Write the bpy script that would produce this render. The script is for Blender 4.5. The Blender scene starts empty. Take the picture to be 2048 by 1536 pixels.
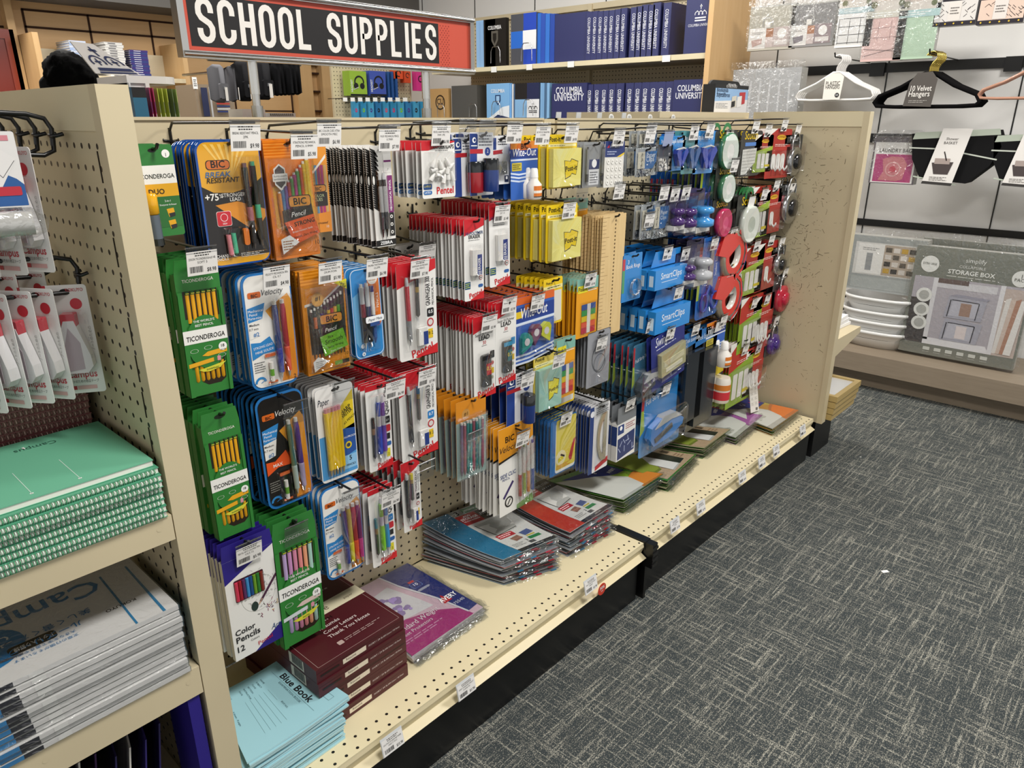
import bpy, math, random
from mathutils import Vector, Matrix
random.seed(7)
S = bpy.context.scene
COL = S.collection
R = math.radians
# ---------------------------------------------------------------- camera, light, exposure
CP = Vector((-0.3656, -1.3214, 1.1222)); YAW, PIT, FPX = R(47.475), R(19.966), 1453.57
cam = bpy.data.cameras.new('camera'); cam.sensor_width = 36; cam.lens = FPX / 2048 * 36; cam.clip_start = .02
co = bpy.data.objects.new('camera', cam); COL.objects.link(co)
co.location = CP; co.rotation_euler = (R(90) - PIT, 0, -YAW); S.camera = co
W = bpy.data.worlds.new('world'); S.world = W; W.use_nodes = True
W.node_tree.nodes['Background'].inputs[0].default_value = (1, .985, .96, 1)
W.node_tree.nodes['Background'].inputs[1].default_value = .32
def area(x, y, z, sx, sy, e, tx=0, ty=0, c=(1, .968, .92)):
    l = bpy.data.lights.new('ceiling_lamp', 'AREA'); l.shape = 'RECTANGLE'; l.size = sx; l.size_y = sy; l.energy = e; l.color = c
    o = bpy.data.objects.new('ceiling_lamp', l); COL.objects.link(o); o.location = (x, y, z); o.rotation_euler = (tx, ty, 0)
    return o
area(.3, -1.35, 2.5, .5, .5, 18)
area(2.3, -1.45, 2.5, .5, .5, 19)
area(2.75, .1, 2.5, .4, .4, 8)
area(1.3, 1.9, 2.55, .9, .5, 14)
area(2.5, 2.3, 2.55, .9, .5, 6)
area(.4, 3.1, 2.5, .8, .5, 17)
area(2.9, 1.2, 2.5, .5, .5, 6)
S.view_settings.view_transform = 'Standard'; S.view_settings.look = 'None'; S.view_settings.gamma = 1
S.view_settings.use_curve_mapping = False; S.view_settings.exposure = 1.3
S.cycles.transparent_max_bounces = 24; S.cycles.max_bounces = 7; S.cycles.diffuse_bounces = 3
S.cycles.caustics_reflective = False; S.cycles.caustics_refractive = False

# ---------------------------------------------------------------- helpers
def ray(u, v):
    F = Vector((math.sin(YAW)*math.cos(PIT), math.cos(YAW)*math.cos(PIT), -math.sin(PIT)))
    Rt = Vector((math.cos(YAW), -math.sin(YAW), 0)); U = Rt.cross(F)
    return F + Rt*((u-1024)/FPX) - U*((v-768)/FPX)
def at(u, v, x=None, y=None, z=None):
    d = ray(u, v)
    t = (x-CP.x)/d.x if x is not None else (y-CP.y)/d.y if y is not None else (z-CP.z)/d.z
    return CP + d*t
def lin(c):
    if isinstance(c, str): c = tuple(int(c[i:i+2], 16)/255 for i in (0, 2, 4))
    return tuple((x/12.92 if x <= .04045 else ((x+.055)/1.055)**2.4) for x in c[:3]) + (1.0,)
_T = {}
_fc = bpy.data.curves.new('lettering', 'FONT'); _fo = bpy.data.objects.new('lettering', _fc); COL.objects.link(_fo)
def glyphs(s, bold, shear):
    k = (s, bold, shear)
    if k not in _T:
        _fc.body = s; _fc.size = 1; _fc.offset = bold*.42; _fc.shear = shear; _fc.resolution_u = 2
        dg = bpy.context.evaluated_depsgraph_get(); dg.update()
        m = bpy.data.meshes.new_from_object(_fo.evaluated_get(dg))
        v = [(p.co.x, p.co.y) for p in m.vertices]; f = [tuple(p.vertices) for p in m.polygons]
        bpy.data.meshes.remove(m)
        if v:
            x0 = min(a for a, b in v); x1 = max(a for a, b in v)
            v = [(a-x0, b) for a, b in v]
            _T[k] = (v, f, x1-x0)
        else: _T[k] = ([], [], 1)
    return _T[k]
EPS = .00018
class G:
    """collects shapes; build() links them as one mesh"""
    def __init__(s, eps=EPS): s.v = []; s.f = []; s.cl = []; s.sm = []; s.eps = eps; s.xf = None
    def add(s, vs, fs, col, smooth=False):
        n = len(s.v)
        if s.xf: vs = [s.xf(p) for p in vs]
        s.v += [tuple(p) for p in vs]
        for f in fs: s.f.append(tuple(n+i for i in f)); s.cl.append(col); s.sm.append(smooth)
        return s
    # flat artwork facing -y, layer L lifts it towards the viewer
    def P(s, pts, col, L=1): return s.add([(a, -L*s.eps, b) for a, b in pts], [tuple(range(len(pts)))], col)
    def R(s, x0, z0, x1, z1, col, L=1, n=1, m=1):
        vs = [(x0+(x1-x0)*i/n, -L*s.eps, z0+(z1-z0)*j/m) for j in range(m+1) for i in range(n+1)]
        return s.add(vs, [(j*(n+1)+i, j*(n+1)+i+1, (j+1)*(n+1)+i+1, (j+1)*(n+1)+i) for j in range(m) for i in range(n)], col)
    def RR(s, x0, z0, x1, z1, r, col, L=1):
        return s.P(rr(x0, z0, x1, z1, r), col, L)
    def C(s, x, z, r, col, L=1, rz=None, n=20, a0=0, a1=360):
        rz = rz or r; full = a1-a0 >= 360
        k = n if full else n+1
        p = [(x+r*math.cos(R(a0+(a1-a0)*i/n)), z+rz*math.sin(R(a0+(a1-a0)*i/n))) for i in range(k)]
        return s.P(p, col, L)
    def LN(s, x0, z0, x1, z1, t, col, L=1):
        d = math.hypot(x1-x0, z1-z0) or 1; a, b = -(z1-z0)/d*t/2, (x1-x0)/d*t/2
        return s.P([(x0-a, z0-b), (x1-a, z1-b), (x1+a, z1+b), (x0+a, z0+b)], col, L)
    def ARC(s, x, z, r, t, a0, a1, col, L=1, n=16, rz=1):
        for i in range(n):
            p = []
            for q, w in ((i, r-t/2), (i+1, r-t/2), (i+1, r+t/2), (i, r+t/2)):
                a = R(a0+(a1-a0)*q/n); p.append((x+w*math.cos(a), z+w*rz*math.sin(a)))
            s.P(p, col, L)
        return s
    def T(s, t, x, z, h, col, L=2, rot=0, bold=0., shear=0., al='c', sx=1, wmax=None):
        """text with cap height h; x,z anchor on the baseline"""
        v, f, w = glyphs(t, bold, shear)
        k = h/.73; kx = k*sx
        if wmax and w*kx > wmax: kx = wmax/w
        ox = {'c': -w/2, 'l': 0, 'r': -w}[al]
        c, n = math.cos(R(rot)), math.sin(R(rot))
        vs = []
        for a, b in v:
            a = (a+ox)*kx; b = b*k
            vs.append((x+a*c-b*n, -L*s.eps, z+a*n+b*c))
        return s.add(vs, f, col)
    def B(s, x0, x1, y0, y1, z0, z1, col):
        vs = [(x, y, z) for z in (z0, z1) for y in (y0, y1) for x in (x0, x1)]
        return s.add(vs, [(0, 1, 5, 4), (1, 3, 7, 5), (3, 2, 6, 7), (2, 0, 4, 6), (4, 5, 7, 6), (0, 2, 3, 1)], col)
    def EX(s, pts, y0, y1, col, side=None):
        """outline in x,z extruded from y0 (front) to y1"""
        n = len(pts)
        vs = [(a, y0, b) for a, b in pts] + [(a, y1, b) for a, b in pts]
        s.add(vs, [tuple(range(n)), tuple(range(2*n-1, n-1, -1))], col)
        return s.add(vs, [(i, n+i, n+(i+1) % n, (i+1) % n) for i in range(n)], side or col)
    def TB(s, pts, r, col, n=8, caps=True, closed=False):
        """tube along points; r number or list"""
        pts = [Vector(p) for p in pts]; m = len(pts); vs = []; up = None
        for i, p in enumerate(pts):
            a = pts[(i-1) % m] if closed or i else p; b = pts[(i+1) % m] if closed or i < m-1 else p
            t = (b-a).normalized()
            if up is None: up = t.orthogonal().normalized()
            up = (up - t*up.dot(t)).normalized(); sd = t.cross(up)
            q = r[i] if isinstance(r, (list, tuple)) else r
            vs += [tuple(p + (up*math.cos(2*math.pi*k/n) + sd*math.sin(2*math.pi*k/n))*q) for k in range(n)]
        g = m if closed else m-1
        fs = [(i*n+k, i*n+(k+1) % n, ((i+1) % m)*n+(k+1) % n, ((i+1) % m)*n+k) for i in range(g) for k in range(n)]
        s.add(vs, fs, col, True)
        if caps and not closed: s.add(vs, [tuple(range(n-1, -1, -1)), tuple((m-1)*n+k for k in range(n))], col)
        return s
    def LA(s, prof, col, c=(0, 0, 0), n=20, ax='z', cols=None, caps=True):
        """lathe: prof = [(r, h)]"""
        vs = []
        for r_, h in prof:
            for k in range(n):
                a = 2*math.pi*k/n; p = (r_*math.cos(a), r_*math.sin(a), h)
                if ax == 'y': p = (p[0], -p[2], p[1])
                if ax == 'x': p = (p[2], p[0], p[1])
                vs.append((c[0]+p[0], c[1]+p[1], c[2]+p[2]))
        n0 = len(s.v); vv = [s.xf(p) for p in vs] if s.xf else vs
        s.v += [tuple(p) for p in vv]
        for i in range(len(prof)-1):
            cc = cols[i] if cols else col
            for k in range(n):
                s.f.append((n0+i*n+k, n0+i*n+(k+1) % n, n0+(i+1)*n+(k+1) % n, n0+(i+1)*n+k)); s.cl.append(cc); s.sm.append(True)
        for i, o in ((0, -1), (len(prof)-1, 1)):
            if prof[i][0] > 1e-6 and caps and prof[0] != prof[-1] and not (len(prof) == 2 and prof[0][1] == prof[1][1]):
                k0 = len(s.v); s.v += s.v[n0+i*n:n0+i*n+n]; s.f.append(tuple(k0+k for k in (range(n) if o > 0 else range(n-1, -1, -1)))); s.cl.append((cols[min(i, len(cols)-1)] if cols else col)); s.sm.append(False)
        return s
    def mesh(s, name):
        m = bpy.data.meshes.new(name); m.from_pydata(s.v, [], s.f)
        a = m.attributes.new('Col', 'FLOAT_COLOR', 'CORNER'); buf = []; cache = {}
        for f, c in zip(s.f, s.cl):
            if c not in cache: cache[c] = lin(c)
            buf += cache[c]*len(f)
        a.data.foreach_set('color', buf)
        m.polygons.foreach_set('use_smooth', s.sm)
        m.update(); return m
    def build(s, name, mat='card', parent=None, loc=None, rot=None):
        m = s.mesh(name); m.materials.append(M[mat])
        return link(bpy.data.objects.new(name, m), parent, loc, rot)
def link(o, parent=None, loc=None, rot=None):
    COL.objects.link(o)
    if parent: o.parent = parent
    if loc: o.location = loc
    if rot: o.rotation_euler = rot
    return o
def rr(x0, z0, x1, z1, r, n=5, bot=True):
    p = []
    for cx, cz, a in ((x1-r, z1-r, 0), (x0+r, z1-r, 90), (x0+r, z0+r, 180), (x1-r, z0+r, 270)):
        if a >= 180 and not bot: p.append((x0 if a == 180 else x1, z0)); continue
        p += [(cx+r*math.cos(R(a+90*i/n)), cz+r*math.sin(R(a+90*i/n))) for i in range(n+1)]
    return p
def empty(name, loc=(0, 0, 0), rot=(0, 0, 0)):
    o = bpy.data.objects.new(name, None); o.empty_display_size = .02
    COL.objects.link(o); o.location = loc; o.rotation_euler = rot; return o
def tag(o, label, cat, group=None):
    o['label'] = label; o['category'] = cat
    if group: o['group'] = group
    return o
def struct(o): o['kind'] = 'structure'; return o
def dup(o, loc=None, rot=None, parent=None):
    c = o.copy(); COL.objects.link(c)
    if parent: c.parent = parent
    for ch in list(o.children): dup(ch, parent=c)
    if loc is not None: c.location = loc
    if rot is not None: c.rotation_euler = rot
    return c
ORD = 'frontmost second third fourth fifth sixth seventh eighth ninth tenth eleventh twelfth thirteenth fourteenth fifteenth sixteenth seventeenth eighteenth nineteenth twentieth'.split()

# ---------------------------------------------------------------- materials
M = {}
def mat(name, rough=.5, metal=0., spec=.5, col=None, coat=0.):
    m = bpy.data.materials.new(name); m.use_nodes = True; n = m.node_tree; b = n.nodes['Principled BSDF']
    b.inputs['Roughness'].default_value = rough; b.inputs['Metallic'].default_value = metal
    b.inputs['Specular IOR Level'].default_value = spec; b.inputs['Coat Weight'].default_value = coat; b.inputs['Coat Roughness'].default_value = .12
    if col: b.inputs['Base Color'].default_value = lin(col)
    else:
        a = n.nodes.new('ShaderNodeAttribute'); a.attribute_name = 'Col'; n.links.new(a.outputs['Color'], b.inputs['Base Color'])
    M[name] = m; return m, n, b
def nd(n, t, **k):
    x = n.nodes.new(t)
    for a, b in k.items():
        if a[0] == 'i' and a[1:].isdigit(): x.inputs[int(a[1:])].default_value = b
        else: setattr(x, a, b)
    return x
mat('card', .42); mat('matte', .8, spec=.3); mat('gloss', .18, coat=.3); mat('plastic', .3); mat('metal', .22, 1.); mat('wire', .3)
mat('fabric', .95, spec=.1)
def clear(name, tint, g, rough, bump=0, scale=60, stretch=None):
    m = bpy.data.materials.new(name); m.use_nodes = True; n = m.node_tree; n.nodes.clear()
    o = nd(n, 'ShaderNodeOutputMaterial'); mx = nd(n, 'ShaderNodeMixShader'); tr = nd(n, 'ShaderNodeBsdfTransparent'); gl = nd(n, 'ShaderNodeBsdfGlossy')
    tr.inputs[0].default_value = lin(tint); gl.inputs[0].default_value = (1, 1, 1, 1); gl.inputs['Roughness'].default_value = rough
    fr = nd(n, 'ShaderNodeLayerWeight'); fr.inputs[0].default_value = .25
    ad = nd(n, 'ShaderNodeMath', operation='MULTIPLY_ADD'); ad.inputs[1].default_value = g; ad.inputs[2].default_value = g*.35; ad.use_clamp = True
    n.links.new(fr.outputs['Facing'], ad.inputs[0]); n.links.new(ad.outputs[0], mx.inputs[0])
    n.links.new(tr.outputs[0], mx.inputs[1]); n.links.new(gl.outputs[0], mx.inputs[2]); n.links.new(mx.outputs[0], o.inputs[0])
    if bump:
        tc = nd(n, 'ShaderNodeTexCoord'); ns = nd(n, 'ShaderNodeTexNoise'); ns.inputs['Scale'].default_value = scale; ns.inputs['Detail'].default_value = 3
        ns.inputs['Distortion'].default_value = 1.2
        bp = nd(n, 'ShaderNodeBump'); bp.inputs['Strength'].default_value = bump; bp.inputs['Distance'].default_value = .01
        if stretch:
            mp = nd(n, 'ShaderNodeMapping'); mp.inputs['Scale'].default_value = stretch; n.links.new(tc.outputs['Object'], mp.inputs[0]); n.links.new(mp.outputs[0], ns.inputs[0])
        else: n.links.new(tc.outputs['Object'], ns.inputs[0])
        n.links.new(ns.outputs[0], bp.inputs['Height']); n.links.new(bp.outputs[0], gl.inputs['Normal']); n.links.new(bp.outputs[0], fr.inputs['Normal'])
    M[name] = m
clear('clear', 'fafafa', .16, .06)
clear('film', 'f8f9f9', .3, .12, .55, 40)
clear('sleeve', 'e2e4e6', .35, .2)
# painted beige shelving metal, with a faint mottling
def beige(name, c='d6c8a6', holes=None):
    m, n, b = mat(name, .42, col=c)
    tc = nd(n, 'ShaderNodeTexCoord'); ns = nd(n, 'ShaderNodeTexNoise'); ns.inputs['Scale'].default_value = 6
    cr = nd(n, 'ShaderNodeMixRGB', blend_type='MIX'); cr.inputs[1].default_value = lin(c); cr.inputs[2].default_value = lin(tuple(int(c[i:i+2], 16)/255*.93 for i in (0, 2, 4)))
    n.links.new(tc.outputs['Object'], ns.inputs[0]); n.links.new(ns.outputs[0], cr.inputs[0]); out = cr
    if holes:
        ax, r0, p = holes
        sp = nd(n, 'ShaderNodeSeparateXYZ'); n.links.new(tc.outputs['Object'], sp.inputs[0]); sq = []
        for k in ax:
            d = nd(n, 'ShaderNodeMath', operation='DIVIDE'); d.inputs[1].default_value = p; n.links.new(sp.outputs[k], d.inputs[0])
            f = nd(n, 'ShaderNodeMath', operation='FRACT'); n.links.new(d.outputs[0], f.inputs[0])
            s_ = nd(n, 'ShaderNodeMath', operation='SUBTRACT'); s_.inputs[1].default_value = .5; n.links.new(f.outputs[0], s_.inputs[0])
            q = nd(n, 'ShaderNodeMath', operation='MULTIPLY'); n.links.new(s_.outputs[0], q.inputs[0]); n.links.new(s_.outputs[0], q.inputs[1]); sq.append(q)
        a = nd(n, 'ShaderNodeMath', operation='ADD'); n.links.new(sq[0].outputs[0], a.inputs[0]); n.links.new(sq[1].outputs[0], a.inputs[1])
        g = nd(n, 'ShaderNodeMath', operation='LESS_THAN'); g.inputs[1].default_value = (r0/p)**2; n.links.new(a.outputs[0], g.inputs[0])
        mx = nd(n, 'ShaderNodeMixRGB'); mx.inputs[2].default_value = lin('1c1712'); n.links.new(g.outputs[0], mx.inputs[0]); n.links.new(cr.outputs[0], mx.inputs[1]); out = mx
    n.links.new(out.outputs[0], b.inputs['Base Color'])
beige('beige'); beige('pegxz', holes=((0, 2), .0034, .0254)); beige('pegyz', holes=((1, 2), .0036, .0254)); beige('cream', 'e3d7b4')
def wood(name, c1, c2, sc, ax):
    m, n, b = mat(name, .5, col=c1)
    tc = nd(n, 'ShaderNodeTexCoord'); mp = nd(n, 'ShaderNodeMapping'); mp.inputs['Scale'].default_value = ax
    ns = nd(n, 'ShaderNodeTexNoise'); ns.inputs['Scale'].default_value = sc; ns.inputs['Detail'].default_value = 6; ns.inputs['Roughness'].default_value = .65
    cr = nd(n, 'ShaderNodeMixRGB'); cr.inputs[1].default_value = lin(c1); cr.inputs[2].default_value = lin(c2)
    n.links.new(tc.outputs['Object'], mp.inputs[0]); n.links.new(mp.outputs[0], ns.inputs[0]); n.links.new(ns.outputs[0], cr.inputs[0]); n.links.new(cr.outputs[0], b.inputs['Base Color'])
wood('maple', 'd9b585', 'c79e6b', 3, (1, 1, 9)); wood('maplev', 'dcb987', 'cba26d', 3, (12, 12, .7)); wood('oak', '9c8e7b', '7c6f5f', 4, (30, 1.5, 20)); wood('ruler', 'ead09c', 'd0ae76', 6, (14, 14, 1.5))
# woven carpet: two sets of broken light threads over dark slate
m, n, b = mat('carpet', .95, spec=.1, col='404448')
tc = nd(n, 'ShaderNodeTexCoord'); base = lin('4a5052')
def threads(sc, fine):
    mp = nd(n, 'ShaderNodeMapping'); mp.inputs['Scale'].default_value = sc
    ns = nd(n, 'ShaderNodeTexNoise'); ns.inputs['Scale'].default_value = 1; ns.inputs['Detail'].default_value = 4; ns.inputs['Roughness'].default_value = .75
    n.links.new(tc.outputs['Object'], mp.inputs[0]); n.links.new(mp.outputs[0], ns.inputs[0])
    rp = nd(n, 'ShaderNodeMapRange'); rp.inputs['From Min'].default_value = fine; rp.inputs['From Max'].default_value = fine+.09; n.links.new(ns.outputs[0], rp.inputs[0]); return rp
t1 = threads((7, 150, 1), .52); t2 = threads((150, 6, 1), .53)
mx = nd(n, 'ShaderNodeMath', operation='MAXIMUM'); n.links.new(t1.outputs[0], mx.inputs[0]); n.links.new(t2.outputs[0], mx.inputs[1])
br = nd(n, 'ShaderNodeTexNoise'); br.inputs['Scale'].default_value = 380; br.inputs['Detail'].default_value = 2; n.links.new(tc.outputs['Object'], br.inputs[0])
r2 = nd(n, 'ShaderNodeMapRange'); r2.inputs['From Min'].default_value = .42; r2.inputs['From Max'].default_value = .54; n.links.new(br.outputs[0], r2.inputs[0])
mu = nd(n, 'ShaderNodeMath', operation='MULTIPLY'); n.links.new(mx.outputs[0], mu.inputs[0]); n.links.new(r2.outputs[0], mu.inputs[1])
sk = nd(n, 'ShaderNodeMapRange'); sk.inputs['From Min'].default_value = .57; sk.inputs['From Max'].default_value = .66; sk.inputs['To Max'].default_value = .7; n.links.new(br.outputs[0], sk.inputs[0])
m2 = nd(n, 'ShaderNodeMath', operation='MAXIMUM'); n.links.new(mu.outputs[0], m2.inputs[0]); n.links.new(sk.outputs[0], m2.inputs[1]); mu = m2
cr = nd(n, 'ShaderNodeMixRGB'); cr.inputs[1].default_value = lin('3d4345'); cr.inputs[2].default_value = lin('b0aea2'); n.links.new(mu.outputs[0], cr.inputs[0]); n.links.new(cr.outputs[0], b.inputs['Base Color'])
bp = nd(n, 'ShaderNodeBump'); bp.inputs['Strength'].default_value = .5; bp.inputs['Distance'].default_value = .004; n.links.new(mu.outputs[0], bp.inputs['Height']); n.links.new(bp.outputs[0], b.inputs['Normal'])
FZ = -.19
# ---------------------------------------------------------------- room
def plane(name, vs, m, col='888888'):
    g = G(); g.add(vs, [(0, 1, 2, 3)], col); return struct(g.build(name, m))
plane('floor', [(-3, -4, FZ), (5, -4, FZ), (5, 5, FZ), (-3, 5, FZ)], 'carpet')
g = G(); g.B(-3, 5, -4, 5, 2.62, 2.7, '57534f'); struct(g.build('ceiling', 'matte'))
WX = 3.95
g = G(); g.B(WX, WX+.1, -4, 4.5, FZ, 2.05, 'e6e5e2')
for z0, z1 in ((1.352, 1.398), (1.01, 1.055), (.577, .612)): g.B(WX-.012, WX, -2.5, .72, z0, z1, '131313')
ys = [.605-.6*k for k in range(6)]+[1.205, 1.804, 2.417, 3.015, 3.612, 4.2]
for y in ys: g.B(WX-.003, WX, y-.003, y+.003, FZ, 2.05, '1a1a1a')
for y in (.05, -.55): g.B(WX-.03, WX-.01, y-.035, y+.035, 1.335, 1.4, '0d0d0d')
struct(g.build('wall_right', 'plastic'))
g = G(); g.B(WX, WX+.1, -4, 4.5, 2.05, 2.62, '3a2422'); struct(g.build('trim_1', 'matte'))
BY = 4.0
g = G(); g.B(-3, WX, BY, BY+.1, FZ, 1.775, 'd9b585'); struct(g.build('wall_back', 'maple'))
g = G(); g.B(-3, WX, BY-.35, BY+.2, 1.775, 2.62, '6b6864'); struct(g.build('trim_2', 'matte'))
# grooves and pilasters of the timber wall
g = G()
for u, v in ((60, 20), (60, 54)):
    z = at(u, v, y=BY).z; g.B(1.19, 3.0, BY-.004, BY, z-.006, z+.006, '3a2417'); g.B(-1, 1.12, BY-.004, BY, z-.006-.01, z+.006-.01, '3a2417')
for u, v in ((48, 40), (180, 60), (303, 70)):
    x = at(u, v, y=BY).x; g.B(x-.006, x+.006, BY-.004, BY, 1.5, at(60, 19, y=BY).z, '3a2417')
x = at(515, 200, y=BY).x; z = at(515, 225, y=BY).z
for u in (472, 585): x = at(u, 215, y=BY).x; g.B(x-.006, x+.006, BY-.004, BY, FZ, 1.4, '3a2417')
z = at(550, 222, y=BY).z; g.B(at(472, 222, y=BY).x, at(588, 222, y=BY).x, BY-.004, BY, z-.005, z+.005, '3a2417')
struct(g.build('trim_3', 'matte'))
def px(u0, v0, u1, v1, y):
    a = at(u0, v0, y=y); b = at(u1, v1, y=y); return a.x, b.x, b.z, a.z
for i, (u0, u1) in enumerate(((20, 47), (597, 628), (648, 700))):
    x0, x1, z0, z1 = px(u0, 0, u1, 200, BY-.08)
    if i: x0 = at(u0, 200, y=BY-.08).x
    g = G(); g.B(x0, x1, BY-.08, BY, FZ, 1.775, 'dcb987'); struct(g.build('trim_%d' % (4+i), 'maplev'))
g = G()
for v in (130, 147, 183, 222):
    z = at(636, v, y=BY-.04).z; g.B(at(625, 200, y=BY-.04).x, at(652, 200, y=BY-.04).x, BY-.04, BY, z-.006, z+.006, '3a2417')
struct(g.build('trim_7', 'matte'))

# ---------------------------------------------------------------- peg board gondola, two bays
SW = 1.219; D = .396; TOP = 1.127
def bay(i):
    x0, x1 = i*SW, (i+1)*SW
    t = empty('shelving_bay', ((x0+x1)/2, 0, FZ)); ox = (x0+x1)/2
    tag(t, ('beige peg board shelving bay, nearer one, with pencils and erasers on hooks', 'beige peg board shelving bay, farther one, beside the scratched end panel')[i], 'shelving bay')
    def bl(g, name, m): 
        g.xf = lambda p: (p[0]-ox, p[1], p[2]-FZ); return g
    g = bl(G(), 0, 0); g.B(x0+.022, x1-.022, 0, .012, .004, 1.068, 'd6c8a6'); g.build('peg_board', 'pegxz', t)
    g = bl(G(), 0, 0); g.B(x0+.03, x1-.03, -.006, .03, 1.068, TOP, 'd6c8a6'); g.B(x0+.03, x1-.03, -.010, .03, TOP-.005, TOP, 'd6c8a6'); g.build('top_rail', 'beige', t)
    for s, a in ((0, x0), (1, x1-.022)):
        g = bl(G(), 0, 0); g.B(a, a+.022, -.004, .03, 0.004, TOP-.002, 'cfc09b'); 
        for k in range(22):
            z = 1.09-k*.05; g.B(a+.009, a+.013, -.0045, -.004, z-.012, z+.012, '2a2118')
        g.build('upright', 'card', t)
    # deck with two staggered rows of holes and a price channel
    tb = t; t = empty('base_deck', ((x0+x1)/2, 0, FZ)); tag(t, ('nearer beige base deck holding paper boxes and blue booklets', 'farther beige base deck holding index dividers')[i], 'base deck')
    g = bl(G(), 0, 0); c = 'e9dcb6'
    e1 = x1-.026 if i == 0 else x1-.012
    g.B(x0+.004, e1, -D, 0, -.004, 0, c)
    g.add([(x0+.004, -D, -.004), (e1, -D, -.004), (e1, -D-.002, -.012), (x0+.004, -D-.002, -.012), (e1, -D+.006, -.034), (x0+.004, -D+.006, -.034), (e1, -D-.012, -.044), (x0+.004, -D-.012, -.044)], [(0, 3, 2, 1), (3, 5, 4, 2), (5, 7, 6, 4)], 'dccfaa')
    k = int(x0/.0254)+1
    while k*.0254 < e1-.02:
        for dx, y in ((0.004, -.361), (0.004, -.3865)):
            X = k*.0254+dx+(.012 if y < -.37 else 0)
            g.add([(X+.0032*math.cos(a*math.pi/6), y+.0032*math.sin(a*math.pi/6), .0003) for a in range(12)], [tuple(range(12))], '15110d')
        k += 1
    g.build('deck_plate', 'card', t)
    g = bl(G(), 0, 0); g.B(x0+.006, e1-.006 if i == 0 else x1, -.385, -.37, FZ, -.034, '0f0f10'); g.B(x0+.01, x1-.03, -.37, 0, FZ, -.02, '0a0a0a'); g.build('kick_plate', 'plastic', t)
    return t
bay(0); bay(1)
g = G(); g.B(SW-.024, SW+.004, -.40, -.29, -.022, .004, '131313'); g.B(SW-.022, SW+.002, -.425, -.395, -.075, .002, '101010'); g.B(SW-.016, SW-.004, -.40, -.37, FZ, -.06, '0a0a0a')
for k in range(4): g.B(SW-.024, SW+.003, -.428, -.425, -.07+k*.018, -.062+k*.018, '1c1c1c')
tag(g.build('shelf_bracket', 'plastic'), 'black bracket filling the gap between the two base decks', 'bracket')

def end_panel(xa, xb, top, yf, yb, label, scr, ml):
    t = empty('gondola_end', ((xa+xb)/2, (yf+yb)/2, FZ)); o = t.location
    def ng():
        g = G(); g.xf = lambda p: (p[0]-o.x, p[1]-o.y, p[2]-o.z); return g
    tag(t, label, 'shelf end panel')
    g = ng(); g.B(xa+.004, xb-.004, yf+.01, yb, FZ+(.17 if scr else 0), top-.006, 'd6c8a6'); g.build('panel_sheet', ml, t)
    g = ng(); g.B(xa, xb, yf, yf+.022, FZ+(.17 if scr else 0), top, 'd6c8a6'); g.build('front_post', 'beige', t)
    g = ng(); g.B(xa, xb, yf+.022, yb, top-.022, top, 'd6c8a6'); g.B(xa, xa+.004, yf+.022, yb, top-.05, top-.022, 'd6c8a6'); g.build('top_rim', 'cream', t)
    if scr:
        rnd = random.Random(3)
        g = ng()
        for k in range(480):
            cl = rnd.random() < .7
            y = rnd.gauss(-.25, .07) if cl else rnd.uniform(yf+.03, -.02); z = rnd.gauss(.72, .24) if cl else rnd.uniform(.05, top-.06)
            if not (yf+.03 < y < -.03 and .04 < z < top-.05): continue
            ln = rnd.choice((.003, .004, .006, .01, .018)) * (2.2 if rnd.random() < .04 else 1); a = rnd.choice((0, 0, 1.3, -.7, 1.6, rnd.uniform(0, 3)))+rnd.gauss(0, .2); w = rnd.uniform(.0003, .0008)
            dy, dz = math.cos(a)*ln/2, math.sin(a)*ln/2; ny, nz = -math.sin(a)*w, math.cos(a)*w
            g.add([(xa+.0036, y-dy-ny, z-dz-nz), (xa+.0036, y+dy-ny, z+dz-nz), (xa+.0036, y+dy+ny, z+dz+nz), (xa+.0036, y-dy+ny, z-dz+nz)], [(0, 3, 2, 1)], rnd.choice(('6a5a44', '4b3d2c', '8a7a60')))
        for k in range(14):
            g.B(xa+.0034, xa+.004, -.12-.004*k, -.1185-.004*k, top-.085, top-.06-rnd.random()*.01, '2b2018')
        g.build('scratches', 'matte', t)
        g = ng(); g.B(xa+.001, xb-.001, yf+.04, yb-.05, top, top+.0006, 'c2a95e'); g.build('tape_residue', 'card', t)
    else:
        g = ng()
        for k in range(26):
            z = top-.09-k*.05; g.B(xa-.0008, xa, yf+.0262, yf+.029, z-.018, z+.018, '2a2118')
        g.build('slot_strip', 'matte', t)
    return t
end_panel(-.037, -.001, 1.160, -.392, .42, 'beige perforated end panel with white-edged post left of the pencils', False, 'pegyz')
end_panel(2.44, 2.478, 1.150, -.425, -.0, 'tall scratched beige end panel at the far end of the hooks', True, 'beige')
g = G(); g.B(1.80, 2.44, .02, .4, 1.118, 1.148, 'd6c8a6'); g.B(1.80, 2.44, .018, .02, 1.128, 1.1485, 'c2a95e')
tag(g.build('back_counter', 'beige'), 'beige counter top with tape residue behind the farther bay', 'counter')
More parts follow.
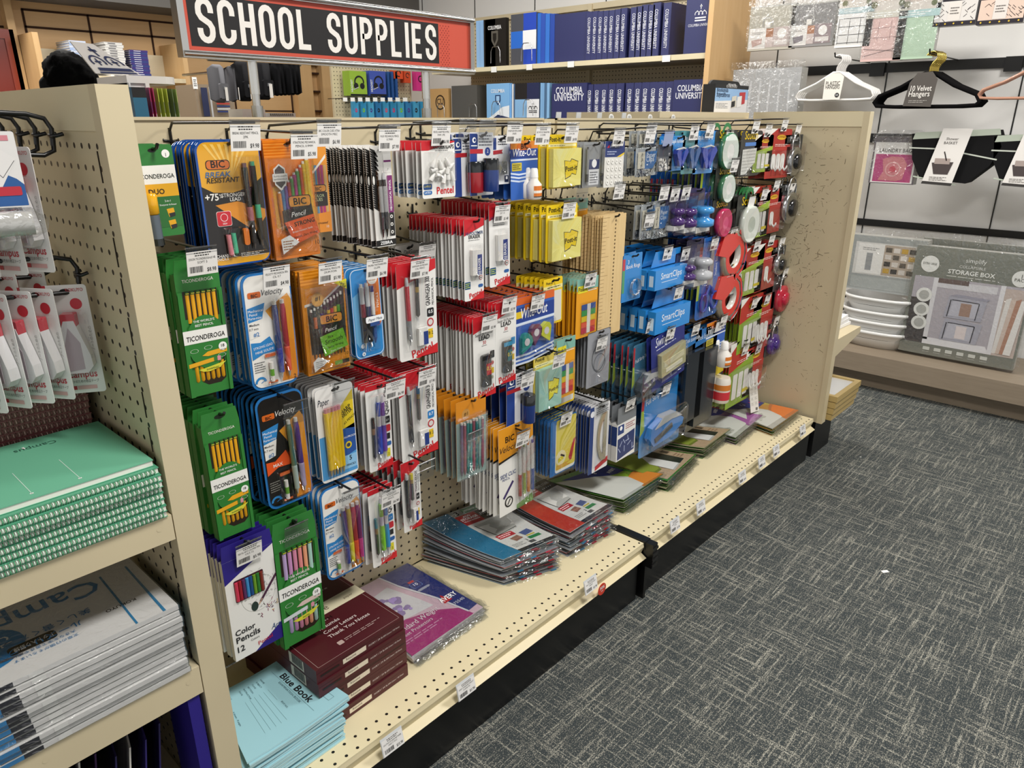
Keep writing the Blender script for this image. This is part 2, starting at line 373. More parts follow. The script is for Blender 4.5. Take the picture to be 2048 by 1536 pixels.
# ---------------------------------------------------------------- carded goods on peg hooks
class K(G):
    """artwork in fractions of a card: a from left, b from top; origin at the card's top centre"""
    def __init__(s, w, h, eps=EPS): G.__init__(s, eps); s.w = w; s.h = h
    def q(s, a, b): return (a-.5)*s.w, -b*s.h
    def base(s, col, r=.06, th=.0008, bot=True, edge=None, hole=True):
        w, h = s.w, s.h; s.EX(rr(-w/2, -h, w/2, 0, r*w, bot=bot), 0, th, col, edge)
        if hole: s.C(0, -.008, min(.006, w*.12), '120f0c', 1, .0028)
        return s
    def r(s, a0, b0, a1, b1, col, L=1, n=1, m=1):
        x0, z1 = s.q(a0, b0); x1, z0 = s.q(a1, b1); return s.R(x0, z0, x1, z1, col, L, n, m)
    def ro(s, a0, b0, a1, b1, rad, col, L=1):
        x0, z1 = s.q(a0, b0); x1, z0 = s.q(a1, b1); return s.RR(x0, z0, x1, z1, rad*s.w, col, L)
    def p(s, pts, col, L=1): return s.P([s.q(a, b) for a, b in reversed(pts)], col, L)
    def t(s, t, a, b, h, col, L=3, **k):
        x, z = s.q(a, b)
        if 'wm' in k: k['wmax'] = k.pop('wm')*s.w
        return s.T(t, x, z, h*s.w, col, L, **k)
    def c(s, a, b, rad, col, L=1, **k): x, z = s.q(a, b); return s.C(x, z, rad*s.w, col, L, **k)
    def ln(s, a0, b0, a1, b1, t, col, L=1): x0, z0 = s.q(a0, b0); x1, z1 = s.q(a1, b1); return s.LN(x0, z0, x1, z1, t*s.w, col, L)
    def tx(s, a0, b0, a1, b1, rows, col, L=2, seed=1):
        """rows of small print"""
        rn = random.Random(seed)
        for i in range(rows):
            b = b0+(b1-b0)*(i+.5)/rows; k = a0; e = a1-(a1-a0)*rn.random()*.3; t = (b1-b0)/rows*.4
            while k < e:
                d = min((a1-a0)*(.06+.16*rn.random()), e-k); s.r(k, b-t/2, k+d, b+t/2, col, L); k += d+(a1-a0)*.03
        return s
    def bars(s, a0, b0, a1, b1, L=2, seed=1, col='1a1a1a'):
        rn = random.Random(seed); k = a0
        while k < a1:
            d = (a1-a0)*(.015+.045*rn.random()); s.r(k, b0, min(k+d, a1), b1, col, L); k += d+(a1-a0)*(.012+.03*rn.random())
        return s
def clr(w, h, a0, b0, a1, b1, dep, parent, name='blister', r=.04, m='clear'):
    g = G(); x0, x1, z1, z0 = (a0-.5)*w, (a1-.5)*w, -b0*h, -b1*h; i = min(.002, dep*.3)
    o = rr(x0, z0, x1, z1, r*w); n_ = rr(x0+i, z0+i, x1-i, z1-i, max(r*w-i, .0005)); n = len(o)
    g.add([(a, -.0005, b) for a, b in o]+[(a, -dep*.8, b) for a, b in o]+[(a, -dep, b) for a, b in n_],
          [(k, (k+1) % n, n+(k+1) % n, n+k)[::-1] for k in range(n)]+[(n+k, n+(k+1) % n, 2*n+(k+1) % n, 2*n+k)[::-1] for k in range(n)]+[tuple(range(2*n, 3*n))], 'ffffff', True)
    return g.build(name, m, parent)
def pen(g, x, z0, z1, r, segs, y, dx=0):
    """upright pen from z1 (top) to z0, segs = [(fraction, radius factor, colour)]"""
    L = z1-z0
    for i, (f, k, c) in enumerate(segs):
        e = segs[i+1][0] if i+1 < len(segs) else 1
        k2 = segs[i+1][1] if i+1 < len(segs) and c == segs[i+1][2] else k
        if i == len(segs)-1: k2 = k*.25
        g.TB([(x+dx*f, y, z1-L*f), (x+dx*e, y, z1-L*e)], [r*k, r*k2], c, 8)
def lift(g, d=.0056, k=7.5):
    g.v = [(a, b-d, c) if -.02 < b < -k*g.eps else (a, b, c) for a, b, c in g.v]; return g
def pens(t, w, h, spec, y=-.0045, name='pencil', m='gloss'):
    for (a, b0, b1, r, segs, *dx) in spec:
        g = G(); pen(g, (a-.5)*w, -b1*h, -b0*h, r*1.14, segs, y, dx[0]*w*.25 if dx else 0); g.build(name, m, t)
def mech(body, cap='e8e8e8', grip=None, tip='b9bcc0'):
    return [(0, .7, cap), (.05, .75, body), (.12, 1, body), (.6, 1, grip or body), (.62, 1.08, grip or body), (.9, .9, grip or body), (.92, .6, tip)]
KIND = {}
def kind(f): KIND[f.__name__] = f; return f

@kind
def duo(t, w, h):
    g = K(w, h).base('2f7a35'); g.c(.82, .1, .1, 'f2f2ee', 2); g.t('1', .82, .13, .09, '222222')
    g.r(0, .22, 1, .42, 'f0efe9'); g.t('TICONDEROGA', .48, .36, .11, '17231a', bold=.02, wm=.94)
    g.r(0, .42, 1, .56, 'e3a91e'); g.t('DUO', .45, .53, .13, '2d2410', bold=.05)
    g.r(.36, .56, .98, .9, '2c6b30', 2); g.t('2-in-1', .68, .62, .05, 'ffffff'); g.t('Sharpener & Eraser', .68, .66, .04, 'ffffff', wm=.56)
    for b in (.75, .88): g.p([(.62, b-.05), (.8, b-.06), (.82, b+.02), (.66, b+.04)], 'e2a61c', 3); g.p([(.66, b), (.82, b-.01), (.82, b+.03), (.68, b+.045)], '2b2b2b', 4)
    g.build('card', 'card', t)
    b = G(); b.LA([(.006, 0), (.009, .002), (.009, .028), (.007, .03)], 'e6ab1f', ((.2-.5)*w, -.010, -.74*h)); b.LA([(.0085, 0), (.0085, .034)], '55606a', ((.2-.5)*w, -.010, -.74*h-.034)); b.LA([(.009, 0), (.009, .01)], '1e2422', ((.2-.5)*w, -.010, -.74*h-.044))
    b.build('sharpener', 'gloss', t)
@kind
def breakres(t, w, h):
    g = K(w, h).base('1c4fa0', .16, .0012, edge='1d4c93'); g.ro(.03, .015, .985, .985, .14, 'e0a42a', 1)
    g.p([(.03, .35), (.2, .4), (.5, .41), (.8, .37), (.985, .3), (.985, .93), (.03, .93)], '1b1716', 2)
    for k in range(7): g.p([(.5, .3), (.12+.11*k, .03), (.17+.11*k, .03)], 'efc566', 2)
    g.p([(.2, .5), (.55, .48), (.985, .56), (.985, .78), (.93, .8)], 'd98a1f', 3); g.p([(.62, .85), (.985, .62), (.985, .9)], '1b1716', 4)
    g.ro(.13, .15, .5, .225, .05, '1b1716', 3); g.ro(.14, .155, .49, .22, .05, 'd4702c', 4); g.t('BIC', .315, .208, .1, '15110f', 5, bold=.04, sx=1.1)
    g.t('BREAK', .3, .282, .08, '3c6ea6', 5, bold=.02, shear=.2, sx=1.2); g.t('RESISTANT', .37, .325, .075, '1c1a1a', 5, bold=.03, shear=.2, wm=.58)
    g.t('+75', .16, .46, .1, 'f4f1ea', 5, bold=.05); g.t('%', .3, .445, .06, 'f4f1ea', 5); g.t('STRONGER', .5, .44, .055, 'f4f1ea', 5, bold=.03); g.t('LEAD', .52, .475, .055, 'f4f1ea', 5, bold=.03)
    g.ro(.19, .55, .42, .67, .03, 'f0e3e0', 5); g.ro(.195, .553, .415, .667, .03, 'c4202c', 6); g.ARC(*g.q(.305, .6), .055*w, .006*w, 0, 360, 'ffffff', 7); g.t('2024', .305, .655, .025, 'ffffff', 7)
    g.t('MECHANICAL', .22, .92, .045, 'f4f1ea', 5, bold=.02); g.t('PENCILS', .18, .945, .045, 'f4f1ea', 5, bold=.02); g.tx(.5, .9, .9, .94, 3, 'd8d4cc', 5)
    g.build('card', 'gloss', t)
    pens(t, w, h, [(.7, .18, .88, .0042, [(0, .8, '7b4f52'), (.05, 1, '211d1c'), (.5, 1, 'a8646e'), (.66, 1, '211d1c'), (.92, .6, '6b6462')], .1), (.83, .17, .86, .0042, [(0, .8, '3f9d78'), (.05, 1, '211d1c'), (.5, 1, '3fae84'), (.66, 1, '211d1c'), (.92, .6, '6b6462')], .1)], -.005)
    pens(t, w, h, [(.32, .74, .92, .0035, [(0, 1, 'e58a95'), (.9, 1, 'e58a95')], .05), (.4, .73, .91, .0035, [(0, 1, '4fbf95'), (.9, 1, '4fbf95')], .05)], -.004, 'refill_eraser')
    e = G(); e.EX(rr(.06*w, -.84*h, .15*w, -.7*h, .004), -.006, -.001, 'e07a28'); e.T('BIC', .105*w, -.8*h, .005, '1b1716', 0, rot=90); e.build('eraser', 'card', t)
    clr(w, h, .56, .12, .97, .9, .0105, t); clr(w, h, .24, .68, .55, .93, .008, t)
def bag_base(w, h, col, band=.12):
    g = K(w, h).base(col, .01, .0006); n = 9
    for k in range(n): g.r(0, band*k/n, 1, band*(k+.45)/n, 'c96a1c', 1)
    return g
def bag(t, w, h, g, two=.012):
    g.build('printed_front', 'gloss', t)
@kind
def xstrong(t, w, h):
    g = K(w, h).base('e8801e', .01, .006)
    for k in range(10): g.r(.0, .02+.012*k, 1, .025+.012*k, 'f09a3c' if k % 2 else 'd36a14', 1)
    g.p([(.1, .38), (.5, .34), (.95, .17), (.98, .75), (.6, .83), (.1, .72)], 'e9a93c', 1)
    g.p([(.25, .36), (.6, .32), (.93, .155), (.93, .17), (.6, .34), (.25, .38)], 'eee9e0', 2)
    g.p([(.12, .23), (.24, .19), (.36, .23), (.36, .36), (.24, .41), (.12, .36)], 'f1efe9', 4); g.p([(.14, .24), (.24, .205), (.34, .24), (.34, .35), (.24, .39), (.14, .35)], '2c2c2c', 5); g.ro(.08, .27, .4, .335, .02, 'f1efe9', 6)
    g.t('TRUSTED QUALITY', .24, .297, .028, '222222', 7, wm=.28); g.t('AMAZING VALUE', .24, .322, .028, '222222', 7, wm=.28)
    g.ro(.35, .46, .85, .56, .06, '1b1716', 9); g.ro(.37, .467, .83, .553, .05, 'd99030', 10); g.t('BIC', .6, .538, .13, '15110f', 11, bold=.05, sx=1.1)
    g.p([(.2, .58), (.85, .53), (.88, .63), (.22, .68)], '1b1716', 8); g.t('Pencil', .55, .635, .1, 'f6f3ee', 10, rot=5, shear=.3, wm=.5)
    g.p([(.22, .68), (.88, .63), (.98, .8), (.4, .88)], 'e0571c', 8); g.t('Xtra', .3, .735, .06, '1d1512', 10, rot=5); g.t('STRONG', .66, .71, .085, '1d1512', 10, rot=7, bold=.04, wm=.5)
    g.t('Break-resistant leads', .6, .765, .04, 'f6e8dc', 10, rot=8, wm=.55); g.t('Smooth, Dark Writing', .66, .81, .045, '1d1512', 10, rot=8, shear=.3, wm=.55)
    g.p([(.1, .82), (.3, .79), (.5, .86), (.12, .95)], 'eceae6', 9); g.tx(.14, .83, .38, .92, 4, 'a06a3a', 10); g.t('10', .9, .9, .09, '33200c', 10)
    lift(g, .0058, 3.5).build('printed_bag', 'gloss', t)
    cs = ['e08a34', '3f74a5', '6a4b9a', 'b7452f', '4aa044', 'c0408a', '4fae4a', 'e05a28', 'e9c22c', 'e9c22c']
    pens(t, w, h, [(.2+.072*k, .42-.03*k, .75, .0033, [(0, .6, 'f0ece4'), (.04, .9, cs[k]), (.5, .9, cs[k])], .04) for k in range(10)], -.0035)
    clr(w, h, 0, .14, 1, .97, .0085, t, 'clear_wrap', .02, 'film')
@kind
def colorcues(t, w, h):
    g = K(w, h).base('e79524', .01, .004); g.p([(.05, .3), (.5, .28), (.95, .1), (.95, .14), (.5, .31), (.05, .34)], 'f3eee2', 3)
    cs = ['5f9e57', '4b87a8', 'a9b43a', '4b87a8', '8e2c66', 'a8326e', 'cba76a']
    for k in range(7): g.r(.2+.11*k, .22, .29+.11*k, .78, cs[k], 2)
    g.ro(.3, .44, .9, .53, .08, '1b1716', 4); g.ro(.32, .45, .88, .52, .07, 'd99030', 5); g.t('BIC', .62, .51, .11, '15110f', 6, bold=.05)
    g.ro(.25, .53, .92, .69, .03, '241d1a', 4); g.t('COLOR', .6, .585, .09, 'b9c89a', 6); g.t('CUES', .6, .63, .09, 'b9c89a', 6)
    g.p([(0, .8), (.4, .78), (1, .76), (1, 1), (0, 1)], 'dd8a20', 4); g.t('cheerful encased', .5, .9, .08, '2a1c10', 6, shear=.3, wm=.8); g.t('10', .85, .95, .08, 'f5ead8', 6)
    g.build('printed_bag', 'gloss', t)
@kind
def zebra(t, w, h):
    g = K(w, h).base('e9e7e2', .08, .0012, edge='cfcac2')
    for k in range(26):
        b = .02+k*.0225; s = 1 if k % 2 else .72
        g.p([(0, b), (.15*s+.12, b+.022), (.32*s+.05, b+.062), (.29*s+.02, b+.066), (.12, b+.034), (0, b+.0125)], '1a1817', 2)
    g.p([(0, .27), (.08, .26), (.13, .32), (.07, .38), (0, .37)], '141312', 3); g.c(.08, .33, .05, 'f2f0ea', 4, rz=.008)
    g.ro(.6, .08, .98, .26, .02, 'f4f2ee', 2); g.r(.62, .14, .98, .16, '7c2b73', 3); g.t('.7', .8, .24, .08, '333333', 4)
    g.ro(.72, .29, .99, .66, .03, '7c2b6c', 3); g.t('MECHANICAL PENCIL', .9, .64, .1, 'ffffff', 4, rot=90, bold=.02, al='l', sx=.9)
    g.ro(.7, .66, .98, .9, .03, '1a1817', 3)
    for b in (.7, .78, .86): g.c(.84, b, .07, 'f2f0ea', 4); g.c(.84, b, .035, '1a1817', 5)
    g.r(0, .93, 1, .99, '1a1817', 3); g.t('ZEBRA', .5, .975, .13, 'ffffff', 5, bold=.05, sx=1.15, wm=.8)
    g.build('card', 'card', t)
    sg = [(0, .55, 'cfd1d3'), (.08, .8, 'cfd1d3'), (.1, .9, '171717'), (.2, .9, 'a5a6a6'), (.25, 1, 'a5a6a6'), (.6, 1, '34363a'), (.85, .9, '34363a'), (.87, .7, '222222')]
    pens(t, w, h, [(.3, .26, .9, .0038, sg, .04), (.5, .26, .9, .0038, sg, .04)])
    clr(w, h, .16, .22, .66, .92, .0088, t)
def pentel(g, b0=.88, tri=True):
    g.p([(0, 1), (1, 1), (1, b0+.01), (.45, .985)], 'cc2027', 2) if tri else None
    g.t('Pentel', .56, .965, .2, 'cc2027', 4, bold=.03, rot=9, wm=.72)
@kind
def caps(t, w, h):
    g = K(w, h).base('ecebe7', .05, .001); g.p([(0, 0), (1, 0), (1, .02), (.2, .16), (0, .16)], 'c8202b', 2)
    g.t('ERASER CAPS', .97, .13, .09, '1d1d20', 4, al='r', bold=.03, wm=.62); g.tx(.4, .15, .8, .18, 1, '777777')
    g.ro(.03, .74, .28, .84, .03, '1f4a86', 3); g.t('LARGE', .15, .8, .05, 'e4d86a', 4); g.ro(.03, .86, .28, .93, .04, '2b6cb0', 3); g.t('LATEX', .15, .91, .045, 'ffffff', 4)
    g.t('Pentel', .68, .93, .16, 'cc2027', 4, bold=.04, wm=.52); g.build('card', 'card', t)
    for i, (a, b, r_) in enumerate(((.3, .38, 30), (.3, .5, 80), (.25, .62, 40), (.5, .4, -20), (.55, .52, 60), (.45, .6, 100), (.7, .36, -30), (.72, .5, 15), (.72, .6, 0), (.82, .44, 60), (.6, .66, 20), (.85, .62, -15))):
        g = G(); c, s = math.cos(R(r_)), math.sin(R(r_)); x, z = (a-.5)*w, -b*h; l = .009
        g.TB([(x-s*l, -.006, z-c*l), (x, -.006, z), (x+s*l, -.006, z+c*l)], [.0045, .0042, .0018], 'f4f3ef', 8); g.C(x-s*l, z-c*l, .0001, 'c9c7c0', 3); g.build('eraser_cap', 'matte', t)
    clr(w, h, .06, .18, .94, .72, .012, t)
def tub(col):
    def f(t, w, h):
        g = K(w, h).base('e6e7ea', .04, .001); g.r(0, .02, .3, 1, '24418c', 1); g.ro(.03, .03, .33, .25, .02, '1f3a7c', 2); g.c(.18, .12, .08, 'ffffff', 3); g.c(.2, .12, .045, '1f3a7c', 4); g.r(.05, .2, .3, .215, 'ffffff', 3)
        g.tx(.38, .03, .95, .22, 4, '555a66'); g.r(0, .26, .55, .33, 'b3222e', 3); g.c(.75, .3, .12, '27418e', 3); g.t('2', .75, .32, .1, 'ffffff', 4)
        g.build('card', 'card', t)
        b = G(); x = .13*w; z0, z1 = -.93*h, -.4*h; r = min(.3*w, .017)
        b.LA([(r*.96, z0), (r, z0+.002), (r, z1-(z1-z0)*.35)], col, (x, -r-.001, 0)); b.LA([(r, z1-(z1-z0)*.35), (r, z1-.002), (r*.9, z1)], '25282b', (x, -r-.001, 0)); b.build('sharpener_tub', 'gloss', t)
    return f
KIND['tubblue'] = tub('1f3878'); KIND['tubred'] = tub('a3202a')
@kind
def metsharp(t, w, h):
    g = K(w, h).base('e9eaec', .04, .001); g.ro(.02, .04, .25, .28, .02, '1f3a7c', 2); g.tx(.35, .04, .95, .2, 3, '44474e', seed=3); g.p([(0, .3), (.6, .28), (.55, .32), (.6, .36), (0, .38)], 'a8202c', 3)
    g.ro(.7, .82, .92, .96, .02, '27304f', 2); g.r(.76, .84, .86, .9, 'ffffff', 3); g.build('card', 'card', t)
    b = G(); b.B(-.2*w, .14*w, -.012, -.001, -.78*h, -.52*h, '8d9092')
    for k in range(5): b.B(-.2*w+.07*w*k, -.2*w+.07*w*k+.0008, -.0124, -.012, -.78*h, -.52*h, '5c5f61')
    b.build('sharpener', 'metal', t)
    clr(w, h, .14, .36, .8, .8, .013, t)
@kind
def witeout(t, w, h):
    g = K(w, h).base('2f62b8', .05, .001); g.r(0, 0, 1, .13, 'dc8428', 2); g.ro(.22, .04, .76, .15, .08, 'c8641e', 3); g.t('BIC', .5, .128, .13, '1a1412', 5, bold=.04); g.p([(0, .13), (1, .15), (1, .3), (0, .28)], '223f8c', 2)
    g.t('Wite-Out', .5, .25, .19, 'f5f6fa', 5, bold=.02, shear=.15, wm=.86); g.r(0, .3, 1, .33, 'dfe6f2', 3); g.ro(.04, .36, .4, .5, .02, 'c7b53a', 3); g.tx(.08, .38, .36, .48, 3, '3f4a20', 4)
    for b in (.52, .58, .64): g.p([(0, b), (.3, b+.03), (1, b), (1, b+.03), (.3, b+.06), (0, b+.03)], 'cfdcf0', 2)
    g.build('card', 'card', t)
    b = G(); x = .14*w; b.LA([(.16*w, -1.0*h), (.19*w, -.98*h), (.19*w, -.74*h), (.1*w, -.66*h), (.1*w, -.62*h)], 'efeae2', (x, -.2*w, 0)); b.LA([(.105*w, -.62*h), (.09*w, -.48*h), (.07*w, -.46*h)], 'f3f2ee', (x, -.2*w, 0)); b.build('bottle', 'plastic', t)
    l = G(); cy = -.2*w
    for z0, z1, c in ((-.94*h, -.76*h, 'dd7a28'), (-.885*h, -.84*h, 'f0ebe0'), (-.955*h, -.94*h, '3a3a3a')):
        k = .194*w+(0.0004 if c != 'dd7a28' else 0.0002)
        l.add([(x+k*math.sin(R(a)), cy-k*math.cos(R(a)), z) for z in (z0, z1) for a in range(-50, 51, 20)], [(i, i+1, i+7, i+6) for i in range(5)], c)
    l.build('bottle_label', 'card', t)
def postit(col, logo='f0d23c', frame='e8c81e'):
    def f(t, w, h):
        g = K(w, h).base(frame, .05, .002, edge='e3bf18'); g.r(.04, .17, .96, .22, 'f4ecb0', 2); g.t('Post-it', .25, .12, .1, '1c1c18', 4, bold=.03); g.tx(.1, .185, .6, .21, 1, '4a4a40', 3); g.build('card', 'card', t)
        b = G(); x0, x1, z0, z1 = -.44*w, .5*w, -.96*h, -.25*h; dp = .014
        b.B(x0, x1, -dp, -.0012, z0, z1, col)
        for k in range(5): b.B(x0-.0002, x0, -dp*(k+.5)/5-.0004, -dp*(k+.5)/5, z0, z1, 'e2d566' if col.startswith('f') else '8fb7a8')
        b.build('note_pad', 'matte', t)
        g = K(w, h); g.xf = lambda p: (p[0], p[1]-dp, p[2])
        g.p([(.42, .47), (.62, .49), (.66, .44), (.9, .5), (.83, .76), (.68, .73), (.64, .78), (.46, .83)], '1d1b14', 1); g.p([(.435, .48), (.63, .5), (.67, .455), (.88, .51), (.82, .75), (.68, .715), (.63, .765), (.47, .81)], logo, 2)
        g.t('Post-it', .66, .67, .11, '14130f', 4, bold=.04, rot=4, wm=.42); g.build('printed_label', 'card', t)
        clr(w, h, .03, .24, 1.02, .98, dp+.002, t, 'clear_wrap', .02)
    return f
KIND['postyellow'] = postit('f4ea86', 'f2d41c'); KIND['postgreen'] = postit('9fcdbd', 'e8e038', 'dcc65a')
@kind
def posttape(t, w, h):
    g = K(w, h).base('ecc81c', .08, .001); g.t('Post-it', .3, .12, .09, '1c1c18', 4, bold=.03); g.r(.0, .16, 1, .24, 'efe39a', 2); g.tx(.2, .17, .9, .22, 1, '5a5a40', 3); g.ro(.1, .28, .94, .95, .04, 'dcd9cf', 2); g.build('card', 'card', t)
@kind
def flags(t, w, h):
    g = K(w, h).base('e9a01c', .07, .001); g.r(0, 0, 1, .2, '7fb3a5', 1); g.ro(.05, .12, .5, .24, .02, 'e8dc2e', 3); g.t('Post-it', .28, .21, .12, '1c1c18', 4, bold=.03, wm=.4); g.tx(.52, .2, .95, .24, 1, 'f4f0e0', 4); g.build('card', 'card', t)
    f = K(w, h)
    for k, c in enumerate(('3d5a9c', '3f9a52', 'e2c428', 'e8603c', 'c43040')): f.r(.24, .44+.1*k, .9, .535+.1*k, c, 8)
    f.r(.5, .44, .66, .935, 'e6e2da', 9); f.build('flag_strip', 'card', t)
    clr(w, h, .18, .4, .96, .97, .004, t)
@kind
def greypens(t, w, h):
    g = K(w, h).base('8f9294', .03, .001); g.ro(.3, .38, .8, .6, .02, '1f2f66', 2); g.c(.55, .47, .12, 'ffffff', 3); g.r(.3, .6, .8, .95, 'dfe1e4', 2); g.tx(.35, .64, .75, .92, 5, '50545c', 3)
    g.build('card', 'card', t); pens(t, w, h, [(.15, .1, .95, .0035, [(0, .6, '4c4e50'), (.06, 1, '8a8c8e'), (.7, 1, '3a3a3c'), (.9, .7, 'aaaaaa')]), (.9, .1, .95, .0035, [(0, .6, '4c4e50'), (.06, 1, '77797b'), (.7, 1, '3a3a3c'), (.9, .7, 'aaaaaa')])])
    clr(w, h, .02, .05, .98, .98, .009, t)
@kind
def rings(t, w, h):
    g = K(w, h).base('dcdad4', .03, .001); g.p([(0, 0), (1, 0), (1, .24), (.6, .34), (0, .34)], '23346e', 2); g.p([(.6, .34), (1, .24), (1, .28), (.8, .34)], 'e0c030', 3); g.t('AVERY', .5, .13, .12, 'ffffff', 4, bold=.03); g.tx(.1, .2, .6, .3, 2, 'b0bad8', 4); g.p([(.08, .14), (.2, .07), (.2, .14)], 'c82838', 4)
    g.build('card', 'card', t); h_ = K(w, h)
    for i in range(4):
        for j in range(4): h_.ARC(*h_.q(.18+.21*i, .44+.15*j), .05*w, .035*w, 0, 360, 'f6f5f0', 8, 10)
    h_.build('reinforcement_rings', 'card', t)
def clips(c1='2f6cae', spiky='b5b8ba'):
    def f(t, w, h):
        g = K(w, h).base('aeb4b8', .02, .0006); rn = random.Random(5)
        g.build('backing', 'card', t); s = G()
        for k in range(34):
            x = rn.uniform(-.42, .42)*w; z = -rn.uniform(.55, .95)*h; a = rn.uniform(0, 3.1); l = .11*w
            s.LN(x-l*math.cos(a), z-l*math.sin(a), x+l*math.cos(a), z+l*math.sin(a), .03*w, rn.choice(('e8e8e8', '8c8f92', 'd0d2d4', '5c6066')), 6+k % 7)
        s.build('paper_clips', 'metal', t)
        l = K(w, h); l.r(.08, .14, .42, .72, 'e8e2cf', 14); l.T('Office Paper Clips', *l.q(.3, .68), .09*w, '2c2c2c', 16, rot=90, al='l', wmax=.5*h); l.p([(.42, .14), (.98, .14), (.98, .5), (.8, .75), (.42, .75)], c1, 14)
        l.t('Paper', .7, .36, .14, 'eaf2fa', 16, bold=.02); l.t('Clips', .66, .5, .14, 'eaf2fa', 16, bold=.02); l.r(.5, .58, .56, .62, 'ffffff', 16); l.build('printed_label', 'card', t)
        clr(w, h, 0, .0, 1, 1, .007, t, 'clear_bag', .03, 'film')
    return f
KIND['clips'] = clips(); KIND['clipsdark'] = clips('2a5e8c')
@kind
def tacks(t, w, h):
    g = K(w, h).base('6b6f74', .03, .001); g.r(.1, .02, .9, .45, '4a4e55', 2); g.t('M', .8, .42, .1, 'e8e8e8', 4); g.build('card', 'card', t); s = G(); rn = random.Random(8)
    for k in range(40): s.C(rn.uniform(-.36, .36)*w, -rn.uniform(.55, .94)*h, .05*w, rn.choice(('e4e2dc', 'bdbab4', 'f4f2ec', '98958f')), 4+k % 8, n=8)
    s.build('push_pins', 'plastic', t); clr(w, h, .06, .0, .94, .98, .008, t)
def remover(bg, body):
    def f(t, w, h):
        g = K(w, h).base(bg, .06, .001); g.t('Staple Remover', .5, .2, .12, 'eaf4fb', 3, bold=.02, wm=.8); g.ARC(*g.q(.5, .34), .3*w, .012*w, 20, 160, '9cc6e6', 3); g.build('card', 'gloss', t)
        b = G(); b.EX([(-.3*w, -.38*h), (-.34*w, -.5*h), (-.12*w, -.86*h), (-.02*w, -.86*h), (-.08*w, -.42*h)][::-1], -.018, -.004, body); b.EX([(.3*w, -.36*h), (.4*w, -.46*h), (.06*w, -.88*h), (0, -.8*h), (.14*w, -.42*h)], -.018, -.004, body)
        b.TB([(-.3*w, -.012, -.4*h), (0, -.02, -.34*h), (.32*w, -.012, -.38*h)], .003, 'c8ccd0'); b.build('staple_remover', 'gloss', t)
        clr(w, h, .08, .28, .92, .92, .022, t)
    return f
KIND['removerblue'] = remover('2f86cc', '2340b0'); KIND['removerteal'] = remover('4d8f96', '2e5d9e')
@kind
def scissors(t, w, h):
    g = K(w, h).base('2464b4', .1, .001); g.r(0, .1, .12, .55, 'c03038', 2); g.p([(0, .3), (.12, .3), (.1, .75), (0, .75)], 'b6cc3c', 3); g.t('Student Scissors', .82, .5, .1, 'e6f0fa', 3, rot=90, al='l', wmax=.34*h); g.build('card', 'gloss', t)
    b = G(); b.EX([(-.02*w, -.12*h), (.1*w, -.14*h), (.14*w, -.62*h), (-.1*w, -.62*h)][::-1], -.004, -.002, 'b9bdc2'); b.build('blade', 'metal', t)
    for s in (-.22, .24):
        b = G(); b.TB([(s*w+.15*w*math.cos(a*.628), -.006, -.8*h+.11*h*math.sin(a*.628)) for a in range(10)], .0042, '2440a8', 8, closed=True); b.TB([(s*w*.6, -.006, -.7*h), (0, -.006, -.6*h)], .005, '2440a8', 6); b.build('handle', 'gloss', t)
    clr(w, h, .05, .1, .97, .97, .011, t)
def roll(col, core='e6e6e0', tape='dfe4dc', disp=None):
    def f(t, w, h):
        g = K(w, h).base('2a2c28', .06, .001); g.r(.1, .1, .9, .26, '1b1d1a', 2); g.t('Scotch', .5, .23, .17, 'd8b71e', 4, bold=.03, wm=.75); g.ARC(*g.q(.5, .06), .16*w, .08*w, 0, 360, '2e7a44', 2, 14); g.build('card', 'card', t)
        b = G(); r = .38*w; z = -.68*h
        b.LA([(r*.5, 0), (r*.98, 0), (r*.98, .018), (r*.5, .018), (r*.5, 0)], col, (0, -.001, z), 20, 'y'); b.build('dispenser', 'gloss', t)
        b = G(); b.LA([(r*.42, .0184), (r*.93, .0184)], tape, (0, -.001, z), 20, 'y', ); b.LA([(r*.42, .001), (r*.42, .0183)], core, (0, -.001, z), 16, 'y'); b.build('tape_roll', 'plastic', t)
        clr(w, h, .05, .3, .98, 1, .022, t)
    return f
KIND['tapegreen'] = roll('3f7f58', 'f0f0ec', 'dce6de'); KIND['tapepink'] = roll('d8366e', 'e04f80', 'c82860'); KIND['tapewhite'] = roll('dfe6dc', 'bfc8bc', 'e9eee6'); KIND['tapedarkred'] = roll('b22a1c', '8a1c12', 'c43a20')
@kind
def mountcard(t, w, h):
    g = K(w, h).base('33322f', .1, .001, edge='504e49'); g.t('Scotch', .45, .18, .17, 'd8b71e', 4, bold=.03, wm=.6); g.r(.2, .25, .7, .33, '4f7fc4', 3); g.build('card', 'card', t)
    b = K(w, h); b.p([(.1, .4), (.75, .38), (.72, .7), (.3, .95), (.1, .95)], 'dcdcd6', 8)
    for i in range(7): b.ln(.12, .45+.07*i, .7, .44+.07*i, .01, '9a9a94', 9)
    b.build('mounting_strips', 'card', t); clr(w, h, .04, .36, .96, .98, .009, t)
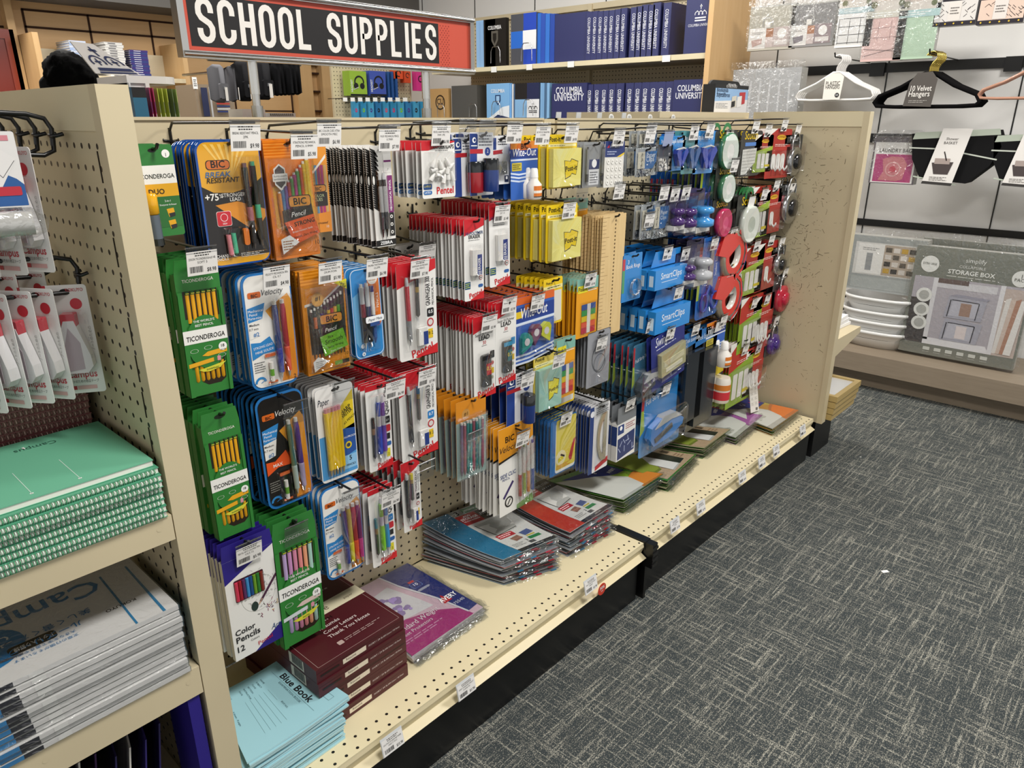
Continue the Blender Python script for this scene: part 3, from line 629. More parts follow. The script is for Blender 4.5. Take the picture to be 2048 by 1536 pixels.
def command(body, hook, low):
    def f(t, w, h):
        g = K(w, h).base(body, .05, .001, edge=low); g.p([(0, .0), (.35, 0), (0, .16)], 'e8e6e0', 2); g.p([(0, .45), (1, .3), (1, 1), (0, 1)], low, 2); g.c(.55, .17, .2, 'e4b828', 4, rz=.05*h); g.t('Command', .55, .185, .065, '7a1410', 5, bold=.02, wm=.36); g.tx(.3, .3, .9, .36, 2, 'f2d8d0', 4); g.build('card', 'card', t)
        if hook:
            for k in range(hook):
                a = -.22*w+.2*w*k if hook > 1 else 0; b = G(); b.EX(rr(a-.09*w, -.82*h, a+.09*w, -.5*h, .08*w), -.003, -.001, 'f1f0ec'); b.TB([(a, -.003, -.6*h), (a, -.006, -.78*h), (a, -.014, -.84*h), (a, -.02, -.78*h), (a, -.021, -.74*h)], [.003, .004, .004, .003, .002], 'f4f3ef'); b.build('adhesive_hook', 'gloss', t)
            clr(w, h, .08, .42, .96, .94, .022, t)
        else:
            b = K(w, h); 
            for k in range(3): b.ro(.2+.22*k, .5, .38+.22*k, .9, .03, 'eceae4', 8)
            b.r(.62, .8, .9, .86, 'e0cc30', 9); b.build('strips', 'card', t); clr(w, h, .08, .42, .96, .96, .006, t)
    return f
KIND['cmdhook'] = command('a82a26', 3, 'b0322c'); KIND['cmdhook1'] = command('a82a26', 1, 'a8342c'); KIND['cmdstrip'] = command('9c2822', 0, '98b23c'); KIND['cmdgreen'] = command('b42c24', 0, '86a82e')
def lock(body, dial='1a1a1c', bg='7d2030'):
    def f(t, w, h):
        g = K(w, h).base('34373a', .05, .001); g.r(.1, .04, .9, .2, '1d1e20', 2); g.t('Master', .5, .16, .12, 'dfe0e2', 4, wm=.6); g.r(.15, .3, .85, .9, bg, 2); g.build('card', 'card', t)
        b = G(); r = .32*w; z = -.68*h; b.LA([(r, 0), (r, .014), (r*.85, .018), (r*.5, .019)], body, (0, -.001, z), 20, 'y'); b.build('lock_body', 'metal' if body == 'b8bbbe' else 'gloss', t)
        b = G(); b.LA([(r*.55, .018), (r*.5, .028), (r*.2, .03)], dial, (0, -.001, z), 16, 'y'); b.build('dial', 'gloss', t)
        b = G(); b.TB([(-.6*r, -.009, z+r*.5), (-.6*r, -.009, z+r*1.3), (-.35*r, -.009, z+r*1.75), (0, -.009, z+r*1.9), (.35*r, -.009, z+r*1.75), (.6*r, -.009, z+r*1.3), (.6*r, -.009, z+r*.5)], .0032, 'c8cacc'); b.build('shackle', 'metal', t)
        clr(w, h, .1, .22, .9, .96, .024, t)
    return f
KIND['locksteel'] = lock('b8bbbe'); KIND['lockred'] = lock('c21e3c', 'b01838', '2e3033'); KIND['lockpurple'] = lock('4a2b86', '3a2070', '2e3033')
def ticon(n, cols, num):
    def f(t, w, h):
        top = .1
        g = K(w, h); th = .016 if num == '18' else .014; c = '2f7d33'
        g.B(-w/2, w/2, 0, th, -h, -top*h, c); g.EX([(-w/2, -top*h), (w/2, -top*h), (w/2*.9, -.0), (-w/2*.9, 0)], 0, .001, '2e7a33'); g.C(0, -.045*h, .009, '12240f', 1, .004)
        g.t('TICONDEROGA', .5, .16, .075, 'f2f0e8', 2, wm=.7)
        g.p([(.12, .22), (.9, .22), (.9, .42), (.12, .42)], '241a0c', 1)
        g.p([(.3, .72), (.9, .7), (.88, .9), (.75, .93), (.45, .93), (.32, .9)], '241a0c', 1)
        g.c(.52, .6, .46, '2c7a30', 16, rz=.2*h)
        g.r(0, .22, .1, 1, c, 17); g.r(.92, .22, 1, 1, c, 17)
        g.r(.0, .5, 1, .6, 'eeeeea', 19); g.t('TICONDEROGA', .5, .578, .115, '141414', 21, bold=.03, shear=.1, wm=.88)
        g.t("THE WORLD'S", .5, .45, .055, 'f2f4ee', 20, bold=.02); g.t('BEST PENCIL', .5, .48, .055, 'f2f4ee', 20, bold=.02)
        g.c(.86, .655, .1, 'f2f2ee', 20); g.t(num, .86, .66, .07, '1c1c1c', 22, bold=.02); g.t('#2 HB', .86, .685, .035, '1c1c1c', 22)
        g.p([(.36, .7), (.5, .675), (.95, .665), (.95, .7), (.5, .71)], cols[0] if num == '18' else 'd8c0b8', 19); g.p([(.04, .745), (.66, .725), (.66, .755), (.04, .775)], cols[0] if num == '18' else 'cfd6da', 19); g.r(.62, .722, .7, .757, '3c7c34', 21); g.r(.7, .722, .78, .757, 'd98fa0', 21)
        g.p([(.25, .8), (.5, .79), (.9, .77), (.75, .81), (.5, .825), (.35, .82)], 'd6d23c', 19); g.t('SHARPENED' if num == '18' else 'PASTEL', .57, .812, .04, '2b4a1a', 21, rot=2)
        for a, b in ((.2, .655), (.52, .645), (.82, .72)): g.ARC(*g.q(a, b), .09*w, .008*w, 0, 360, 'e6efe2', 20, 12, .5)
        g.build('carton', 'card', t)
        for k in range(n):
            a = .16+.72*(k+.5)/n; p = G(); x = (a-.5)*w; q = cols[k % len(cols)]; r = .054*w
            p.TB([(x, .0015, -.245*h), (x, .0015, -.45*h)], r, q, 6); p.TB([(x, .0015, -.222*h), (x, .0015, -.245*h)], r*1.03, '2e6a2c', 6); p.R(x-r*.7, -.238*h, x+r*.7, -.232*h, 'd9c93e', (r-.0012)/EPS)
            p.TB([(x, .0015, -.76*h), (x, .0015, -.885*h), (x, .0015, -.905*h)], [r, r, r*.2], q, 6); p.TB([(x, .0015, -.893*h), (x, .0015, -.915*h)], [r*.6, .0003], '5a5048', 6)
            p.build('pencil', 'plastic', t)
    return f
KIND['ticon'] = ticon(6, ['e5a91f'], '18'); KIND['pastel'] = ticon(6, ['b9a2cf', 'c78fc0', 'd489a6', 'e38d8d', 'e8a37c', 'a8cfc4'], '10')
def velocity(dark, pl, num='2'):
    def f(t, w, h):
        bl = '2b76bb'; bg = '1b1816' if dark else 'edebe6'; fg = 'f0eeea' if dark else '2a2a2e'
        g = K(w, h).base(bl, .2, .0014, edge='1c5a94'); g.EX(rr(-w*.455, -.975*h, w*.47, -.02*h, .17*w), -.0012, 0, bg)
        z = 8
        g.p([(.62, .96), (.96, .3), (.97, .9), (.95, .96)], 'e08a24', z); g.p([(.42, .32), (.9, .2), (.97, .26), (.97, .62), (.74, .55)], 'e39a2c', z)
        g.p([(.06, .28), (.42, .25), (.34, .38), (.06, .4)], '2f83c4', z+1); g.t('Mechanical', .22, .315, .05, 'ffffff', z+3, wm=.3); g.t('Pencil', .17, .345, .05, 'ffffff', z+3); g.t('Porte-mine', .2, .375, .05, 'ffffff', z+3, wm=.26)
        g.p([(.06, .4), (.34, .38), (.28, .52), (.06, .54)], 'e9e7e2', z+1); g.t('Medium', .17, .43, .045, '2c2c30', z+3, bold=.02); g.t('0.7 mm', .15, .465, .045, '2c2c30', z+3); g.t('#2', .19, .52, .08, '2f76b8', z+3, bold=.02)
        if dark: g.p([(.06, .56), (.25, .57), (.5, .5), (.62, .64), (.3, .63), (.06, .68)], 'e4561e', z+2); g.t('MAX', .3, .62, .07, 'f6e6dc', z+4, bold=.03)
        else: g.p([(.06, .57), (.25, .58), (.45, .54), (.6, .68), (.3, .68), (.06, .72)], '2f83c4', z+2); g.t('STRONG LEAD', .3, .625, .048, 'f4f6fa', z+4, rot=6, wm=.4); g.t('MINE SOLIDE', .32, .665, .048, 'f4f6fa', z+4, rot=6, wm=.4)
        g.ro(.1, .15, .36, .2, .03, 'd3651f', z+2); g.t('BIC', .23, .193, .065, '16110f', z+4, bold=.04); g.t('Velocity', .6, .19, .12, 'e9e7e2' if dark else '4a4a4e', z+3, shear=.3, wm=.44)
        g.ARC(*g.q(.18, .93), .1*w, .045*w, 10, 180, '2f83c4', z+2, 10); g.ln(.18, .93, .25, .915, .012, '2f83c4', z+3); g.tx(.08, .74, .3, .84, 5, '8a8880' if dark else '6a6a6c', z+2); g.t(num, .9, .955, .08, fg, z+3, bold=.02)
        g.build('card', 'gloss', t)
        n = len(pl); pens(t, w, h, [(a, .24, .92, .0046, mech(c, cp, gp), .08) for a, c, cp, gp in pl], -.0065)
        b = G(); x = -.1*w if n < 4 else -.22*w
        b.TB([(x, -.0055, -.76*h if n < 4 else -.8*h), (x, -.0055, -.93*h)], .0038, 'efece6', 8); b.TB([(x, -.0056, -.82*h), (x, -.0056, -.88*h)], .0039, '6fae3c', 8); b.build('lead_tube', 'gloss', t)
        b = G(); b.RR(x-.1*w, -.715*h, x+.12*w, -.685*h, .02*w, 'd86a34', 20); b.RR(x-.08*w, -.95*h, x+.12*w, -.93*h, .02*w, 'd86a34', 20); b.build('lead_case', 'gloss', t)
        clr(w, h, .5 if n < 4 else .38, .2, .95, .95, .0125, t, r=.06); clr(w, h, .22, .67, .5, .96, .0105, t)
    return f
KIND['velwhite'] = velocity(False, [(.58, '2b3c78', 'e8e6e0', '22389c'), (.74, 'a02c34', 'e8e6e0', 'e0583a')]); KIND['velblack'] = velocity(True, [(.6, '3a6a62', 'ecebe6', '9fb6b4'), (.76, '4b2f7e', 'ecebe6', 'a99bbc')])
KIND['velfour'] = velocity(False, [(.5, '26366e', 'e8e6e0', '1f3790'), (.62, 'b3a62c', 'e8e6e0', 'dcd02c'), (.74, 'a23030', 'e8e6e0', 'e4572e'), (.86, '742a62', 'e8e6e0', 'c03f86')], '4')
@kind
def smooth(t, w, h):
    g = K(w, h).base('e08d1f', .01, .006)
    for k in range(9): g.r(0, .01+.015*k, 1, .018+.015*k, 'e99b34' if k % 2 else 'c87a18', 1)
    g.p([(.1, .32), (.5, .3), (.96, .16), (.96, .84), (.62, .82), (.12, .8)], '3a3634', 1); g.p([(.05, .31), (.5, .285), (.97, .14), (.97, .165), (.5, .305), (.05, .335)], 'f0ece4', 2); g.p([(.12, .8), (.62, .82), (.98, .76), (.98, .97), (.02, .97)], 'e08d1f', 6)
    g.p([(.7, .14), (1, .12), (1, .22)], 'e4dc28', 8); g.t('New', .88, .165, .05, '1c1c12', 10, rot=-25, bold=.02); g.t('Lead', .9, .19, .05, '1c1c12', 10, rot=-25, bold=.02)
    g.c(.3, .27, .14, 'c98a34', 9); g.c(.3, .27, .125, 'dba04a', 10); g.t('#1', .3, .28, .09, '2c1c0c', 12, bold=.03)
    g.ro(.3, .42, .84, .52, .06, '1b1716', 13); g.ro(.32, .428, .82, .512, .05, 'd98f2c', 14); g.t('BIC', .58, .498, .12, '15110f', 16, bold=.05, sx=1.1)
    g.p([(.26, .55), (.8, .5), (.83, .585), (.28, .63)], '1b1716', 12); g.t('Pencil', .55, .59, .085, 'f6f3ee', 14, rot=5, shear=.3, wm=.42)
    g.p([(.28, .63), (.83, .585), (.93, .77), (.36, .83)], '6fb52e', 12); g.t('Xtra', .52, .655, .05, '1b2410', 14, rot=6); g.t('Smooth', .6, .705, .1, '1b2410', 14, rot=6, shear=.15, wm=.5); g.t('Darker Writing', .62, .75, .045, '1b2410', 14, rot=6, shear=.2, wm=.46); g.t('Erases Cleanly', .65, .79, .035, 'e8f4d8', 14, rot=6, wm=.4)
    g.p([(.08, .86), (.2, .82), (.45, .88), (.1, .96)], 'eceae6', 13); g.tx(.14, .86, .34, .93, 4, '8d8a84', 14); g.t('10', .88, .86, .07, '33200c', 14); g.r(.58, .9, .76, .94, '6d9a34', 13); g.r(.76, .9, .93, .94, '1d1d1a', 13)
    lift(g).build('printed_bag', 'gloss', t); cs = ['2e2b2a', 'd0651f', '3a3735', '2a3f8e', '3a3735', 'd9b32a', 'c33a2c', 'd9b32a', '56a436', '3a3735']
    pens(t, w, h, [(.16+.078*k, .36-.014*k, .84, .0032, [(0, .6, 'e8e6e0'), (.05, .95, '333030'), (.18, .95, cs[k]), (.4, .95, '333030')]) for k in range(10)], -.0034)
    clr(w, h, 0, .14, 1, .97, .009, t, 'clear_wrap', .02, 'film')
@kind
def papermate(t, w, h):
    g = K(w, h).base('3085c8', .18, .0014, edge='2a74b2'); g.ro(.02, .01, .98, .99, .17, 'e8f0f6', 1); g.ro(.035, .018, .965, .982, .16, '3186c9', 2)
    g.p([(.6, .05), (.85, .05), (.95, .12), (.96, .62), (.9, .66), (.62, .66), (.5, .3)], 'd9742a', 3); g.c(.74, .13, .17, 'f0ece4', 4); g.tx(.62, .1, .86, .16, 3, 'c88a5c', 5)
    g.T('MECHANICAL', *g.q(.77, .5), .085*w, 'f6ece0', 5, rot=90, al='l', bold=.02, wmax=.27*h); g.T('PENCILS', *g.q(.9, .46), .085*w, 'f6ece0', 5, rot=90, al='l', bold=.02, wmax=.2*h)
    g.p([(.05, .3), (.5, .2), (.6, .66), (.2, .9), (.05, .8)], '6fb0dc', 3)
    g.build('card', 'gloss', t)
    pens(t, w, h, [(.28, .16, .88, .0045, [(0, .6, 'ecebe6'), (.05, .9, 'b8bcc0'), (.3, 1, '7b2a38'), (.5, 1.1, '1e1f22'), (.85, .9, '1e1f22'), (.9, .5, 'b0b4b8')], .06), (.46, .16, .88, .0045, [(0, .6, 'ecebe6'), (.05, .9, 'c6cace'), (.35, 1, '23345e'), (.5, 1.15, '1e1f22'), (.85, .9, '1e1f22'), (.9, .5, 'b0b4b8')], .06), (.62, .2, .84, .0035, [(0, 1, '26388a'), (.1, 1, 'eceae6'), (.5, 1, '2f5a9e'), (.9, 1, '2f5a9e')], .05)], -.007)
    l = K(w, h); l.ro(.28, .52, .9, .59, .05, 'eef0f2', 80); l.t('Paper Mate', .6, .57, .075, '27364e', 82, shear=.2, wm=.5); l.r(.42, .59, .75, .63, '2a4a86', 80); l.c(.22, .85, .06, 'e8f0f6', 22); l.t('2', .22, .862, .07, '27364e', 24); l.c(.24, .94, .06, 'e8f0f6', 22); l.t('6', .24, .952, .07, '27364e', 24); l.build('brand_label', 'card', t)
    clr(w, h, .14, .14, .75, .92, .0135, t, r=.08)
def gear(pc, lead, badge, title='GRAPHGEAR 300', top='c8202b'):
    def f(t, w, h):
        g = K(w, h).base('e9e8e4', .07, .0012, edge='dcdad4'); g.p([(0, 0), (1, 0), (1, .1), (0, .25)], top, 2)
        g.T(title, *g.q(.83, .47), .12*w, '26262a', 3, rot=90, al='l', bold=.03, wmax=.3*h); g.T('MECHANICAL PENCIL', *g.q(.93, .47), .06*w, '26262a', 3, rot=90, al='l', wmax=.28*h)
        g.ro(.74, .5, .92, .59, .03, badge, 3); g.t('0.5' if badge == '1d1d20' else '0.7', .83, .555, .07, 'ffffff', 4, bold=.03); g.c(.82, .65, .09, 'b83a40', 3); g.c(.82, .65, .06, 'd8d4d0', 4); g.r(.7, .72, .88, .82, 'e0bc2a', 3); g.t('HB 2', .79, .78, .07, '1c1c1c', 4, bold=.02)
        g.p([(.45, 1), (1, 1), (1, .89), (.4, .985)], 'cc2027', 2); g.t('Pentel', .6, .965, .17, 'cc2027', 4, bold=.04, rot=9, wm=.66); g.r(.55, .993, 1, 1, 'cc2027', 2)
        g.build('card', 'card', t)
        pens(t, w, h, [(.2, .14, .84, .0042, [(0, .6, 'c0c3c6'), (.06, .8, 'c0c3c6'), (.12, 1, pc), (.62, 1, '8c8e90' if pc != '1e1f22' else '3a3c3f'), (.9, .8, '9a9c9e'), (.94, .3, '9a9c9e')], .18)], -.0055)
        pens(t, w, h, [(.46, .17, .56, .0036, [(0, 1, lead), (.2, 1, 'a08a50'), (.34, 1, '5c5e5c'), (.95, 1, '5c5e5c')], .04)], -.005, 'lead_tube')
        b = G(); x = .06*w; b.B(x-.12*w, x+.12*w, -.009, -.002, -.86*h, -.68*h, 'eeece8'); b.B(x+.0*w, x+.121*w, -.0093, -.002, -.86*h, -.72*h, '27408c'); b.build('eraser', 'matte', t)
        clr(w, h, .08, .12, .4, .9, .0105, t); clr(w, h, .36, .14, .68, .88, .0095, t)
    return f
KIND['gearred'] = gear('b82838', '2a2a2c', '1d1d20'); KIND['gearblack'] = gear('1e1f22', '2e86b4', '2b7cc0'); KIND['gearyellow'] = gear('1e1f22', 'd9cc28', '2b2b2e', 'TWIST-ERASE')
@kind
def delguard(t, w, h):
    g = K(w, h).base('e6e4df', .08, .001)
    for k in range(12): g.p([(0, .03+.03*k), (.2, .06+.03*k), (.24, .09+.03*k), (0, .05+.03*k)], '1a1817', 2)
    g.t('DelGuard', .6, .12, .14, '1a1817', 4, shear=.3, wm=.6); g.ro(.7, .5, .98, .85, .02, '6a2a66', 2); g.r(0, .93, 1, .99, '1a1817', 2); g.build('card', 'card', t)
@kind
def erasers(t, w, h):
    g = K(w, h).base('ecebe8', .07, .0012, edge='c9c7c2'); g.p([(0, 0), (1, 0), (1, .09), (0, .2)], 'c8202b', 2); g.t('HI-POLYMER', .52, .19, .115, '24406e', 4, bold=.03, wm=.9); g.t('ERASER', .52, .235, .13, '1a1a1c', 4, bold=.04, wm=.84); g.tx(.2, .25, .8, .265, 1, '555555')
    g.ro(.02, .76, .3, .85, .02, '1d4f7c', 3); g.tx(.04, .77, .28, .84, 3, 'cdd85a', 4); g.c(.84, .73, .09, 'b82c34', 3); g.c(.84, .73, .07, 'eceae6', 4); g.c(.84, .73, .03, '333333', 5); g.ro(.7, .81, .95, .85, .06, '2b5ea0', 3)
    g.p([(.35, 1), (1, 1), (1, .9), (.3, .99)], 'cc2027', 2); g.t('Pentel', .58, .955, .2, 'cc2027', 4, bold=.04, rot=9, wm=.72); g.build('card', 'card', t)
    b = G(); b.B(-.22*w, .24*w, -.0095, -.001, -.68*h, -.37*h, 'e9e7e3'); b.B(.02*w, .243*w, -.0098, -.001, -.68*h, -.43*h, '2c3f86'); b.T('ERASER', .17*w, -.62*h, .13*w, 'f2f2f4', 9.9/.18, rot=90, al='l', bold=.04, wmax=.15*h)
    for i in range(3):
        for j in range(3): b.R((.06+.055*i)*w, -(.645+.02*j)*h, (.095+.055*i)*w, -(.633+.02*j)*h, 'f2f2f4', 9.9/.18)
    b.build('eraser', 'matte', t); clr(w, h, .2, .3, .82, .74, .0112, t)
def leads(lc, tag_):
    def f(t, w, h):
        g = K(w, h).base('e9e8e4', .09, .0012, edge='cfcdc8'); g.p([(0, 0), (1, 0), (1, .1), (0, .2)], 'c8202b', 2); g.t('Super Hi-Polymer', .5, .235, .1, '26262a', 4, wm=.8); g.t('LEAD', .5, .29, .15, '1c1c1e', 4, bold=.05); g.t('30', .5, .345, .12, 'b8303a', 4); g.tx(.38, .355, .62, .37, 1, '555555')
        g.ro(.75, .45, .95, .54, .03, tag_, 3); g.c(.85, .6, .07, 'b04a50', 3); g.r(.76, .66, .92, .73, 'd8b830', 3); g.c(.84, .78, .06, '9aa08a', 3)
        g.p([(.3, 1), (1, 1), (1, .92), (.25, .99)], 'cc2027', 2); g.t('Pentel', .56, .965, .23, 'cc2027', 4, bold=.04, rot=9, wm=.8); g.build('card', 'card', t)
        b = G(); b.EX(rr(-.2*w, -.86*h, .2*w, -.47*h, .06*w), -.008, -.001, '4a4a48'); b.R(-.2*w, -.53*h, .2*w, -.48*h, lc, 45); b.R(-.02*w, -.72*h, .2*w, -.58*h, 'b8323a' if tag_ == '1d1d20' else '3c6f74', 45); b.T('0.5' if tag_ == '1d1d20' else '0.7', .09*w, -.66*h, .14*w, 'e0c84a', 47, bold=.03); b.build('lead_case', 'gloss', t)
        clr(w, h, .2, .43, .8, .9, .0095, t)
    return f
KIND['leadred'] = leads('1e1e1e', '1d1d20'); KIND['leadblue'] = leads('3d9ac4', '3a8fc4')
@kind
def wotape(t, w, h):
    g = K(w, h).base('3a62b4', .04, .001); g.p([(0, 0), (1, 0), (1, .12), (0, .1)], 'd9662a', 2); g.r(.3, .12, .75, .2, 'c8641e', 3); g.t('BIC', .5, .19, .09, '1a1412', 5, bold=.04); g.p([(0, .14), (1, .16), (1, .36), (0, .36)], '24408e', 2)
    g.t('Wite-Out', .52, .315, .17, 'f5f6fa', 5, bold=.02, shear=.15, wm=.62); g.r(0, .37, 1, .41, 'd8e2f0', 3); g.ro(.02, .2, .26, .3, .02, 'e0c02c', 4)
    for b in (.8, .86, .92): g.p([(0, b+.05), (.4, b+.06), (1, b), (1, b+.025), (.4, b+.09), (0, b+.08)], 'dfe8f4', 2)
    g.t('3', .94, .93, .12, 'e8eef8', 4); g.build('card', 'card', t)
    for a, b, c, rt in ((.28, .66, '2c8f86', -35), (.5, .56, '6c3b60', -10), (.74, .58, 'c6cc2c', 25)):
        k = G(); x, z = (a-.5)*w, -b*h; q = R(rt); pts = [(0, -.2), (.05, -.12), (.13, 0), (.12, .07), (.06, .12), (-.06, .12), (-.12, .07), (-.13, 0), (-.05, -.12)]
        k.EX([(x+(u*math.cos(q)-v*math.sin(q))*w, z+(u*math.sin(q)+v*math.cos(q))*w*1.05) for u, v in pts], -.011, -.001, c); k.LA([(.06*w, 0), (.06*w, .0005)], 'd8d4d8', (x, -.0112, z), 12, 'y'); k.build('tape_dispenser', 'gloss', t)
    clr(w, h, .1, .4, .96, .9, .014, t)
@kind
def bookring(t, w, h):
    g = K(w, h).base('2a86cf', .04, .001); g.r(.02, .08, .14, .32, 'c03846', 2); g.r(.02, .32, .14, .8, '4f9a6a', 2); g.t('3', .3, .2, .12, 'ffffff', 3); g.t('Book Rings', .55, .3, .12, 'ffffff', 3, wm=.7); g.build('card', 'gloss', t)
    b = G()
    for d in (0, .06): b.TB([((.12+d)*w+.24*w*math.cos(a*.45), -.005-d*.02, -.72*h+.24*w*math.sin(a*.45)) for a in range(14)], .0014, 'c8ccd0', 6, closed=True)
    b.build('ring', 'metal', t); clr(w, h, .25, .5, .97, .95, .009, t)
@kind
def bluebox(t, w, h):
    g = K(w, h); c = '2f8fdc'; g.EX([(-w*.3, 0), (w*.5, 0), (w*.5, -.42*h), (-w*.42, -.42*h)][::-1], 0, .001, '2a84cd'); g.C(.1*w, -.1*h, .006, '0d2f50', 1, .0025)
    g.B(-w*.5, w*.5, -.026, 0, -h, -.45*h, c); g.xf = lambda p: (p[0], p[1]-.026, p[2]); g.t('SmartClips', .5, .72, .11, 'e6f2fc', 2, bold=.02, wm=.7); g.r(.2, .8, .7, .815, 'd8ecfa', 1); g.xf = None
    g.add([(-.5*w-.0003, -.02, -.9*h), (-.5*w-.0003, -.006, -.9*h), (-.5*w-.0003, -.006, -.6*h), (-.5*w-.0003, -.02, -.6*h)], [(0, 3, 2, 1)], 'd8ecfa')
    g.build('carton', 'gloss', t)
def tubes(c):
    def f(t, w, h):
        g = K(w, h).base('3a2f5a', .06, .001); g.r(.05, .02, .95, .35, '2a2650', 2); g.r(.1, .4, .3, .9, '8b8f96', 2); g.build('card', 'card', t)
        b = G(); b.LA([(.2*w, -.8*h), (.3*w, -.76*h), (.3*w, -.64*h), (.16*w, -.6*h), (.16*w, -.52*h), (.28*w, -.48*h), (.28*w, -.4*h), (.2*w, -.36*h)], c, (0, -.3*w, 0)); b.build('dispenser', 'gloss', t)
        b = G(); b.B(-.4*w, .4*w, -.03, -.001, -.92*h, -.8*h, 'e6e4e0'); b.build('white_base', 'card', t)
        clr(w, h, .04, .05, .96, .98, .031, t)
    return f
KIND['tubepurple'] = tubes('4c3070'); KIND['tubeblue'] = tubes('4a9ada'); KIND['tubesilver'] = tubes('b8babe')
@kind
def redtape(t, w, h):
    g = K(w, h); g.EX([(-.3*w, 0), (.1*w, -.02*h), (.25*w, -.3*h), (-.1*w, -.62*h), (-.45*w, -.5*h)][::-1], -.012, .012, 'd2281e'); g.build('handle', 'gloss', t)
    b = G(); r = .4*w; b.LA([(r*.5, -.011), (r, -.011), (r, .011), (r*.5, .011), (r*.5, -.011)], 'a89a84', (.12*w, 0, -.6*h), 22, 'y', cols=['8d8474', 'a69880', '8d8474', 'd8d4cc']); b.LA([(r*.5, .0115), (r*.78, .0115)], 'd2281e', (.12*w, 0, -.6*h), 22, 'y'); b.build('tape_roll', 'gloss', t)
    b = G(); c = (.12*w, -.6*h); q = r*1.04
    for i, cc in ((0, '1c1c1c'), (1, '5a8ad0'), (2, '5a8ad0'), (3, 'd8dce8')):
        a0, a1 = R(70-38*i), R(70-38*(i+1))
        b.add([(c[0]+q*math.cos(a), y, c[1]+q*math.sin(a)) for a in (a0, (a0+a1)/2, a1) for y in (-.0125, .0125)], [(0, 1, 3, 2), (2, 3, 5, 4)], cc)
    b.add([(c[0]+k*math.cos(R(a)), -.0127, c[1]+k*math.sin(R(a))) for a in (80, 40, 0, -40, -80) for k in (q, q*.86)], [(i, i+1, i+3, i+2) for i in (0, 2, 4, 6)], 'c8302c'); b.build('printed_sleeve', 'card', t)
@kind
def sharpw(t, w, h):
    g = K(w, h).base('eceae6', .1, .0014, edge='c3c9cf'); g.r(.02, .5, .98, .97, '4f9ad4', 1); g.p([(.5, .5), (.98, .45), (.98, .75), (.6, .8)], '27539c', 2); g.p([(.48, .3), (.98, .08), (.98, .5), (.55, .47)], 'dcc226', 2)
    g.T('SHARP', *g.q(.6, .34), .1*w, '1c1c18', 4, rot=28, al='l', bold=.03, wmax=.36*w); g.T('WRITER', *g.q(.63, .38), .1*w, '1c1c18', 4, rot=28, al='l', bold=.03, wmax=.36*w); g.T('#2 PENCIL', *g.q(.7, .44), .06*w, '1c1c18', 4, rot=28, al='l')
    g.t('Paper', .2, .17, .16, '232a3a', 4, shear=.3, wm=.3); g.t('BREAK-PROOF', .76, .59, .05, 'f0f4fa', 4, bold=.02); g.c(.77, .67, .09, 'dcc226', 4); g.c(.77, .67, .05, '2e3a50', 5); g.r(.55, .78, .97, .93, '8cc0e4', 3); g.t('5', .8, .84, .12, '14181c', 5, bold=.03); g.t('PENCILS', .8, .9, .05, '14181c', 5, bold=.02); g.build('card', 'card', t)
    pens(t, w, h, [(.2+.085*k, .2, .93, .0044, [(0, .75, 'cf8f93'), (.06, 1, 'e8c21a'), (.12, 1, 'e8c21a'), (.86, .9, 'e8c21a'), (.9, .7, 'b7a070')], .05) for k in range(5)], -.0055)
    clr(w, h, .1, .16, .66, .95, .011, t)
def quick(c1, c2, cap, badge):
    def f(t, w, h):
        g = K(w, h).base('eae9e5', .08, .0012, edge='c6c4bf'); g.r(0, 0, 1, .06, 'c8202b', 2); g.T('Quick Click', *g.q(.9, .38), .17*w, '1c1c22', 3, rot=90, al='l', bold=.04, wmax=.36*h)
        g.ro(.72, .4, .94, .48, .03, badge, 3); g.t('0.7', .83, .455, .07, 'ffffff', 4); g.ro(.7, .5, .95, .58, .05, 'c42a38', 3); g.r(.74, .6, .92, .67, '232326', 3); g.ro(.7, .7, .96, .75, .05, '2b5ea0', 3); g.r(.75, .78, .9, .88, 'd6cc2c', 3); g.t('2', .83, .86, .09, '1c1c1c', 4)
        g.p([(.35, 1), (1, 1), (1, .91), (.3, .99)], 'cc2027', 2); g.t('Pentel', .66, .965, .2, 'cc2027', 4, bold=.04, rot=8, wm=.6); g.build('card', 'card', t)
        sg = lambda c: [(0, .5, 'dedfe2'), (.1, .9, c), (.3, .9, 'd8dade'), (.45, 1, c), (.6, 1.2, c), (.86, 1, 'cfd2d6'), (.95, .4, 'cfd2d6')]
        pens(t, w, h, [(.42, .12, .9, .0042, sg(c1)), (.6, .14, .88, .0042, sg(c2))], -.0055); pens(t, w, h, [(.2, .36, .84, .003, [(0, 1, cap), (.25, 1, '8d6a4a'), (.4, 1, '3a3a3a'), (.95, 1, '3a3a3a')])], -.004, 'lead_tube'); clr(w, h, .08, .1, .7, .92, .0108, t)
    return f
KIND['quickblue'] = quick('2c48b0', '6a48a4', '17181a', '1d1d20'); KIND['quickgreen'] = quick('7cc42c', '3a94cc', '2e7f92', '2b7cc0')
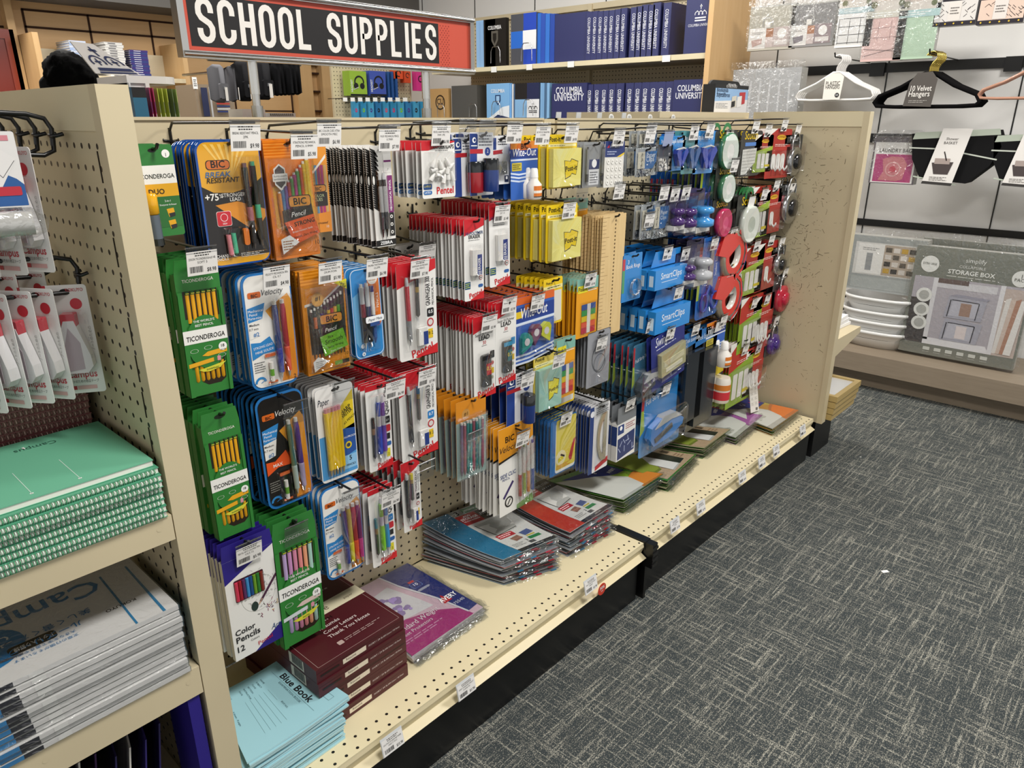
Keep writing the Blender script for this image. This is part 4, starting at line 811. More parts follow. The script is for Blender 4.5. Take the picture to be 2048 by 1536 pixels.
@kind
def tealbag(t, w, h):
    g = K(w, h).base('d9a04a', .03, .0008); g.r(0, 0, 1, .26, 'd98a22', 2); g.c(.32, .17, .13, 'c8924a', 3); g.t('#1', .32, .19, .1, '3a2610', 5); g.p([(0, .26), (1, .26), (1, 1), (0, 1)], '9fb8b4', 2); g.p([(.5, .72), (.98, .64), (.96, .9), (.45, .95)], 'b8bab4', 8); g.t('BIC', .72, .77, .12, '2a2420', 10, bold=.04, rot=6); g.t('Pencil', .72, .84, .1, 'b0465c', 10, rot=6, shear=.3); g.build('printed_bag', 'gloss', t)
    cs = ['7a6a8c', 'b06a78', '3f9490', '3f9490', 'a8586a', '3a8c8c', '7fb2ae', 'a04c66']
    pens(t, w, h, [(.14+.1*k, .25+.02*(k % 2), .94, .003, [(0, .9, 'ebe4dc'), (.04, 1, cs[k]), (.9, 1, cs[k])], -.05) for k in range(8)], -.0045); clr(w, h, 0, .2, 1, 1, .009, t, 'clear_bag', .02, 'film')
@kind
def sideclick(t, w, h):
    g = K(w, h).base('eae9e4', .02, .0008); g.p([(0, 0), (1, 0), (1, .22), (.5, .33), (0, .36)], 'e59a22', 2); g.p([(0, .36), (.5, .33), (.55, .345), (0, .385)], '1c1814', 3); g.t('BIC', .32, .17, .13, '1a1412', 4, bold=.04); g.t('Velocity', .32, .27, .13, '1d1c26', 4, shear=.3, wm=.56); g.t('SIDE CLIC', .26, .56, .09, '33457e', 4, bold=.02, wm=.44); g.t('PENCIL', .2, .595, .05, '33457e', 4)
    g.LN(*g.q(.12, .8), *g.q(.4, .64), .06*w, '3f2f66', 3); g.c(.27, .86, .12, '1c1c1c', 3); g.c(.27, .86, .085, 'e6e4de', 4); g.LN(*g.q(.23, .89), *g.q(.31, .83), .03*w, '1c1c1c', 5); g.p([(.5, .95), (1, .9), (1, 1), (.5, 1)], '6f9e44', 2); g.build('printed_bag', 'card', t)
    pens(t, w, h, [(.56+.125*k, .26, .93, .0037, [(0, .7, c), (.05, 1, 'd8d8d4'), (.42, 1, 'd8d8d4'), (.5, 1.1, c), (.84, 1, c), (.88, .5, 'c8c8c4')], .03) for k, c in enumerate(('b42c30', '86a82c', 'd9802c', '2c50a4'))], -.005); clr(w, h, .45, .22, 1.0, .98, .01, t, 'clear_bag', .02, 'film')
@kind
def colpencils(t, w, h):
    th = .011; g = K(w, h); g.B(-w/2, w/2, 0, th, -h, -.13*h, 'e9e8e4'); g.EX([(-w/2, -.13*h), (w/2, -.13*h), (w*.47, 0), (-w*.47, 0)], 0, .001, '2b2080'); g.C(.0, -.06*h, .009, '0c0a30', 1, .004)
    g.p([(0, .13), (1, .13), (.0, .32)], '2b2080', 1); g.p([(1, .84), (1, 1), (.4, 1)], '2b2080', 1)
    g.ARC(*g.q(.6, .5), .34*w, .004*w, 0, 360, '8a8880', 1, 30, 1.1); rn = random.Random(4)
    for k in range(70):
        a = rn.uniform(0, 6.28); r_ = rn.uniform(.1, .34)*w; x, z = g.q(.62, .46); x += r_*math.cos(a); z += r_*1.25*math.sin(a); b = rn.uniform(0, 3.14); g.LN(x, z, min(x+.05*w*math.cos(b), .49*w), z+.05*w*math.sin(b), .004*w, '4a4844', 2)
    for k in range(22):
        x, z = g.q(.55+.4*rn.random(), .61+.12*rn.random()); b = rn.uniform(0, 3.14); g.LN(x, z, min(x+.05*w*math.cos(b), .49*w), z+.06*w*math.sin(b), .011*w, rn.choice(('8c3a5c', 'c89a2c', '3a3234', '6a3a70')), 3)
    g.c(.5, .6, .07, '2a3a34', 3, rz=.1*w); g.ro(.16, .31, .74, .5, .03, '3a1020', 3)
    g.LN(*g.q(.99, .4), *g.q(.62, .58), .05*w, '4a2840', 5); g.LN(*g.q(.66, .56), *g.q(.58, .6), .025*w, 'c8a488', 5)
    g.t('Color', .06, .78, .12, '1b1b1e', 4, al='l', bold=.04); g.t('Pencils', .06, .845, .13, '1b1b1e', 4, al='l', bold=.04, wmax=.62*w); g.t('12', .06, .93, .13, '1b1b1e', 4, al='l', bold=.04); g.t('Colors', .42, .885, .045, '1b1b1e', 4); g.t('Pentel', .62, .95, .09, 'c4242c', 4, rot=6, wm=.3); g.t('Arts', .88, .88, .13, '2f4d7a', 4, shear=.3, wm=.24)
    g.build('carton', 'card', t)
    for k, c in enumerate(('d03a56', '9c1e2c', '5a2f5e', '3f8fcc', '1e4c86', '6c9c2c', '2f7a34', '7c2e22')):
        p = G(); x = (.2+.07*k-.5)*w; p.TB([(x, -.001, -.325*h), (x, -.001, -.485*h)], .036*w, c, 6); p.build('pencil', 'gloss', t)
@kind
def darkstack(t, w, h):
    g = K(w, h).base('8a8c90', .04, .0014, edge='2a2a2c'); g.r(.02, .01, .98, .99, '9a9ca2', 1); g.c(.5, .5, .3, '6a6c72', 2, rz=.25*h); g.c(.5, .5, .26, '9a9ca2', 3, rz=.22*h); g.ARC(*g.q(.55, .6), .25*w, .02*w, 0, 360, '55575c', 4); g.build('card', 'card', t); clr(w, h, .1, .3, .9, .95, .008, t)
def stapler(c1, c2):
    def f(t, w, h):
        g = K(w, h).base(c1, .04, .001); g.r(0, .04, .06, .35, 'c03038', 2); g.p([(0, .35), (.06, .35), (.1, .62), (0, .7)], 'a8c03a', 2); g.T('Full Strip Stapler', *g.q(.1, .3), .08*w, 'e6f2fc', 3, rot=10, al='l', bold=.02, wmax=.6*w)
        for k in range(12): g.LN(*g.q(.55+.035*k, .1+.0*k), *g.q(.5+.035*k, .22), .008*w, '1c5a94', 2)
        g.build('card', 'gloss', t); b = G(); b.EX([(-.42*w, -.72*h), (-.36*w, -.6*h), (-.1*w, -.5*h), (.2*w, -.52*h), (.42*w, -.66*h), (.4*w, -.74*h), (.1*w, -.84*h), (-.3*w, -.86*h)], -.024, -.004, c2); b.EX([(-.3*w, -.62*h), (-.1*w, -.49*h), (.2*w, -.51*h), (.36*w, -.6*h), (.1*w, -.58*h)], -.027, -.002, 'b8bcc0'); b.EX([(-.3*w, -.75*h), (.1*w, -.64*h), (.12*w, -.7*h), (-.28*w, -.81*h)], -.028, -.004, '4a4e54'); b.build('stapler', 'gloss', t)
        clr(w, h, -.0, .02, 1, .99, .008, t, r=.03); clr(w, h, .05, .4, .98, .92, .032, t, r=.15)
    return f
KIND['stapler'] = stapler('2a86cf', '2f80d0'); KIND['sharpenerpack'] = stapler('3c6f8e', '4a5560')
@kind
def swing(t, w, h):
    g = K(w, h).base('26307a', .03, .001); g.t('Swingline', .4, .2, .16, 'f2f4fa', 3, shear=.3, wm=.56); g.tx(.15, .24, .75, .28, 1, 'c8cce4'); g.T('5000', *g.q(.1, .85), .07*w, 'e8eaf4', 3, rot=90, al='l'); g.tx(.3, .9, .9, .95, 2, 'aab0d4'); g.build('card', 'card', t)
    b = G(); b.B(-.32*w, .42*w, -.014, -.001, -.78*h, -.36*h, 'b8b48a'); b.B(-.25*w, .35*w, -.016, -.014, -.6*h, -.5*h, 'cfcba8'); b.B(-.2*w, .3*w, -.016, -.014, -.72*h, -.65*h, 'e2dfc8'); b.build('staple_box', 'gloss', t); clr(w, h, .14, .32, .96, .84, .019, t)
@kind
def combs(t, w, h):
    g = K(w, h).base('14181e', .04, .003, edge='5c6066'); g.p([(.1, .0), (.9, 0), (.9, .12), (.1, .16)], '2a74b8', 2); g.t('Desk Essentials', .5, .1, .1, 'dbe8f4', 3, wm=.6); g.build('case', 'gloss', t); b = G(); b.B(-.38*w, .38*w, -.018, -.001, -.94*h, -.2*h, '20262e'); b.build('binding_combs', 'gloss', t)
@kind
def flagfolder(t, w, h):
    g = K(w, h).base('2a6db0', .03, .002, edge='1d3f63'); g.ro(.2, .06, .98, .98, .08, 'eef0ee', 1); g.ro(.22, .02, .99, .93, .06, 'e2d04a', 2); g.c(.42, .72, .2, 'efe6b0', 3); g.p([(.3, .72), (.5, .68), (.52, .76), (.32, .8)], 'd8c81e', 4); g.LN(*g.q(.4, .66), *g.q(.56, .72), .05*w, '1c1c1c', 5); g.p([(.9, .48), (.99, .46), (.85, .84), (.78, .85), (.72, .78)], 'b83030', 4); g.tx(.25, .84, .8, .92, 3, 'd2603a', 4); g.build('folder', 'gloss', t); clr(w, h, 0, 0, 1, 1, .005, t, 'clear_sleeve', .02)
@kind
def protractor(t, w, h):
    g = K(w, h).base('e6e6e8', .05, .0012, edge='9a9890'); g.r(0, .0, .2, 1, '27407c', 1); g.c(.12, .1, .1, 'e8eaf0', 3); g.tx(.3, .03, .95, .14, 4, '555a66'); g.p([(.35, .92), (1, .84), (1, .92), (.35, .99)], 'c02430', 2); g.build('card', 'card', t)
    b = G(); n = 14; x, z = .0, -.5*h; P0 = [(.36*w*math.cos(R(90+180*i/n))*.9+.2*w, -.5*h+.36*h*math.sin(R(90+180*i/n))) for i in range(n+1)]; P1 = [((.22*w)*math.cos(R(90+180*i/n))*.9+.2*w, -.5*h+.26*h*math.sin(R(90+180*i/n))) for i in range(n+1)]
    for i in range(n): b.EX([P0[i], P0[i+1], P1[i+1], P1[i]], -.004, -.0015, 'a9a28c')
    b.B(.2*w, .34*w, -.004, -.0015, -.86*h, -.14*h, 'a9a28c'); b.build('protractor', 'gloss', t); clr(w, h, .2, .12, .92, .92, .006, t)
@kind
def stbox(t, w, h):
    g = K(w, h); g.B(-w/2, w/2, 0, .02, -h, -.3*h, 'e9e8e4'); g.EX([(-w/2, -.3*h), (w/2, -.3*h), (w*.48, 0), (-w*.48, 0)], 0, .001, '7c8084'); g.C(0, -.06*h, .008, '202224', 1, .003); g.ro(.04, .33, .36, .5, .02, '27407c', 2); g.c(.2, .39, .07, 'ffffff', 3); g.tx(.45, .34, .95, .46, 3, 'a04a50'); g.p([(.05, .58), (.95, .52), (.95, .92), (.05, .98)], '2c3a6c', 2)
    rn = random.Random(2)
    for k in range(9): x, z = g.q(.15+.7*rn.random(), .6+.3*rn.random()); a = rn.uniform(0, 3); g.LN(x, z, max(-.45*w, min(.45*w, x+.2*w*math.cos(a))), z+.2*w*math.sin(a), .03*w, 'aeb8d4', 3)
    g.add([(-w/2-.0003, .0, -.7*h), (-w/2-.0003, .02, -.7*h), (-w/2-.0003, .02, -.34*h), (-w/2-.0003, 0, -.34*h)], [(0, 3, 2, 1)], '27407c'); g.build('carton', 'card', t)
@kind
def glue(t, w, h):
    g = K(w, h).base('2c2a34', .1, .001); g.p([(.5, 0), (1, .0), (1, .4), (.3, .45)], 'd8c028', 2); g.build('card', 'card', t); b = G(); b.LA([(.2*w, -.98*h), (.23*w, -.95*h), (.23*w, -.5*h), (.2*w, -.42*h)], 'e6dfd2', (.05*w, -.23*w, 0)); b.build('tube', 'gloss', t); l = G(); l.LA([(.235*w, -.9*h), (.235*w, -.72*h)], 'c8323c', (.05*w, -.23*w, 0)); l.LA([(.235*w, -.68*h), (.235*w, -.56*h)], 'd07a2c', (.05*w, -.23*w, 0)); l.build('tube_label', 'card', t)
@kind
def ruler(t, w, h):
    g = K(w, h); g.EX(rr(-w/2, -h, w/2, 0, .02*w), 0, .0022, 'd8b478'); 
    g.build('ruler', 'ruler', t); k = K(w, h)
    for i in range(31):
        b = .02+.031*i; k.r(.0, b, .3 if i % 5 == 0 else .16, b+.0025, '8a6a40', 1); k.c(.55, b, .03, '6a5430', 1, n=6)
    k.build('markings', 'card', t)
# ---------------------------------------------------------------- hooks, tags and rows of goods
def tagart(g, a, b, price, x0, x1, z0, z1, seed):
    w, h = x1-x0, z1-z0; rn = random.Random(seed)
    g.R(x0, z0, x1, z1, 'efedea', 0)
    for zz, c in ((.93, .5), (.83, .46)):
        k = x0+w*(.5-c/2)
        while k < x0+w*(.5+c/2): d = w*(.03+.06*rn.random()); g.R(k, z0+h*(zz-.03), k+d, z0+h*(zz+.02), '4a4a4a', 1); k += d+w*.02
    g.T(a, x0+w/2, z0+h*.64, h*.1, '141414', 1, wmax=w*.86)
    if b: g.T(b, x0+w/2, z0+h*.49, h*.1, '141414', 1, wmax=w*.7)
    k = x0+w*.08
    while k < x0+w*.5: d = w*(.006+.014*rn.random()); g.R(k, z0+h*.12, k+d, z0+h*.38, '1a1a1a', 1); k += d+w*(.006+.01*rn.random())
    g.T(price, x1-w*.06, z0+h*.12, h*.17, '161616', 1, bold=.02, al='r', wmax=w*.3)
NH = [0]
def hook(x, zl, yl, zh, yh, lab, label, size=1.0):
    """zh,yh: goods arm height and tip; zl,yl: tag arm height and tip"""
    NH[0] += 1
    t = empty('display_hook', (x, 0, zh)); tag(t, label, 'peg hook'); B = 'black'
    g = G(); g.TB([(-.0127, -.003, .007), (-.0127, -.007, .004), (0, -.007, .002), (.0127, -.007, .004), (.0127, -.003, .007)], .0022, '101010', 6); g.TB([(0, -.007, .024), (0, -.007, -.012)], .0026, '101010', 6); g.build('back_plate', 'wire', t)
    g = G(); g.TB([(0, -.006, 0), (0, yh+.008, .002), (0, yh, .004), (0, yh-.004, .009)], .0026, '121212', 6); g.build('goods_arm', 'wire', t)
    if lab:
        dz = zl-zh
        g = G(); g.TB([(0, -.007, .02), (0, -.02, dz*.6+.012), (0, yl+.03, dz), (0, yl, dz)], .0023, '121212', 6); g.TB([(-.018, yl, dz), (.018, yl, dz)], .0019, '121212', 6); g.build('tag_arm', 'wire', t)
        w, h = .049*size, .043*size
        H = empty('label_holder', (0, yl-.003, dz+.003), (R(-9), 0, R(random.uniform(-5, 5)))); H.parent = t
        bpy.data.objects.remove(H)
        g = G(); g.xf = lambda p: (p[0], yl-.004+p[1]+p[2]*-.16, dz+.003+p[2])
        g.add([(-w/2, 0, -h), (w/2, 0, -h), (w/2, 0, 0), (-w/2, 0, 0)], [(0, 1, 2, 3)], 'ffffff'); g.TB([(-w/2, 0, 0), (w/2, 0, 0)], .0016, 'ffffff', 6); g.TB([(-w/2, -.001, -h*.42 if lab[0] == 'clear' else -h*.2), (w/2, -.001, -h*.42 if lab[0] == 'clear' else -h*.2)], .0008, 'ffffff', 5)
        H = g.build('label_holder', 'sleeve', t)
        if lab[0] != 'clear':
            g = G(); g.xf = lambda p: (p[0], yl-.0052+p[1]+p[2]*-.16, dz+.003+p[2])
            if lab[2]: tagart(g, *lab[2:5], -w*.49, w*.49, -h*1.0, -h*.14, NH[0])
            else: g.R(-w*.49, -h, w*.49, -h*.14, 'e6e4e2' if lab[0] != 'blue' else '9aa6c8', 0)
            g.build('price_label', 'card', H)
    return t
CACHE = {}
def proto(k, w, h):
    key = (k, round(w, 3), round(h, 3))
    if key in CACHE: return dup(CACHE[key])
    t = empty('hanging_pack'); KIND[k](t, w, h); CACHE[key] = t; return t
def row(k, name, cat, desc, bb, yF, n, dy, lab=None, hk=True, group=None, tilt=0, jit=.002, yaw=0, hdesc=None, hx=None, first=None):
    a = at(bb[0], bb[1], y=yF); b = at(bb[2], bb[3], y=yF); w = b.x-a.x; h = a.z-b.z; x = (a.x+b.x)/2; rn = random.Random(int(bb[0]*7+bb[1]))
    hx = x if hx is None else at(hx, bb[1], y=yF).x
    for i in range(n):
        t = proto(k, w, h); t.name = name
        t.location = (x+rn.uniform(-jit, jit), yF+i*dy+rn.uniform(-.0012, .0012)*(i > 0), a.z+rn.uniform(-jit, jit)*(.5 if i else 0)-.003*(i*dy/.2))
        t.rotation_euler = (R(rn.uniform(-1, 1.2) if i else 0), R(tilt+rn.uniform(-1, 1)), R(yaw+(rn.uniform(-2.5, 2.5) if i else 0)))
        o = ORD[i] if n > 1 else ''
        if n == 1: L = desc
        elif i == n-1 and n > 2: L = desc+', hindmost on its hook'
        else: L = desc+', '+o+(' on its hook' if i == 0 else ' from the front of its hook')
        tag(t, L, cat, (group or desc+' in one row') if n > 1 else group)
    if hk:
        zh = a.z-.008
        if lab and lab[0] != 'none':
            if isinstance(lab[0], str): u, v = lab[1], lab[2]; L = (lab[0],)+(('', '') if False else ())
            else: u, v = lab[0], lab[1]
            q = at(u, v, x=hx); yl = min(max(q.y, yF-.06), yF-.008); q = at(u, v, y=yl)
            if isinstance(lab[0], str): L = (lab[0], 0, None, None, None)
            else: L = (0, 0)+tuple(lab[2:5])
            hook(hx, q.z, yl, zh, yF-.01, L, 'black wire hook '+('with empty holder ' if isinstance(lab[0], str) else 'tagged %s ' % lab[4])+'carrying '+(hdesc or desc), )
        else: hook(hx, zh+.02, yF, zh, yF-.014, None, 'plain black wire hook carrying '+(hdesc or desc))
Y1 = -.205
P = 'pencil pack'
def PP(k, desc, *a, **kw): row(k, 'pencil_pack', P, desc, *a, **kw)
# first bay, top tier
row('duo', 'sharpener_pack', 'sharpener pack', 'green card with yellow sharpener by the post', (262, 290, 372, 468), Y1, 3, .03)
PP('breakres', 'large yellow and black card with two black pencils', (388, 281, 545, 520), Y1, 9, .011, (487, 245, 'BREAK RESISTANT PENCIL', '2PK', '$9.98'))
PP('xstrong', 'orange bag of coloured mechanical pencils', (525, 280, 640, 508), Y1, 6, .013, (605, 265, 'XTRASTRONG MECHANICAL', 'PENCIL 0.9MM', '$5.98'))
PP('colorcues', 'orange bag with pink and green pencils behind', (590, 292, 664, 462), -.15, 3, .014, (703, 243, 'BIC COLOR CUES XTRA', 'SMOOTH MEC', '$6.98'))
PP('zebra', 'zebra striped card with two steel pencils', (738, 292, 790, 490), -.2, 13, .0115, (777, 255, 'M-301 MECHANICAL PENCIL', '0.7MM', '$7.98'))
row('caps', 'eraser_pack', 'eraser pack', 'white card of small eraser caps', (842, 283, 912, 392), Y1, 7, .015, (848, 248, 'PENTEL SHARP MECH PENC', '7MM 1PK', '$6.98'))
row('tubred', 'sharpener_pack', 'sharpener pack', 'carded red tub sharpener', (905, 275, 955, 390), -.18, 1, .02, ('clear', 897, 241))
row('tubblue', 'sharpener_pack', 'sharpener pack', 'carded blue tub sharpener on top tier', (940, 265, 988, 388), -.2, 3, .04, ('clear', 974, 243))
row('metsharp', 'sharpener_pack', 'sharpener pack', 'card with small metal sharpener', (983, 272, 1020, 367), -.19, 3, .018, (1028, 247, 'STAEDTLER METAL SHARP', 'ENER', '$4.98'))
row('witeout', 'correction_fluid_pack', 'correction fluid', 'blue card with white correction fluid bottle', (1022, 283, 1075, 395), -.2, 5, .024, (1085, 250, 'BIC WITE OUT BRAND MINI', '2 CORR', '$7.98'))
row('postyellow', 'sticky_note_pack', 'sticky notes', 'yellow sticky note pad pack on upper tier', (1095, 270, 1152, 373), -.2, 4, .025, (1143, 249, '3M POST IT NOTES 3X3 YEL', 'LOW 2PK', '$4.98'))
row('greypens', 'pen_pack', 'pen pack', 'clear pack of grey pens', (1168, 285, 1205, 372), -.2, 6, .013, None)
row('rings', 'label_pack', 'label pack', 'white card of round reinforcement labels', (1212, 283, 1246, 372), -.21, 2, .02, (1198, 259, '3M POST IT PAGE MARKERS', 'ULTRA 5', '$4.98'))
# first bay, second tier
PP('ticon', 'tall green carton of yellow pencils on second tier', (341, 524, 468, 774), -.2, 6, .019, (400, 497, 'DIXON TICONDEROGA #2 HB', 'SOFT 5', '$8.98'))
PP('velwhite', 'blue and white card with red and blue pencils', (478, 552, 601, 760), Y1, 7, .017, (550, 528, 'VELOCITY MECHANICAL PEN-', 'CIL 0.7', '$4.98'))
PP('smooth', 'orange bag of black pencils with green badge', (598, 545, 702, 730), Y1, 8, .013, (658, 520, 'MECHANICAL PENCILS ME-', 'DIUM POIN', '$5.98'))
PP('papermate', 'rounded blue and orange card with two pencils', (698, 540, 769, 706), Y1, 7, .018, (752, 513, 'PMCPEN TWISTSHAREOPEN', 'CL2PK', '$6.98'))
PP('gearred', 'card with red drafting pencil and eraser', (790, 530, 876, 704), Y1, 6, .015, (838, 516, 'GRAPHGEAR 300 MECHANI-', 'CAL PENCI', '$7.98'))
PP('delguard', 'zebra striped pencil card deep in the shelf', (790, 493, 850, 640), -.07, 3, .012, (922, 476, 'ZEBRA DELGUARD ASST', '', '$8.98'), hdesc='zebra striped cards at the back')
row('erasers', 'eraser_pack', 'eraser pack', 'red topped white eraser card, nearer row', (927, 440, 969, 595), Y1, 16, .0118, None, hdesc='the nearer row of white eraser cards')
row('erasers', 'eraser_pack', 'eraser pack', 'red topped white eraser card, farther row', (977, 408, 1019, 567), Y1, 13, .0128, (980, 410, 'HI-POLYMER ERASER LARGE', 'ZET 10', '$1.48'), hdesc='the farther row of eraser cards')
row('postyellow', 'sticky_note_pack', 'sticky notes', 'yellow sticky note pad pack on lower tier', (1093, 412, 1152, 515), -.2, 7, .024, (1138, 403, '3M POST IT NOTES 3X3 YEL', 'LOW 2PK', '$4.98'))
row('flags', 'page_flag_pack', 'page flags', 'page flag card beside the wooden rulers', (1140, 400, 1173, 496), -.13, 3, .02, ('clear', 1030, 388))
row('ruler', 'wooden_ruler', 'ruler', 'thin wooden ruler in a hanging bundle', (1207, 432, 1241, 660), -.2, 18, .0078, (1197, 371, 'PAPER POST IT FLAGS AS-', 'SORTED', '$5.98'), jit=.004)
# first bay, third tier
PP('ticon', 'tall green carton of yellow pencils on third tier', (399, 832, 509, 1052), -.22, 9, .0165, None)
PP('velblack', 'black and blue card with teal and purple pencils', (507, 800, 624, 989), -.2, 10, .0152, ('clear', 590, 805))
PP('sharpw', 'card of five yellow mechanical pencils', (629, 783, 719, 940), Y1, 11, .0125, ('clear', 685, 764))
PP('quickblue', 'card with blue and purple click pencils', (730, 775, 789, 927), Y1, 12, .0135, (789, 758, 'QUICK CLICK MECHANICAL', 'PENCIL', '$6.98'))
PP('gearblack', 'card with black drafting pencil and eraser', (797, 752, 878, 898), Y1, 13, .0125, (853, 735, 'GRAPHGEAR 300 MECHANI-', 'CAL PENCI', '$7.98'))
row('leadred', 'lead_pack', 'pencil lead pack', 'white pencil lead card with black case', (945, 636, 991, 786), Y1, 17, .0108, (978, 628, 'Pentel Lead 0.5mm', '', '$2.98'))
row('leadblue', 'lead_pack', 'pencil lead pack', 'white pencil lead card with blue topped case', (990, 608, 1032, 758), Y1, 16, .0112, (1018, 592, 'Pentel Lead 0.7mm', '', '$2.98'))
row('delguard', 'pencil_pack', P, 'pencil card behind the lead cards', (866, 700, 905, 850), -.06, 2, .012, (921, 680, 'ZEBRA DELGUARD ASST', '', '$8.98'), hx=900)
row('wotape', 'correction_tape_pack', 'correction tape', 'blue card with three round correction tapes', (1022, 600, 1106, 706), -.2, 9, .018, (1075, 587, 'BIC WITE OUT BRAND MINI', '2 CORR', '$7.98'))
row('posttape', 'sticky_note_pack', 'sticky notes', 'flat clear sticky note card', (1088, 560, 1124, 642), -.19, 7, .015, None)
row('flags', 'page_flag_pack', 'page flags', 'page flag card, frontmost rows in the middle', (1154, 560, 1192, 666), -.2, 8, .011, (1178, 545, '3M POST IT FLAGS ELECTRIC', 'GLOW', '$3.98'), hdesc='page flag cards in the middle')
# first bay, fourth tier
row('colpencils', 'coloured_pencil_box', 'coloured pencils', 'purple and white box of twelve coloured pencils', (436, 1100, 568, 1272), -.235, 8, .0125, (495, 1085, 'PENTEL ARTS COLORED PEN-', 'CILS 12', '$5.98'))
PP('pastel', 'green carton of pastel pencils', (540, 1054, 652, 1253), -.235, 9, .0155, ('clear', 590, 1050))
PP('velfour', 'white and blue card with four bright pencils', (636, 985, 730, 1128), Y1, 7, .016, ('clear', 703, 980))
PP('quickgreen', 'card with green and blue click pencils', (733, 985, 792, 1114), Y1, 7, .015, (780, 978, 'QUICK CLICK MECHANICAL', 'PENCIL', '$6.98'))
PP('gearyellow', 'card with black twist pencil and yellow cap', (799, 930, 843, 1050), Y1, 5, .022, ('clear', 850, 925))
PP('tealbag', 'orange topped bag of teal and pink pencils', (912, 808, 974, 936), Y1, 6, .02, ('clear', 915, 878))
PP('sideclick', 'narrow white bag of four clicking pencils', (995, 862, 1063, 1001), Y1, 12, .0125, (1045, 862, 'VELOCITY SIDE CLICK MECH', 'PENCIL', '$5.98'))
row('tubblue', 'sharpener_pack', 'sharpener pack', 'carded blue tub sharpener below the leads', (1014, 755, 1066, 838), -.2, 4, .028, (1055, 743, 'SHARPENER ROUND TUB', 'ASST', '$4.98'))
row('postgreen', 'sticky_note_pack', 'sticky notes', 'mint green sticky note pad pack', (1068, 712, 1114, 808), -.2, 4, .024, (1118, 705, '3M POST IT NOTES POP ASS', 'TDCOLO', '$4.98'))
row('flags', 'page_flag_pack', 'page flags', 'page flag card below the middle rows', (1113, 682, 1147, 786), -.2, 2, .012, None)
row('posttape', 'label_pack', 'label pack', 'blue card under the page flags', (1110, 740, 1148, 800), -.18, 1, .01, None, hk=False)
row('darkstack', 'compass_pack', 'compass pack', 'grey drawing compass card with dark edges', (1176, 668, 1217, 760), -.2, 10, .0115, (1182, 680, 'MAPED CLASSIC EYE CUR-', 'VE', '$2.98'))
# first bay, lowest tier
row('flagfolder', 'folder_pack', 'folder pack', 'yellow and blue folder pack', (1101, 846, 1149, 930), -.2, 9, .012, (1113, 832, '3M POST-IT FLAG HIGHL', 'IGHTER ASST', '$5.98'))
row('protractor', 'protractor_pack', 'protractor pack', 'white card with clear protractor', (1181, 818, 1214, 930), -.2, 13, .011, ('clear', 1165, 823))
# second bay
def rw(k, name, cat, desc, bb, n, dy, lab=None, yF=-.2, **kw): row(k, name, cat, desc, bb, yF, n, dy, lab, **kw)
rw('clips', 'paper_clip_pack', 'paper clips', 'bag of paper clips with blue label, upper', (1272, 296, 1310, 350), 3, .035, (1268, 256, 'SMALL #1 ASSORTED CLIP', 'N', '$2.98'))
rw('clipsdark', 'paper_clip_pack', 'paper clips', 'bag of paper clips in the second row', (1282, 412, 1304, 475), 2, .02, (1262, 432, 'CLI WOODEN RULER', '', '$2.98'))
rw('clips', 'paper_clip_pack', 'paper clips', 'bag of large clips with blue tab', (1306, 405, 1332, 472), 2, .02, (1288, 376, 'CLIP SINGLE BULLDOG', '1.25', '$1.98'))
rw('tacks', 'push_pin_pack', 'push pins', 'grey pack of clear push pins', (1312, 290, 1342, 341), 2, .03, ('blue', 1337, 262))
rw('clipsdark', 'paper_clip_pack', 'paper clips', 'small blue clip pack under the top rail', (1276, 263, 1312, 296), 2, .03, (1303, 248, 'SCHOLASTIC GLUE STICK', 'ASST', '$1.98'), yF=-.17)
rw('removerteal', 'staple_remover_pack', 'staple remover', 'teal card with blue staple remover', (1368, 262, 1391, 346), 2, .03, (1379, 251, 'DESK STAPLE REMOVER', '', '$3.98'))
rw('removerblue', 'staple_remover_pack', 'staple remover', 'bright blue card with staple remover', (1391, 262, 1424, 345), 1, .03, (1421, 247, 'STAPLER', '', '$3.98'))
rw('removerblue', 'staple_remover_pack', 'staple remover', 'dark blue card with staple remover, left one', (1340, 272, 1366, 340), 2, .03, None)
rw('scissors', 'scissors_pack', 'scissors', 'long blue scissors card in the upper rows', (1410, 262, 1432, 432), 8, .022, None, yF=-.17)
rw('scissors', 'scissors_pack', 'scissors', 'long blue scissors card in the lower rows', (1402, 478, 1432, 626), 8, .017, (1409, 480, 'SCISSORS STUDENT', '8IN', '$4.98'))
rw('scissors', 'scissors_pack', 'scissors', 'scissors card at the very back on the left', (1345, 345, 1370, 470), 5, .02, None, yF=-.08)
rw('tapegreen', 'tape_pack', 'tape', 'green tape roll card on top', (1431, 262, 1470, 320), 2, .035, (1455, 262, 'SCOTCH MAGIC TAPE', '', '$3.98'))
rw('tapegreen', 'tape_pack', 'tape', 'green tape roll card below the top one', (1433, 335, 1463, 394), 2, .035, (1470, 318, 'SCOTCH TAPE', '', '$3.98'))
rw('mountcard', 'mounting_tape_pack', 'mounting tape', 'dark card of clear mounting strips', (1484, 262, 1517, 350), 7, .014, (1483, 241, 'MOUNTING SQUARES', '', '$4.98'))
rw('tapewhite', 'mounting_tape_pack', 'mounting tape', 'dark card with white mounting tape roll', (1477, 392, 1512, 470), 9, .013, ('blank', 1468, 397))
rw('tapepink', 'tape_pack', 'tape', 'pink tape dispenser roll on a card', (1427, 400, 1456, 463), 1, .03, None)
rw('tapedarkred', 'tape_pack', 'tape', 'dark red tape roll beside the pink one', (1410, 405, 1436, 464), 1, .03, None, yF=-.17)
rw('cmdstrip', 'adhesive_strip_pack', 'adhesive strips', 'red and green card of strips on top', (1512, 270, 1540, 342), 3, .02, (1517, 249, 'COMMAND STRIPS', '', '$5.98'))
